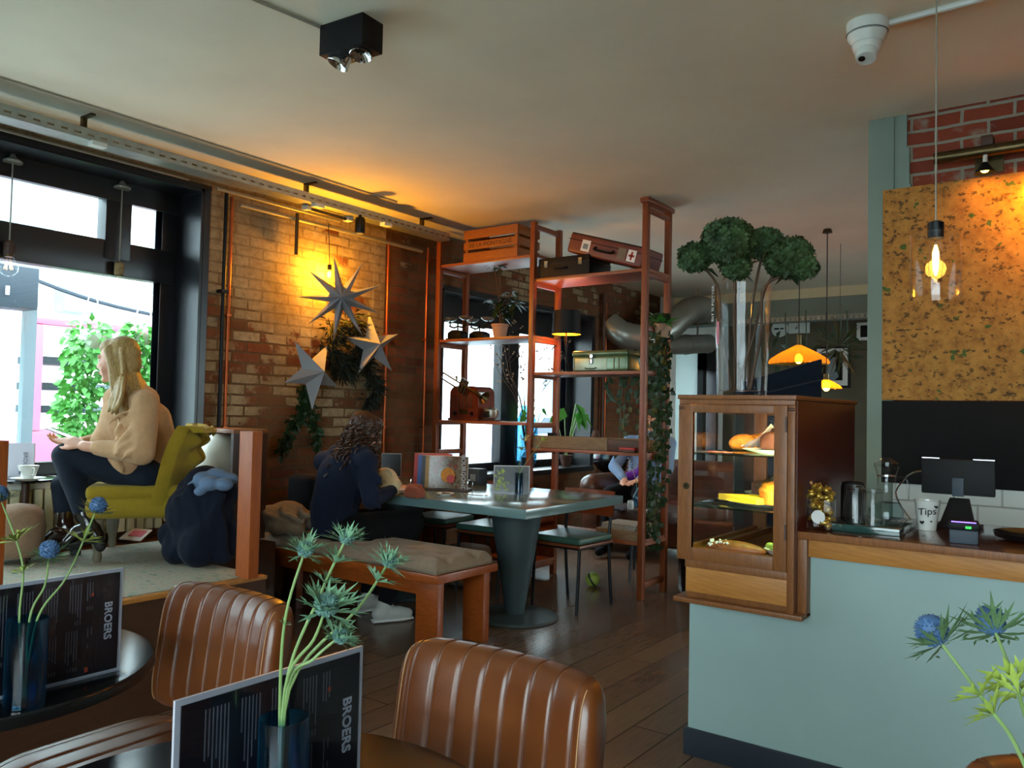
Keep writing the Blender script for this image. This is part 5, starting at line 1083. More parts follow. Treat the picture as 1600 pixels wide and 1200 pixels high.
sb_ = S('jar', MB().lathe([(.03, 0), (.034, .03), (.032, .10), (.024, .11), (.024, .13)], n=16), 'darkwood', 'brown jar in the trough right of the blue vase', 'jar'); sb_.location = (-3.13, 5.33, Q3+.015)
nc = T('newspaper_crate', 'low wooden crate of newspapers on the bottom right shelf of the rack', 'crate', (-2.83, 5.32, Q4))
for a, b in (((-3.02, 5.17, 0), (-2.68, 5.185, .07)), ((-3.02, 5.47, 0), (-2.68, 5.485, .07)), ((-3.02, 5.185, 0), (-3.005, 5.47, .07)), ((-2.695, 5.185, 0), (-2.68, 5.47, .11))): build('side', MB().box(V(a)+V((0, 0, Q4)), V(b)+V((0, 0, Q4)), .002), 'oldbeam', nc, world=True)
build('bottom', MB().box((-3.0, 5.185, Q4+.001), (-2.7, 5.47, Q4+.01)), 'oldbeam', nc, world=True)
for k in range(6): n_ = S('newspaper', MB().box((-.14, -.12, 0), (.14, .12, .016), .005), 'newspaper', ('topmost folded newspaper in the crate on the rack', 'folded newspaper second from the top in the crate', 'folded newspaper third from the top in the crate', 'folded newspaper fourth from the top in the crate', 'folded newspaper fifth from the top in the crate', 'lowest folded newspaper in the crate on the rack')[5-k], 'newspaper', 'newspapers in the crate'); n_.location = (-2.85+R.uniform(-.008, .008), 5.325, Q4+.011+k*.0165); n_.rotation_euler.z = R.uniform(-.06, .06)
# ---- things on the second window's sill
def vase_on(name, lab, prof, loc, m): o = S(name, MB().lathe(prof, n=24), m, lab, 'vase'); o.location = loc; return o
SZ = W2[2]+.012
c = on(822, 690, 'x', -4.82); bv = T('blue_vase', 'blue glass bottle vase with tall bare twigs on the second window sill', 'vase', (c.x, c.y, SZ)); build('vase_body', MB().lathe([(.07, 0), (.11, .10), (.125, .30), (.11, .48), (.07, .58), (.055, .62), (.058, .66)], n=24, capt=False), 'blueglass', bv)
t = MB(); bl = MB(); Rr = random.Random(31)
for k in range(9):
    a = Rr.uniform(-1, 1); pts = spline([(0, 0, .2), (a*.06, a*.1, .7), (a*.16, a*.30, 1.0), (a*.22+Rr.uniform(-.06, .06), a*.40, 1.2+Rr.random()*.35)], 5); t.tube(pts, [.006-.0003*i for i in range(len(pts))], 5)
    for q in pts[8:]:
        d = rnd3()+V((0, 0, .5)); t.tube([q, q+d*.09], .002, 4)
        for _ in range(2): bl.sph(q+d*Rr.uniform(.05, .1), .010, 6, 4)
tw = T('bare_twigs', 'tall bare twigs with buds standing in the blue vase on the window sill', 'branches', tuple(bv.location)); build('twig', t, 'twig', tw); build('blossom', bl, 'pouf', tw)
def sill_plant(px, py, lab, n, L, m='leafbright'):
    c = on(px, py, 'x', -4.82); o = T('sill_plant', lab, 'plant', (c.x, c.y, SZ)); build('pot', MB().lathe([(.05, 0), (.07, .12), (.075, .13), (.06, .125)], n=18), 'darkwood', o); t = MB(); s_ = MB(); h = c.z-SZ
    for k in range(n): a = Rr.uniform(-1.6, 1.6); e = V((.10*math.cos(a), .22*math.sin(a), max(.15, h)+Rr.uniform(-.08, .08))); s_.tube(spline([(0, 0, .1), e*.6+V((0, 0, .05)), e], 4), .004, 5); t.leaf(e, V((.4, math.sin(a), -.5)), (1, 0, .6), L*Rr.uniform(.7, 1.1), L*.5, .3)
    build('foliage', t, m, o); build('stem', s_, 'stem', o)
sill_plant(886, 640, 'bright green leafy plant on the second window sill at its right end', 9, .24)
sill_plant(826, 646, 'small bright green plant on the second window sill left of the blue vase', 6, .14)
# ================================================================ beyond the rack
sf = T('sofa', 'worn brown leather sofa with rolled arms beyond the rack', 'sofa', (-3.3, 7.9, 0)); SY = 6.98
x0 = on(908, 760, 'y', SY-.25).x; x1 = -1.9
build('seat_base', MB().box((x0+.12, SY-.25, .10), (x1, SY+.62, .40), .05, 3), 'oldleather', sf, world=True); build('backrest', MB().box((x0+.1, SY+.42, .30), (x1, SY+.72, .86), .09, 4), 'oldleather', sf, world=True)
build('arm', MB().cap((x0+.12, SY-.24, .60), (x0+.12, SY+.6, .60), .125, .125, 18).box((x0+.03, SY-.28, .08), (x0+.2, SY+.62, .58), .03), 'oldleather', sf, world=True)
for k in range(2): build('seat_cushion', MB().box((x0+.24+k*.62, SY-.24, .39), (x0+.84+k*.62, SY+.44, .52), .05, 4), 'oldleather', sf, world=True)
for x in (x0+.1, x1-.1): build('foot', MB().cyl((x, SY-.2, 0), (x, SY-.2, .11), .03, 10), 'darkwood', sf, world=True)
S('dark_cushion', MB().sph((0, 0, .16), (.22, .09, .16), 20, 12), 'blackgloss', 'glossy dark leather cushion on the sofa back behind the trough', 'cushion').location = on(955, 722, 'y', SY+.48)+V((0, 0, -.13))
lt = T('low_table', 'low round wooden table behind the rack with glasses on it', 'table', (-2.98, 5.95, 0)); LZ = .555
build('tabletop', MB().lathe([(.33, LZ-.09), (.335, LZ-.08), (.335, LZ-.01), (.33, LZ)], n=48), 'darkwood', lt)
for k in range(3): a = k*2.1+.4; build('leg', MB().tube([(.22*math.cos(a), .22*math.sin(a), LZ-.09), (.27*math.cos(a), .27*math.sin(a), 0)], [.014, .010], 8), 'blackmetal', lt)
def at_low(px, py): c = on(px, py, 'z', LZ); return V((c.x, c.y, LZ))
c = at_low(997, 792); S('blue_bottle_vase', MB().lathe([(.03, 0), (.042, .02), (.042, .09), (.022, .12), (.02, .16), (.024, .165)], c, 20), 'blueglass', 'small blue bottle vase with one white flower on the low table', 'vase'); bvv = bpy.data.objects['blue_bottle_vase']
fl = T('white_flower', 'small white flower in the blue bottle vase on the low table', 'flower', tuple(bvv.location))
build('stem', MB().tube(spline([(0, 0, .05), (-.02, 0, .2), (-.06, 0, .30)], 4), .002, 5), 'stem', fl); t = MB()
for k in range(26): a = R.random()*6.3; t.leaf((-.06+R.uniform(-.05, .04), R.uniform(-.03, .03), .30+R.uniform(-.03, .05)), (math.cos(a), math.sin(a), .4), (0, 0, 1), .035, .01, .1)
build('petals', t, 'paper', fl)
c = at_low(1018, 795); S('green_glass', MB().lathe([(.03, 0), (.04, .01), (.042, .09), (.039, .09), (.035, .012)], c, 20, capt=False), 'greenglass', 'bright green drinking glass on the low table', 'glass'); build('drink', MB().lathe([(.034, .013), (.037, .06)], n=18), 'leafbright', bpy.data.objects['green_glass'])
c = at_low(985, 796); S('creamer', MB().lathe([(.02, 0), (.028, .02), (.024, .06), (.02, .07)], c, 16), 'porcelain', 'small white creamer beside the blue bottle vase on the low table', 'jug')
c = at_low(965, 797); S('tablet_case', MB().box((c.x-.09, c.y-.05, LZ), (c.x+.05, c.y+.05, LZ+.014), .004), 'navyboard', 'flat navy case lying at the left of the low table', 'case')
c = at_low(1012, 800); plate((c.x-.01, c.y-.02, LZ), .06, 'white saucer near the green glass on the low table', n='saucer')
S('glossy_stool', MB().lathe([(.13, 0), (.15, .04), (.15, .34), (.13, .37), (.03, .38)], n=32), 'blackgloss', 'glossy black round stool behind the display case and ivy', 'stool').location = (-2.43, 5.66, 0)
bpy.data.objects['glossy_stool'].location.z = 0
bl_ = T('ball', 'small yellow and green ball on the floor under the rack', 'ball', tuple(on(926, 905, 'z', .055))); build('shell', MB().sph((0, 0, 0), .055, 20, 14), 'thistlelime', bl_); build('stripe', MB().lathe([(.0555, -.008), (.0558, .008)], n=24, axis=(1, .3, .6)), 'leafdark', bl_)
# ducts below the far ceiling
du = T('air_duct', 'big grey bent ventilation duct below the far ceiling', 'duct', (-4.3, 8.6, 2.2))
p = spline([(-4.72, 8.30, 2.36), (-4.56, 8.34, 2.24), (-4.38, 8.5, 2.20), (-4.22, 8.75, 2.30), (-4.12, 9.0, 2.50), (-4.08, 9.25, 2.62), (-4.06, 9.5, 2.64), (-4.06, 9.88, 2.64)], 8); t = MB(); t.tube(p, [.155+(.006 if i % 2 else 0) if 8 < i < 38 else .15 for i in range(len(p))], 24); build('flexible_duct', t, 'duct', du, world=True)
build('duct_collar', MB().lathe([(.165, 0), (.165, .10)], (-4.07, 9.4, 2.63), 24, (0, 1, 0)), 'steel', du, world=True)
for y in (9.3, 9.8): build('duct_hanger', MB().box((-4.08, y-.01, 2.77), (-4.05, y+.01, CEIL)), 'steel', du, world=True)
S('straight_duct', MB().tube([(-4.36, 8.9, 2.14), (-4.14, 9.88, 2.24)], .12, 24).lathe([(.128, 0), (.128, .06)], (-4.25, 9.39, 2.19), 24, (.22, .98, .1)).box((-4.19, 9.6, 2.3), (-4.17, 9.62, 2.6)), 'duct', 'straight shiny duct under the bent grey duct at the far end', 'duct')
tr = T('far_cable_tray', 'perforated cable tray along the green beam at the far end', 'cable tray', (-2.5, 9.8, 2.46)); t = MB(); t.box((-3.7, 9.72, 2.46), (-1.4, 9.84, 2.464))
for k in range(38): x = -3.7+k*.06; t.box((x, 9.718, 2.464), (x+.035, 9.721, 2.50))
t.box((-3.7, 9.718, 2.495), (-1.4, 9.721, 2.51)); build('tray_channel', t, 'steel', tr, world=True)
for x in (-3.5, -2.2): build('tray_bracket', MB().box((x, 9.84, 2.44), (x+.03, 9.9, 2.52)), 'steel', tr, world=True)
def ribbed_pendant(c, r, lab, ribs, m='amberglass', cordtop=CEIL):
    o = T('glass_pendant', lab, 'pendant lamp', c, group='amber glass pendant lamps at the far end'); t = MB(); prof = [(.02, .62), (.10, .60), (.28, .50), (.62, .32), (.92, .12), (1.0, .0), (.97, -.06)]
    t.grid(lambda u, v: (lambda f: V((lerp(prof[f[0]][0], prof[f[0]+1][0], f[1])*r*(1+.025*math.cos(u*2*PI*ribs))*math.cos(u*2*PI), lerp(prof[f[0]][0], prof[f[0]+1][0], f[1])*r*(1+.025*math.cos(u*2*PI*ribs))*math.sin(u*2*PI), lerp(prof[f[0]][1], prof[f[0]+1][1], f[1])*r)))((min(int(v*6), 5), v*6-min(int(v*6), 5))), ribs*6, 12, True); build('glass_shade', t, m, o)
    build('socket', MB().cyl((0, 0, r*.55), (0, 0, r*.95), .022, 12), 'brass', o); build('cord', MB().cyl((0, 0, r*.9), (0, 0, cordtop-c[2]), .004, 6), 'black', o); build('bulb', MB().sph((0, 0, r*.12), (.032, .032, .042)), 'bulbglow', o); build('ceiling_cup', MB().lathe([(.04, 0), (.03, .03)], (0, 0, cordtop-c[2]-.031), 16), 'brass', o)
    lamp('pendant_light', 'POINT', (c[0], c[1], c[2]-.03), 7, 'ffa940', size=.03); return o
ribbed_pendant(tuple(W(1248, 566, 6.9)), .245, 'wide ribbed amber glass pendant lamp glowing above the dark blue panel', 26)
ribbed_pendant(tuple(W(1291, 606, 6.6)), .12, 'small amber glass pendant lamp among spiky air plants', 14)
t = MB(); Rr = random.Random(17)
for k in range(60): d = V((Rr.uniform(-1, 1), Rr.uniform(-1, 1), Rr.uniform(-.9, 1.2))); t.leaf(d*.04, d, rnd3(), Rr.uniform(.16, .30), .018, .15)
a_ = S('air_plant', t, 'leafdark', 'spiky hanging air plant round the small amber lamp', 'plant'); a_.location = W(1312, 592, 7.15); bpy.context.view_layer.update()
build('wire', MB().cyl((0, 0, .2), (0, 0, CEIL-a_.location.z), .002, 5), 'black', a_)
t = MB(); Rr = random.Random(19)
for k in range(5):
    p0 = W(1195+k*32, 506+(k % 2)*3, 9.0); 
    for q in range(6): t.leaf(p0+V((Rr.uniform(-.12, .12), 0, -.05-q*.08)), rnd3()+V((0, 0, -.8)), (0, -1, 0), .16, .05, .2)
    t.tube([p0+V((0, 0, .15)), p0+V((.02, 0, -.5))], .006, 4)
S('hanging_vine', t, 'leafdark', 'sparse hanging vine below the cable tray on the far green beam', 'plant')
def on_far(px, py): return on(px, py, 'y', YE-.01)
c = on_far(1219, 514); ck = T('wall_clock', 'round white wall clock on the far dark wall', 'clock', tuple(c)); build('face', MB().lathe([(.115, 0), (.12, .02), (.11, .03)], (0, 0, 0), 32, (0, -1, 0)), 'whiteplastic', ck); build('hand', MB().box((-.075, -.036, -.012), (-.005, -.032, .012)), 'black', ck); build('hand', MB().box((.012, -.036, -.010), (.06, -.032, .010)), 'black', ck)
c = on_far(1249, 511); S('white_box', MB().box((c.x-.145, YE-.05, c.z-.09), (c.x+.145, YE+.001, c.z+.09), .008), 'whiteplastic', 'small white box on the far dark wall right of the clock', 'box')
c = on_far(1301, 572); fr = T('framed_picture', 'black framed portrait with white mount on the far dark wall', 'picture', (c.x, YE-.02, c.z)); build('frame', MB().box((-.235, -.02, -.30), (.235, .012, .27), .006), 'black', fr); build('mount', MB().box((-.205, -.025, -.27), (.205, -.02, .24)), 'paper', fr); build('print', MB().box((-.14, -.029, -.20), (.14, -.025, .18)), 'chalk', fr); build('portrait_figure', MB().lathe([(.035, -.20), (.09, -.15), (.05, -.03), (.055, .04), (.05, .10), (.02, .13)], (0, -.032, 0), 16), 'outgrey', fr)
for v in bpy.data.objects['portrait_figure'].data.vertices: v.co.y = -.031+(v.co.y+.032)*.02
c = on_far(1349, 518); fr = T('framed_picture', 'small white framed picture beside the pillar on the far wall', 'picture', (c.x+.03, YE-.02, c.z)); build('frame', MB().box((-.11, -.02, -.12), (.11, .012, .12), .006), 'paper', fr); build('print', MB().box((-.06, -.025, -.08), (.06, -.02, .08)), 'black', fr)
# tall dark blue screen behind the display case
D_ = 4.9; a = W(1150, 600, D_); b = W(1284, 561, D_); dx = (b-a); dx.z = 0; ux = dx.normalized(); n_ = V((-ux.y, ux.x, 0))
ns = T('folding_screen', 'dark blue screen with a sloping top behind the glass vase', 'screen', (a.x, a.y, 0)); Lx = dx.length
build('panel', MB().prism([V((0, 0, .12)), ux*Lx+V((0, 0, .12)), ux*Lx+V((0, 0, b.z)), V((0, 0, a.z))], n_*.04), 'jeans', ns, smooth=False)
build('edge_band', MB().prism([ux*0+V((0, 0, a.z-.1)), ux*Lx+V((0, 0, b.z-.13)), ux*Lx+V((0, 0, b.z-.12)), V((0, 0, a.z-.09))], -n_*.006), 'navyboard', ns, smooth=False)
for k in (.08, .92): build('foot', MB().obox(ux*Lx*k+V((0, 0, .06)), ux, n_, (0, 0, 1), .05, .3, .12), 'black', ns)
# ================================================================ the counter
CX = -1.31
ct = T('counter', 'pale teal painted shop counter with a varnished wooden top', 'counter', (.5, 3.3, 0)); CRX = XR-.02
t = MB(); t.box((CX, 2.97, 0), (CRX, 3.64, .595)).box((-.87, 2.97, .595), (CRX, 3.64, .811)); build('body', t, 'teal', ct, world=True)
build('counter_baseboard', MB().box((CX-.012, 2.952, 0), (CRX, 2.97, .10), .002).box((CX-.012, 2.97, 0), (CX, 3.64, .10)), 'navyboard', ct, world=True)
build('worktop', MB().box((-.888, 2.925, .874), (CRX, 3.66, .90), .004), 'ctrtop', ct, world=True); build('worktop_edge', MB().box((-.888, 2.922, .874), (CRX, 2.926, .8995), .001), 'casewood', ct, world=True)
build('apron', MB().box((-.862, 2.945, .811), (CRX, 2.972, .874), .002), 'ply', ct, world=True)
build('end_strip', MB().box((-.888, 2.925, .60), (-.853, 3.0, .873), .003), 'casewood', ct, world=True)
# display case -----------------------------------------------------
dc = T('display_case', 'wooden cake display case with a glass door at the end of the counter', 'display case', (-1.1, 3.3, .597))
cx0, cx1, cy0, cy1, cz0, cz1 = -1.325, -.885, 2.882, 3.72, .757, 1.38
def dp(n, a, b, m='casewood', bev=.003): return build(n, MB().box(a, b, bev), m, dc, world=True)
dp('lid', (cx0-.006, cy0-.006, 1.364), (cx1+.006, cy1+.02, 1.381), 'casewood', .005)
dp('side_panel', (cx1-.018, cy0+.03, .60), (cx1, cy1, 1.364), 'casedark')
dp('back_frame', (cx0, cy1-.02, cz0), (cx0+.06, cy1, 1.364)); dp('back_frame', (cx1-.09, cy1-.02, cz0), (cx1-.018, cy1, 1.364)); dp('back_frame', (cx0+.06, cy1-.02, 1.31), (cx1-.09, cy1, 1.364)); dp('back_frame', (cx0+.06, cy1-.02, cz0), (cx1-.09, cy1, .80)); dp('back_frame', (-1.13, cy1-.022, .80), (-1.09, cy1, 1.31))
dp('corner_post', (cx0, cy0+.022, cz0), (cx0+.03, cy0+.06, 1.364)); dp('side_rail', (cx0, cy0+.06, cz0), (cx0+.02, cy1-.02, .80)); dp('side_rail', (cx0, cy0+.06, 1.33), (cx0+.02, cy1-.02, 1.364))
dp('side_glass', (cx0+.004, cy0+.06, .80), (cx0+.008, cy1-.02, 1.33), 'glass', 0); dp('back_glass', (cx0+.06, cy1-.012, .80), (cx1-.09, cy1-.008, 1.31), 'glass', 0)
dp('floor_board', (cx0+.002, cy0+.022, .757), (cx1-.018, cy1-.02, .785))
dp('face_rail', (cx0, cy0, 1.345), (cx1, cy0+.02, 1.364)); dp('face_stile', (cx1-.025, cy0, cz0-.15), (cx1, cy0+.022, 1.345), bev=.002)
dr = T_ = build('door', MB().box((cx0, cy0-.004, cz0), (cx0+.058, cy0+.018, 1.344), .003).box((cx1-.048-.025, cy0-.004, cz0), (cx1-.026, cy0+.018, 1.344), .003).box((cx0+.058, cy0-.004, 1.314), (cx1-.073, cy0+.018, 1.344), .003).box((cx0+.058, cy0-.004, cz0), (cx1-.073, cy0+.018, .806), .003), 'casewood', dc, world=True)
def sub(n, mb, m): return build(n, mb, m, dr, world=True)
sub('door_glass', MB().box((cx0+.056, cy0+.006, .804), (cx1-.071, cy0+.009, 1.316)), 'glass')
sub('keyhole_plate', MB().lathe([(.011, 0), (.013, .004)], (cx0+.036, cy0-.004, 1.035), 16, (0, -1, 0)), 'brass'); sub('keyhole', MB().lathe([(.004, 0), (.004, .002)], (cx0+.036, cy0-.0085, 1.036), 8, (0, -1, 0)), 'black')
for z in (1.25, .87): sub('hinge', MB().cyl((cx1-.029, cy0-.006, z), (cx1-.029, cy0-.006, z+.055), .004, 8), 'darkwood')
for x in (cx0, cx1-.026): build('inlay', MB().box((x+.001, cy0-.006, 1.325), (x+.025, cy0-.003, 1.328)).box((x+.001, cy0-.006, 1.332), (x+.025, cy0-.003, 1.335)), 'black', dc, world=True)
dp('base_box', (-1.295, cy0+.02, .615), (cx1-.018, cy1-.01, .757)); dp('drawer_front', (-1.293, cy0+.008, .637), (-.895, cy0+.022, .728), 'ply', .002); dp('base_rail', (-1.295, cy0+.004, .728), (-.888, cy0+.02, .757))
dp('bottom_board', (-1.335, cy0-.012, .597), (-.853, 3.0, .615), 'casewood', .004)
dp('led_strip', (cx0+.04, cy0+.03, 1.352), (cx1-.03, cy0+.045, 1.36), 'ledglow', .001)
l = lamp('case_light', 'AREA', ((cx0+cx1)/2, cy0+.05, 1.349), 6, 'ffe7b0', shape='RECTANGLE', size_y=.02); l.data.size = .36; aim(l, (0, .35, -1))
dp('led_strip', (cx1-.03, cy0+.03, .82), (cx1-.022, cy0+.04, 1.31), 'ledglow', .001); l = lamp('case_light', 'AREA', (cx1-.034, cy0+.045, 1.07), 5, 'ffe7b0', shape='RECTANGLE', size_y=.02); l.data.size = .45; l.rotation_euler = V((-.75, .6, 0)).to_track_quat('-Z', 'Y').to_euler(); l.data.shape = 'DISK'; l.data.size = .06  # upright strip and its lamp are added to brighten the middle shelf
Z1 = on(1084, 707, 'y', cy0+.04).z; Z2 = on(1084, 789, 'y', cy0+.04).z
for z in (Z1, Z2): dp('glass_shelf', (cx0+.01, cy0+.03, z-.006), (cx1-.02, cy1-.04, z), 'shelfglass', .001)
for z in (Z1, Z2):
    for y in (cy0+.05, cy1-.08): build('shelf_peg', MB().cyl((cx0+.008, y, z-.011), (cx0+.03, y, z-.011), .005, 8).cyl((cx1-.04, y, z-.011), (cx1-.018, y, z-.011), .005, 8), 'chrome', dc, world=True)
# what is in it
plate((-1.03, 3.12, Z1), .125, 'large white plate with a paper wrapped cake on the upper glass shelf')
wc = T('wrapped_cake', 'cake slice wrapped in clear film and paper on the upper glass shelf', 'cake', (-1.03, 3.12, Z1+.016)); build('cake', MB().box((-.05, -.05, 0), (.12, .06, .07), .02, 3), 'cakebrown', wc); build('wrapper', MB().grid(lambda u, v: V((lerp(-.11, .0, u)+.02*v, lerp(-.08, .07, v), .01+.085*u**1.5+.006*math.sin(v*19+u*6))), 12, 12), 'paper', wc); build('cling_film', MB().grid(lambda u, v: V((lerp(-.02, .14, u), lerp(-.08, .08, v), .085-.05*u*u+.006*math.sin(u*16+v*9))), 16, 12), 'film', wc)
for k, (x, y, s) in enumerate(((-1.20, 3.42, 1), (-1.12, 3.46, 1.05), (-1.03, 3.44, .95), (-1.22, 3.30, .9))): t = MB(); o_ = [(-.07, 0, .02), (-.035, .02, .035), (.02, .02, .038), (.06, -.01, .02)]; t.tube(spline([V(q)*s for q in o_], 4), [.01, .02, .026, .03, .033, .034, .034, .033, .03, .024, .018, .012, .006][:13], 10); c_ = S('croissant', t, 'cake', ('golden pastry at the back left of the upper shelf', 'golden pastry in the middle at the back of the upper shelf', 'golden pastry at the back right of the upper shelf', 'golden pastry nearest the left glass on the upper shelf')[k], 'pastry', 'pastries on the upper glass shelf'); c_.location = (x, y, Z1+.001)
S('napkin', MB().sheet(lambda u, v: V((-1.255+.085*u, 2.99+.05*v+.008*math.sin(u*12), Z1+.004 if v < .3 else Z1+.004)), 8, 8, (0, 0, .003)), 'pinkcloth', 'small salmon napkin lying on the upper glass shelf at the left', 'napkin')
plate((-1.06, 3.12, Z2), .16, 'large white plate with yellow cake and pie on the lower glass shelf')
S('yellow_cake', MB().prism([(-1.235, 3.06, Z2+.016), (-1.06, 2.99, Z2+.012), (-1.02, 3.14, Z2+.012), (-1.14, 3.18, Z2+.012)], (0, 0, .022)), 'cakeyellow', 'flat bright yellow cake on the left half of the lower shelf plate', 'cake')
pe = S('apple_pie', MB().lathe([(.075, 0), (.085, .05), (.07, .075), (.03, .085)], n=28), 'cake', 'tall golden brown pie on the right half of the lower shelf plate', 'pie'); pe.location = (-1.0, 3.10, Z2+.013)
fm = build('cling_film', MB().grid(lambda u, v: V((.10*math.cos(u*2*PI)*(1-.7*v), .10*math.sin(u*2*PI)*(1-.7*v), .06+.045*v+.006*math.sin(u*40+v*8))), 40, 8, True), 'film', pe)
plate((-1.16, 3.48, Z2), .12, 'white cake plate at the back of the lower glass shelf'); c_ = S('chocolate_cake', MB().lathe([(.09, 0), (.09, .045), (.08, .052)], n=28), 'cakebrown', 'low dark chocolate cake at the back of the lower glass shelf', 'cake'); c_.location = (-1.16, 3.48, Z2+.013)
ty_ = T('wooden_tray', 'wooden tray with a raised rim on the floor of the display case', 'tray', (-1.08, 3.3, .786))
build('bottom', MB().box((-1.20, 2.96, .786), (-.94, 3.6, .793)), 'casewood', ty_, world=True)
for a, b in (((-1.21, 2.96, .786), (-1.195, 3.6, .818)), ((-.945, 2.96, .786), (-.93, 3.6, .818)), ((-1.195, 3.585, .786), (-.945, 3.6, .818))): build('rim', MB().box(a, b, .003), 'casewood', ty_, world=True)
lo = T('nut_loaf', 'dark glazed loaf topped with nuts at the front of the display case floor', 'bread', (-1.12, 2.945, .786)); build('loaf', MB().sph((0, 0, .022), (.115, .034, .030), 22, 12), 'bread', lo); t = MB()
for k in range(40): a = R.uniform(-.1, -.02); t.sph((a, R.uniform(-.03, .015), .030+R.uniform(.0, .016)), .005, 6, 4)
build('nuts', t, 'paper', lo)
for v in lo.children[0].data.vertices: v.co.z = max(v.co.z, .001)
pw = T('foil_dish', 'small white dish of wrapped biscuits on the right of the display case floor', 'dish', (-.985, 3.02, .794)); build('dish', MB().lathe([(.03, 0), (.05, .02), (.052, .02), (.03, .004)], n=24), 'porcelain', pw); t = MB()
for k in range(9): t.sph((R.uniform(-.03, .03), R.uniform(-.03, .03), .022+R.uniform(0, .015)), (.015, .013, .009), 8, 5)
build('biscuits', t, 'thistlelime', pw)
# vase with hydrangeas on the case
vz = T('glass_vase', 'tall clear glass cylinder vase on top of the display case', 'vase', (-1.10, 3.10, 1.381)); rv = .108
c0 = on(1159, 612, 'y', 3.08); vz.location = (c0.x, 3.08, 1.3815); VX, VY = c0.x, 3.08
build('vase_body', MB().lathe([(rv*.86, 0), (rv*.88, .02), (rv, .435), (rv*.965, .435), (rv*.84, .022), (.01, .018)], n=48, capt=False), 'glass', vz)
build('price_sticker', MB().grid(lambda u, v: V((rv*.93*math.cos(lerp(3.75, 4.0, u)), rv*.93*math.sin(lerp(3.75, 4.0, u)), lerp(.20, .29, v))), 4, 2), 'pink', vz)
text('etched_lettering', 'DIT IS POTTER', .022, 'paper', vz, V((VX-.088, VY-.085, 1.381+.36)), (0, 0, 1), (-.75, .6, 0))
hyd = [((1138, 382), 3.08, .105, 'largest green hydrangea head at the top of the glass vase'), ((1085, 405), 3.12, .065, 'small green hydrangea head at the far left of the vase'), ((1232, 408), 3.12, .095, 'green hydrangea head drooping over the right of the vase'), ((1195, 385), 3.22, .075, 'green hydrangea head behind, between the two big ones'), ((1150, 418), 3.10, .06, 'low dark hydrangea head just above the vase rim'), ((1258, 420), 3.06, .05, 'small reddish green hydrangea head at the right end')]
Rr = random.Random(44)
for k, ((px, py), D, r, lab) in enumerate(hyd):
    p = W(px, py, D); o = T('hydrangea', lab, 'flower', tuple(p), group='hydrangeas in the glass vase'); b_ = V((VX+Rr.uniform(-.05, .05), VY+Rr.uniform(-.05, .05), 1.41))-p; m_ = V((VX, VY, 1.381+.43))+V((max(-.085, min(.085, (p.x-VX)*.55)), max(-.085, min(.085, (p.y-VY)*.55)), 0))-p
    build('stem', MB().tube(spline([b_, lerp(b_, m_, .55)+rnd3(.012), m_, (0, 0, 0)], 5), [.0055]*16, 7), 'twig', o); t = MB()
    for q in range(int(800*(r/.1)**2)):
        d = rnd3().normalized(); d.z = d.z*.85+.12; c = d*r*Rr.uniform(.72, 1.0); x, y, n = frame(d+rnd3(.4)); w = .017
        c0_ = t.v(c-n*.004)
        for h in range(4): a = h*PI/2; e1 = t.v(c+(x*math.cos(a-.6)+y*math.sin(a-.6))*w*.8); e2 = t.v(c+(x*math.cos(a)+y*math.sin(a))*w*1.25+n*.003); e3 = t.v(c+(x*math.cos(a+.6)+y*math.sin(a+.6))*w*.8); t.f([c0_, e1, e2, e3])
    build('bloom', t, 'hydrangea', o, smooth=False); build('bloom_core', MB().sph((0, 0, .1*r), r*.78, 16, 12), 'leafdark', o)
    lf = MB()
    for h in range(3): a = Rr.random()*6.3; lf.leaf(m_*.35, (math.cos(a), math.sin(a), -.2), (0, 0, 1), .07, .04, .3)
    build('leaf', lf, 'leafdark', o)
# on the counter ----------------------------------------------------
CT = .9005
cj = T('sweet_jar', 'square glass jar full of gold wrapped sweets at the left end of the counter', 'jar', (-.83, 3.02, CT)); build('jar', MB().box((-.042, -.042, 0), (.042, .042, .115), .006, 2), 'glass', cj)
for k in range(34):
    z = .012+.0042*k; q = V((R.uniform(-.03, .03), R.uniform(-.03, .03), min(z, .15-abs(R.gauss(0, .008)))))
    s_ = S('gold_sweet', MB().sph((0, 0, .01), (.015, .013, .010), 9, 6).tube([(-.022, 0, .01), (.022, 0, .01)], [.007, .007], 6, flat=.3), 'gold', 'gold foil wrapped sweet in the square glass jar', 'sweet', 'sweets in the glass jar'); s_.location = V((-.83, 3.02, CT))+q; s_.rotation_euler = (R.uniform(-.6, .6), R.uniform(-.6, .6), R.random()*6)
S('wooden_stick', MB().box((-.005, -.001, 0), (.005, .001, .12)), 'ply', 'thin wooden stick poking out of the sweet jar', 'stick').location = (-.825, 3.03, CT+.06); bpy.data.objects['wooden_stick'].rotation_euler = (0, -.4, 0)
build('round_label', MB().lathe([(.024, 0), (.024, .001)], (-.83, 2.977, CT+.05), 24, (0, -1, 0)), 'paper', cj, world=True)
S('glass_slab', MB().box((-.80, 3.035, CT), (-.575, 3.36, CT+.026), .003), 'slab', 'thick dark green glass slab under the glasses and carafe', 'tray'); GS = CT+.027
def tumbler(x, y, lab, z=GS): o = T('drinking_glass', lab, 'glass', (x, y, z), 0, 'upturned glasses by the carafe'); build('glass_body', MB().lathe([(.040, 0), (.038, .05), (.033, .115), (.030, .122), (.026, .118), (.034, .05), (.037, .0)], n=28, capb=False), 'glass', o); build('thick_base', MB().lathe([(.0315, .112), (.0325, .124), (.026, .126)], n=28), 'acrylic', o); return o
tumbler(-.735, 3.12, 'upturned clear drinking glass on the glass slab, nearest the front'); tumbler(-.77, 3.23, 'upturned clear drinking glass just behind the sweet jar'); tumbler(-.675, 3.10, 'upturned clear drinking glass between the front glass and the carafe')
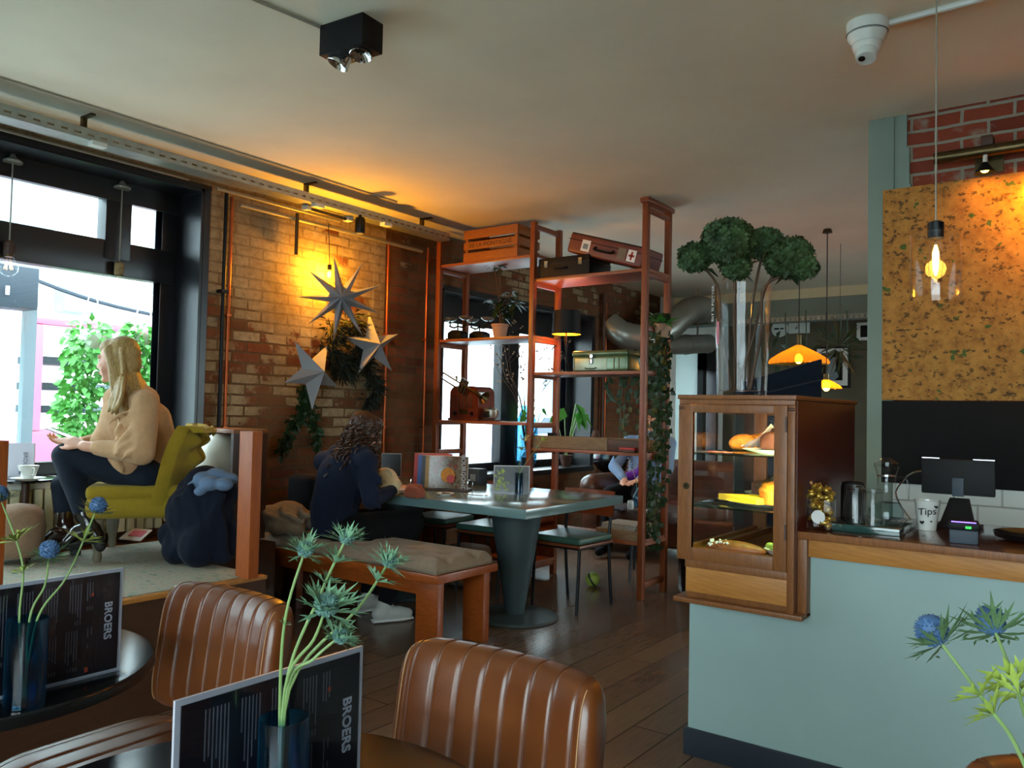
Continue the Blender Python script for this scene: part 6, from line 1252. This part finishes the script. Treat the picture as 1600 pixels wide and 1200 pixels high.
cf = T('carafe', 'clear glass water carafe with a wide base and lidded neck on the slab', 'carafe', (-.665, 3.27, GS)); build('carafe_body', MB().lathe([(.055, 0), (.066, .012), (.064, .035), (.042, .075), (.033, .11), (.032, .165), (.040, .195), (.044, .20), (.041, .196), (.030, .165), (.030, .11), (.04, .075), (.060, .035), (.058, .008)], n=36, capt=False), 'glass', cf); build('water', MB().lathe([(.056, .009), (.059, .034), (.044, .066)], n=32), 'water', cf)
build('lid', MB().lathe([(.043, .200), (.044, .212), (.02, .225), (.012, .235)], n=28), 'acrylic', cf); build('handle', MB().tube(spline([(.034, 0, .16), (.07, 0, .15), (.07, 0, .08), (.048, 0, .065)], 4), .006, 7), 'glass', cf); build('neck_ring', MB().tube([(.0335*math.cos(k*PI/12), .0335*math.sin(k*PI/12), .165) for k in range(24)], .002, 6, closed=True), 'chrome', cf)
tc = T('tip_cup', 'white paper cup with handwritten Tips and little hearts', 'cup', (-.535, 3.315, CT)); build('paper_cup', MB().lathe([(.030, 0), (.034, .03), (.043, .105), (.046, .109), (.042, .109), (.033, .03), (.028, .004)], n=32), 'porcelain', tc)
cn = V((.23, -.97, 0)).normalized(); cr_ = V((.97, .23, 0)); c0 = V((-.535, 3.315, CT))
text('lettering', 'Tips', .036, 'black', tc, c0+cn*.0435+V((0, 0, .070))-cr_*.003, cr_+V((0, 0, .12)), V((0, 0, 1)))
def heart(p, s):
    pts = [(s*.062*16*math.sin(a)**3, s*.062*(13*math.cos(a)-5*math.cos(2*a)-2*math.cos(3*a)-math.cos(4*a))) for a in [k*2*PI/20 for k in range(20)]]
    build('heart_mark', MB().prism([V(p)+cr_*x+V((0, 0, z)) for x, z in pts], cn*.001), 'black', tc, world=True, smooth=False)
heart(c0+cn*.037+cr_*.026+V((0, 0, .088)), .007); heart(c0+cn*.036-cr_*.020+V((0, 0, .030)), .008); heart(c0+cn*.0375+cr_*.010+V((0, 0, .035)), .004)
cr = T('card_reader', 'dark card reader with a purple light line on the counter front', 'card reader', (-.385, 3.06, CT), .12)
build('base', MB().box((-.042, -.045, 0), (.042, .07, .045), .006), 'outdark', cr); build('head', MB().box((-.045, -.035, .045), (.045, .08, .068), .008), 'black', cr); build('light_line', MB().box((-.036, -.03, .0683), (.036, -.024, .071)), 'purpleled', cr); build('button', MB().box((.005, -.037, .05), (.022, -.034, .058)), 'greenled', cr)
p = on(1498, 770, 'y', 3.50); a, b = on(1441, 715, 'y', 3.50), on(1556, 719, 'y', 3.50)
mo = T('monitor', 'black till screen on a tapered stand seen from behind on the counter', 'monitor', (p.x, 3.5, CT)); zt = a.z-CT
build('screen', MB().box((a.x-p.x, -.02, zt-.135), (b.x-p.x, .0, zt), .006), 'black', mo); build('stand', MB().prism([(-.032, .005, zt-.15), (.032, .005, zt-.15), (.06, -.05, .006), (-.06, -.05, .006)], (0, .03, 0)), 'black', mo, smooth=False); build('foot', MB().box((-.075, -.07, 0), (.075, .08, .008), .003), 'black', mo)
for u0, u1 in ((a.x-p.x+.002, a.x-p.x+.062), (b.x-p.x-.072, b.x-p.x-.002)): build('lit_edge', MB().box((u0, -.019, zt+.0002), (u1, -.013, zt+.003)), 'screenline', mo)
build('camera_module', MB().box((-.02, -.026, zt-.14), (.02, -.019, zt-.07), .004), 'outdark', mo)
S('round_tray', MB().lathe([(.12, 0), (.15, .008), (.155, .024), (.15, .022), (.11, .008)], n=40), 'blackgloss', 'flat black round tray at the right end of the counter', 'tray').location = (-.17, 3.30, CT)
S('long_spoon', MB().tube(spline([V((-.60, 3.43, CT+.004)), W(1400, 775, 3.35), W(1412, 750, 3.36), W(1428, 738, 3.36), W(1445, 736, 3.37)], 5), .003, 6), 'chrome', 'thin curved metal spoon handle sticking out beside the carafe', 'spoon')
S('black_canister', MB().lathe([(.045, 0), (.045, .13), (.04, .15), (.02, .155)], n=24), 'black', 'matt black canister behind the upturned glasses against the display case', 'canister').location = (-.815, 3.40, CT)
# bar wall -----------------------------------------------------------
t = MB(); t.box((-.925, 4.425, 1.402), (XR, 4.445, 2.478), .003); S('cork_board', t, 'cork', 'big cork panel with green and dark flecks on the brick bar wall', 'panel')
S('black_board', MB().box((-.925, 4.425, .985), (XR, 4.4445, 1.398), .003), 'chalk', 'plain black board between the cork panel and the white tiles', 'panel')
lr = T('light_rail', 'dark brass tube light rail on the brick bar wall', 'light rail', (.2, 4.36, 2.58)); build('tube', MB().tube([(-.68, 4.36, 2.583), (1.6, 4.36, 2.583)], .028, 20), 'brass', lr, world=True)
for x in (-.455, .9): build('wall_plate', MB().box((x-.06, 4.455, 2.50), (x+.06, 4.47, 2.63)), 'brass', lr, world=True); build('arm', MB().box((x-.025, 4.36, 2.60), (x+.025, 4.455, 2.66), .004), 'darkwood', lr, world=True)
def rail_spot(x, e, lab):
    o = T('rail_spot', lab, 'spotlight', (x, 4.33, 2.50), group='spots on the brass rail'); build('neck', MB().cyl((0, .01, .02), (0, .02, .058), .010, 10), 'whiteplastic', o); build('shade', MB().lathe([(.045, -.03), (.03, -.008), (.012, .02)], n=20, capb=False), 'black', o); build('bulb', MB().sph((0, 0, -.016), (.018, .018, .012)), 'bulbglow', o)
    l = lamp('spot_light', 'SPOT', (x, 4.30, 2.46), e, 'ffae28', size=.03, spot_size=math.radians(150), spot_blend=.9); aim(l, (.0, .6, -.6))
rail_spot(-.46, 2, 'small black conical spot under the brass light rail'); rail_spot(-.17, 36, 'black conical spot on the brass rail further right'); rail_spot(.75, 20, 'black conical spot at the right end of the brass rail')
# cylinder pendant over the counter
c = W(1462, 420, 2.30); pn = T('cylinder_pendant', 'pendant lamp with a clear glass cylinder and a glowing tube bulb over the counter', 'pendant lamp', tuple(c)); k_ = 2.3/FPX
zt, zb = 55*k_, -45*k_; build('glass_cylinder', MB().lathe([(.066, zb), (.066, zt), (.063, zt), (.063, zb)], n=40, capb=False, capt=False), 'glass', pn)
build('glass_top', MB().lathe([(.02, zt-.004), (.064, zt-.004), (.064, zt)], n=40, capb=False, capt=False), 'glass', pn)
build('socket', MB().lathe([(.021, 48*k_), (.022, 62*k_), (.022, 72*k_), (.012, 75*k_)], n=20), 'blackmetal', pn); build('cord', MB().cyl((0, 0, 75*k_), (0, 0, CEIL-c.z), .0022, 6), 'conduit', pn); build('ceiling_cup', MB().lathe([(.05, 0), (.04, .03)], (0, 0, CEIL-c.z-.031), 20), 'blackmetal', pn)
build('bulb', MB().lathe([(.004, -.035), (.016, -.02), (.019, .03), (.017, .07), (.013, .086)], n=20), 'glass', pn); build('filament', MB().lathe([(.003, -.02), (.008, 0), (.009, .045), (.003, .068)], n=12), 'bulbglow', pn)
lamp('pendant_light', 'POINT', tuple(c+V((0, -.0, .02))), 2.5, 'ffb040', size=.03)
# ceiling fixtures -----------------------------------------------------
sp = T('ceiling_spot', 'black box ceiling spotlight with two tilted reflector lamps', 'ceiling spotlight', (-2.46, 2.17, CEIL)); A_, B_, C_ = on(567, 18, 'z', CEIL), on(505, 43, 'z', CEIL), on(599, 38, 'z', CEIL)
e1 = (C_-A_); e2 = (B_-A_); cen = (B_+C_)/2; L1, L2 = e1.length, e2.length; u1 = e1.normalized(); u2 = V((-u1.y, u1.x, 0)); u2 = u2 if u2.dot(e2) > 0 else -u2; H_ = .125
L2 = abs(e2.dot(u2)); cen = A_+u1*L1*.5+u2*L2*.5; sp.location = (cen.x, cen.y, CEIL)
build('housing', MB().obox((0, 0, -H_/2), u1, u2, (0, 0, 1), L1, L2, H_, .003), 'black', sp)
for k, s in enumerate((-1, 1)):
    c_ = u2*(L2*.24*s)+V((0, 0, -H_-.004)); ax = V((.1, -.25, -1)) if s < 0 else V((-.35, -.35, -1)); dd = .0 if s < 0 else .016
    lp = build('reflector_lamp', MB().lathe([(.040, -.03), (.046, .012+dd), (.043, .014+dd), (.03, .002+dd), (.010, -.008+dd)], c_, 28, ax, capt=False), 'chrome', sp); build('lamp_capsule', MB().cap(c_+ax.normalized()*(-.005+dd), c_+ax.normalized()*(.010+dd), .006, .004), 'brass', lp)
w0, w1 = on(398, 0, 'z', CEIL-.006), on(508, 46, 'z', CEIL-.006); S('ceiling_cable', MB().tube([w0+(w0-w1)*1.2, w1], .006, 6), 'greystrip', 'thin cable along the ceiling to the black box spotlight', 'cable')
c = on(1355, 36, 'z', CEIL); cv = T('security_camera', 'white dome security camera on the ceiling', 'camera', (c.x, c.y, CEIL)); build('base', MB().lathe([(.076, 0), (.078, .006), (.076, .040), (.070, .046)], (0, 0, 0), 32, (0, 0, -1)), 'whiteplastic', cv); build('collar', MB().lathe([(.070, .047), (.074, .05), (.072, .058), (.058, .085)], (0, 0, 0), 32, (0, 0, -1)), 'whiteplastic', cv)
d = V((.03, -.35, -1)).normalized(); bl = build('eyeball', MB().sph((0, 0, -.085), .056, 24, 16).lathe([(.042, 0), (.040, .035), (.036, .045)], V((0, 0, -.085))+d*.025, 24, d), 'whiteplastic', cv); x, y, _ = frame(d)
for s in (-1, 1): build('lens', MB().lathe([(.013, 0), (.013, .004)], V((0, 0, -.085))+d*.069+RT*.017*s, 16, d), 'blackgloss', bl)
build('seam', MB().tube([(.0755*math.cos(k*PI/16), .0755*math.sin(k*PI/16), -.044) for k in range(32)], .0015, 5, closed=True), 'black', cv)
w0, w1 = on(1390, 36, 'z', CEIL-.01), on(1525, 0, 'z', CEIL-.01); S('white_trunking', MB().tube([w0, w1, w1+(w1-w0)*1.3], .012, 8), 'whiteplastic', 'white cable trunking on the ceiling leading from the security camera', 'trunking')
# ================================================================ the foreground tables
def cafe_table(x, y, lab):
    o = T('bistro_table', lab, 'table', (x, y, 0), 0, 'round black bistro tables'); build('tabletop', MB().lathe([(.352, .724), (.36, .73), (.36, .745), (.356, .75), (.34, .7505)], n=72), 'tabletop_black', o); build('edge_band', MB().lathe([(.3605, .727), (.3612, .735), (.3605, .744)], n=72, capb=False, capt=False), 'tabledge', o)
    build('column', MB().lathe([(.03, .02), (.028, .724)], n=20), 'blackmetal', o); build('foot', MB().lathe([(.22, 0), (.22, .012), (.05, .03)], n=40), 'blackmetal', o); return o
cafe_table(-1.90, .695, 'round black table at the left edge with the first menu card'); cafe_table(-.90, .645, 'round black table in the centre foreground, under the nearest menu card'); cafe_table(.10, .66, 'round black table beyond the lower right corner with the blue thistles')
def leather_chair(loc, rz, lab):
    o = T('leather_chair', lab, 'chair', loc, rz, 'brown ribbed leather chairs')
    sg = lambda c, e: math.copysign(abs(c)**e, c); NCH = 7
    def groove(u):
        k = (u-.085)/(.83)*NCH; d = abs(k-round(k)); return math.exp(-(d/.055)**2) if -.2 < k < NCH+.2 else 0
    def gpuff(u):
        k = (u-.085)/.83*NCH; return abs(math.sin(PI*k))**.7 if 0 < k < NCH else .5
    def bk(u, v):
        a = 2*PI*v; w = 2*u-1; e = max(0, 1-abs(w)**10); t_ = .046*e**.42+.0005; h = .147*(max(0, 1-abs(w)**14))**.24; y = t_*sg(math.cos(a), .62)*(1-.10*groove(u)+.02*gpuff(u)); z = h*sg(math.sin(a), .5)*(1-.006*groove(u)); zz = .712+z
        return V((w*(.222-.012*(z+.15)), y-.035*w*w+.13*(zz-.5)+.12, zz))
    bu = [0, .004, .015, .03, .05, .07]+[.085+.83*i/112 for i in range(113)]+[.93, .95, .97, .985, .996, 1.0]
    t = MB(); n = len(bu)-1; rows = [[t.v(bk(u, j/72)) for j in range(72)] for u in bu]
    for i in range(n): t.bridge(rows[i], rows[i+1])
    t.f(rows[0]); t.f(rows[-1][::-1]); back = build('backrest', t, 'tan', o, ang=2)
    for w in (.052, .948): build('stitching', MB().tube([bk(w, j/72)+V((0, -.0012, 0)) for j in range(22, 50)], .0011, 5), 'thread', back)
    sm_ = MB()
    for i in range(NCH+1): u = .085+.83*i/NCH; sm_.tube([bk(u, j/72)*1.0 for j in range(12, 54)], .0022, 5)
    build('seam', sm_, 'seam', back)
    def se(u, v):
        a = 2*PI*v; w = 2*u-1; e = max(0, 1-abs(w)**10); t_ = .034*e**.42+.0005; h = .225*(max(0, 1-abs(w)**9))**.22; z = t_*sg(math.cos(a), .62)*(1-.10*groove(u)+.02*gpuff(u)); y = h*sg(math.sin(a), .5); return V((w*.285, -.075+y, .497+z-.10*max(0, -y-.13)))
    t = MB(); rows = [[t.v(se(u, j/72)) for j in range(72)] for u in bu]
    for i in range(n): t.bridge(rows[i], rows[i+1])
    t.f(rows[0]); t.f(rows[-1][::-1]); seat = build('seat', t, 'tan', o, ang=2); sm_ = MB()
    for i in range(NCH+1): u = .085+.83*i/NCH; sm_.tube([se(u, (j % 72)/72) for j in range(-17, 19)], .0022, 5)
    build('seam', sm_, 'seam', seat)
    for x in (-.17, .17):
        build('leg', MB().tube([(x*1.08, -.25, 0), (x, -.20, .45)], .0125, 10), 'blackmetal', o); build('leg', MB().tube([(x*1.08, .26, 0), (x, .17, .45)], .0125, 10), 'blackmetal', o)
        build('back_post', MB().tube(spline([(x, -.18, .44), (x, .13, .44), (x, .165, .47), (x, .175, .56), (x, .18, .68)], 4), .011, 10), 'blackmetal', o)
    build('cross_bar', MB().tube([(-.17, -.18, .44), (.17, -.18, .44)], .01, 8), 'blackmetal', o); return o
leather_chair((-1.68, 1.03, 0), .02, 'brown ribbed leather chair at the left table, its seat and back both in view'); leather_chair((-.885, 1.045, 0), .0, 'brown ribbed leather chair in the centre foreground, showing only its back'); leather_chair((.10, 1.22, 0), .61, 'brown ribbed leather chair barely showing at the lower right corner')
def big_menu(x, ya, yb, z, lab, seed):
    rx = V((0, 1, 0)); w = yb-ya; o, rx, ry = menu_on('m', lab, (x, (ya+yb)/2, z), rx, w, .21); o['group'] = 'black menu cards on the bistro tables'; p0 = wpos(o); h = .21
    build('acrylic_sleeve', MB().obox(V((.0065, 0, h/2)), rx, ry, (0, 0, 1), w+.004, .001, h+.003), 'acrylic', o)
    text('title', 'BROERS', .0215, 'menuborder', o, p0+rx*(w/2-.030)+ry*.0042+V((0, 0, .108)), (0, 0, -1), rx, weight=.0004)
    t = MB(); rr = random.Random(seed)
    def col(y, z0, z1, n, gap=.0052):                                # columns of small print, reading downwards
        for k in range(n):
            L = (z0-z1)*rr.uniform(.45, 1); t.obox(rx*(y-k*gap)+ry*.0036+V((0, 0, z0-L/2)), rx, ry, (0, 0, 1), .0016, .0006, L); 
            if rr.random() < .7: t.obox(rx*(y-k*gap)+ry*.0036+V((0, 0, z1-.006)), rx, ry, (0, 0, 1), .0016, .0006, .008)
    col(w/2-.062, .19, .145, 3); col(w/2-.062, .10, .07, 2, .007); col(w/2-.085, .19, .12, 5); col(w/2-.09, .10, .03, 5); col(w/2-.13, .19, .11, 6); col(w/2-.13, .095, .03, 5); col(w/2-.175, .19, .10, 6); col(w/2-.18, .08, .02, 4); col(w/2-.22, .19, .07, 7); build('small_print', t, 'menutext', o)
    m_ = MB(); m_.obox(rx*(w/2-.062)+ry*.0037+V((0, 0, .165)), rx, ry, (0, 0, 1), .005, .0006, .006).obox(rx*(w/2-.07)+ry*.0037+V((0, 0, .018)), rx, ry, (0, 0, 1), .007, .0006, .010).obox(rx*(w/2-.2)+ry*.0037+V((0, 0, .03)), rx, ry, (0, 0, 1), .005, .0006, .006); build('red_mark', m_, 'menured', o)
    build('foot', MB().obox(V((0, 0, .002)), rx, ry, (0, 0, 1), w, .07, .003), 'acrylic', o)
big_menu(-1.645, .588, .885, .7512, 'black menu card standing on the left table behind a blue glass vase', 3); big_menu(-.862, .530, .820, .7512, 'black menu card nearest to the reader, behind the vase with many thistles', 5)
def glass_vase(x, y, z, lab, hgt=.175, r=.032, m='blueglass'):
    o = T('glass_vase', lab, 'vase', (x, y, z), group='small blue glass vases with thistles'); build('vase_body', MB().lathe([(r*.96, 0), (r, .006), (r, hgt), (r*.93, hgt), (r*.92, .012), (.004, .010)], n=36, capt=False), m, o); build('water', MB().lathe([(r*.91, .0125), (r*.91, hgt*.5)], n=32), 'waterblue', o); build('glass_foot', MB().lathe([(r*.97, .0005), (r*.9, .009)], n=32), 'acrylic', o); return o
TBZ = .7512
def thistle(pts, lab, hs, style, leaves=(), group=None):
    # pts: stem points from the vase up to the head; leaves: (fraction along the stem, size)
    base_ = pts[0]; sp_ = spline([p-base_ for p in pts], 6); o = T('sea_holly', lab, 'flower', tuple(base_), group=group); n = len(sp_); build('stem', MB().tube(sp_, [.0025-.0010*i/n for i in range(n)], 7), 'stem', o)
    top = sp_[-1]; d = (sp_[-1]-sp_[-3]).normalized(); x, y, _ = frame(d); rr = random.Random(len(lab)*7+int(hs*1e4))
    if style != 'bud' and style != 'leafy':
        g = MB(); hr = 1 if style == 'globe' else .62; g.sph(top+d*hs*.5*hr, (hs*.42*hr, hs*.42*hr, hs*.46*hr), 14, 10)
        for k in range(300): q = rnd3().normalized(); s0 = top+d*hs*.5*hr+q*hs*.40*hr; g.tube([s0, s0+q*hs*(.09 if style == 'globe' else .16)], [hs*.035, hs*.008], 4, cap=False)
        build('flower_head', g, 'thistleblue' if style == 'globe' else 'thistleteal', o)
    b_ = MB()
    cnt = {'globe': 15, 'spiky': 30, 'leafy': 12, 'bud': 9}[style]
    for k in range(cnt):
        a = k*2.4; e = rr.uniform(.0, .35) if style == 'globe' else rr.uniform(-.1, 1.5); q = x*math.cos(a)+y*math.sin(a)+d*e; L = hs*rr.uniform(.9, 1.45)*(.95 if style == 'globe' else 1.0); s0 = top+d*hs*.03+q.normalized()*hs*.1
        b_.leaf(s0, q, d, L, hs*.17, -.12 if style == 'globe' else .05)
        if style != 'bud':
            for s in (-1, 1): m_ = s0+q.normalized()*L*.5; b_.leaf(m_, q.normalized()+q.cross(d).normalized()*s*.8, d, L*.36, hs*.09, 0)
    build('bracts', b_, {'globe': 'thistleolive', 'spiky': 'thistleleaf', 'leafy': 'thistlelime', 'bud': 'thistlelime'}[style], o)
    for fr, sz in leaves:
        i = min(n-1, int(fr*n)); l_ = MB()
        for k in range(7): a = k*.9+fr*9; q = x*math.cos(a)+y*math.sin(a)+d*rr.uniform(.2, .9); l_.leaf(sp_[i], q, d, sz*rr.uniform(.7, 1.2), sz*.22, .1); l_.leaf(sp_[i]+q.normalized()*sz*.35, q.normalized()+q.cross(d)*.8, d, sz*.45, sz*.12, 0); l_.leaf(sp_[i]+q.normalized()*sz*.35, q.normalized()-q.cross(d)*.8, d, sz*.45, sz*.12, 0)
        build('leaf_whorl', l_, 'thistlelime' if style == 'globe' else 'thistleleaf', o)
    return o
v1 = V((-1.585, .678, TBZ)); glass_vase(*v1, 'blue glass vase with three thistles on the left table', .155, .034)
b1 = v1+V((0, 0, .014)); n1 = v1+V((.004, 0, .155))
g_ = 'thistles in the vase on the left table'
thistle([b1, n1+V((.012, .01, 0)), W(105, 900, 1.50), W(148, 803, 1.52)], 'thistle rising to the right in the left table vase', .034, 'globe', ((.80, .045),), g_)
thistle([b1+V((.005, 0, 0)), n1+V((0, .002, 0)), W(70, 915, 1.48), W(76, 872, 1.47)], 'short thistle in the middle of the left table vase', .036, 'globe', (), g_)
thistle([b1-V((.005, 0, 0)), n1+V((-.008, -.012, 0)), W(35, 880, 1.48), W(3, 785, 1.47)], 'thistle leaning to the left picture edge in the left table vase', .034, 'globe', ((.74, .05), (.62, .03)), g_)
v2 = V((-.808, .643, TBZ)); glass_vase(*v2, 'blue glass vase full of thistles in the centre foreground', .172, .030)
b2 = v2+V((0, 0, .014)); n2 = v2+V((0, 0, .205)); g_ = 'thistles in the vase in the centre foreground'; DV = (v2-CAMP).dot(FWD)
thistle([b2, n2+V((-.004, -.004, 0)), W(447, 960, DV), W(474, 868, DV)], 'thistle at the upper left of the centre vase', .026, 'spiky', ((.62, .012),), g_)
thistle([b2+V((.003, 0, 0)), n2, W(500, 930, DV+.01), W(538, 848, DV+.02)], 'tallest thistle at the top of the centre vase', .025, 'spiky', ((.80, .035), (.70, .03)), g_)
thistle([b2+V((0, .003, 0)), n2+V((.003, .004, 0)), W(560, 950, DV+.03), W(604, 884, DV+.05)], 'thistle reaching furthest right in the centre vase', .027, 'spiky', ((.80, .035),), g_)
thistle([b2-V((.003, 0, 0)), n2, W(490, 1000, DV-.02), W(506, 958, DV-.03)], 'large spreading thistle in the middle of the centre vase', .037, 'spiky', (), g_)
thistle([b2-V((0, .003, 0)), n2+V((.002, .002, 0)), W(490, 1030, DV), W(524, 1000, DV)], 'lowest thistle bending right over the centre menu card', .026, 'spiky', (), g_)
v3 = V((.0, .72, TBZ)); glass_vase(*v3, 'blue glass vase with the bluest thistles, beyond the lower right corner', .172, .032); b3 = v3+V((0, 0, .014)); n3 = v3+V((0, .01, .172)); g_ = 'thistles at the lower right corner'
thistle([b3, n3+V((-.01, .0, 0)), W(1596, 1184, .72), W(1545, 1105, .77), W(1473, 1008, .82)], 'blue thistle head left of the other at the lower right corner', .035, 'globe', ((.76, .036), (.70, .03)), g_)
thistle([b3+V((.004, 0, 0)), n3+V((0, .008, 0)), W(1606, 1130, .76), W(1588, 1070, .80), W(1556, 990, .85)], 'blue thistle head furthest right at the lower right corner', .034, 'globe', ((.74, .040), (.66, .035)), g_)
c = on(812, 771, 'z', TZ); v4 = V((c.x, c.y-.045, TZ)); vv = v4+V((.0, .02, 0)); tv = glass_vase(c.x+.028, c.y-.05, TZ, 'blue glass vase before the menu card on the blue grey table', .14, .026); p4 = V((c.x+.028, c.y-.05, TZ)); DW = (p4-CAMP).dot(FWD)
thistle([p4+V((0, 0, .012)), p4+V((0, 0, .14)), W(812, 720, DW), W(818, 690, DW)], 'small green sprig standing upright in the blue grey table vase', .05, 'leafy', ((.8, .06),), 'sprigs on the blue grey table')
thistle([p4+V((.004, 0, .012)), p4+V((.008, 0, .14)), W(828, 715, DW), W(845, 690, DW)], 'small green sprig leaning right in the blue grey table vase', .05, 'leafy', ((.8, .05),), 'sprigs on the blue grey table')
# ================================================================ light
w = bpy.data.worlds.new('sky'); C.world = w; w.use_nodes = True; nt = w.node_tree; bg = nt.nodes['Background']
tc = nt.nodes.new('ShaderNodeTexCoord'); sx = nt.nodes.new('ShaderNodeSeparateXYZ'); rp = nt.nodes.new('ShaderNodeValToRGB'); nt.links.new(tc.outputs['Generated'], sx.inputs[0]); nt.links.new(sx.outputs['Z'], rp.inputs[0]); rp.color_ramp.elements[0].color = (.82, .92, 1, 1); rp.color_ramp.elements[1].color = (.70, .86, 1, 1); nt.links.new(rp.outputs[0], bg.inputs[0]); bg.inputs[1].default_value = SKY = 13.5
def portal(loc, d, sx_, sy_):
    l = bpy.data.lights.new('window_portal', 'AREA'); l.shape = 'RECTANGLE'; l.size = sx_; l.size_y = sy_; l.cycles.is_portal = True; o = bpy.data.objects.new('window_portal', l); link(o); o.location = loc; o.rotation_euler = V(d).to_track_quat('-Z', 'Z').to_euler()
portal((-5.22, .9, 1.79), (1, 0, 0), 4.2, 1.85); portal((-5.22, 6.66, 1.55), (1, 0, 0), 2.6, 1.7); portal((-5.22, 10.96, 1.25), (1, 0, 0), .7, 1.9); portal((.45, YB-.17, 1.5), (0, 1, 0), 4.1, 2.2); portal((XR+.17, 8.8, 1.65), (-1, 0, 0), 3.2, 1.7)
v = C.view_settings; v.view_transform = 'Standard'; v.look = 'None'; v.gamma = 1; v.use_curve_mapping = False; v.exposure = 0.12
C.cycles.use_denoising = True; C.cycles.max_bounces = 10; C.cycles.diffuse_bounces = 5; C.cycles.transparent_max_bounces = 24; C.cycles.sample_clamp_indirect = 6; C.cycles.caustics_reflective = False; C.cycles.caustics_refractive = False
bpy.context.view_layer.update()
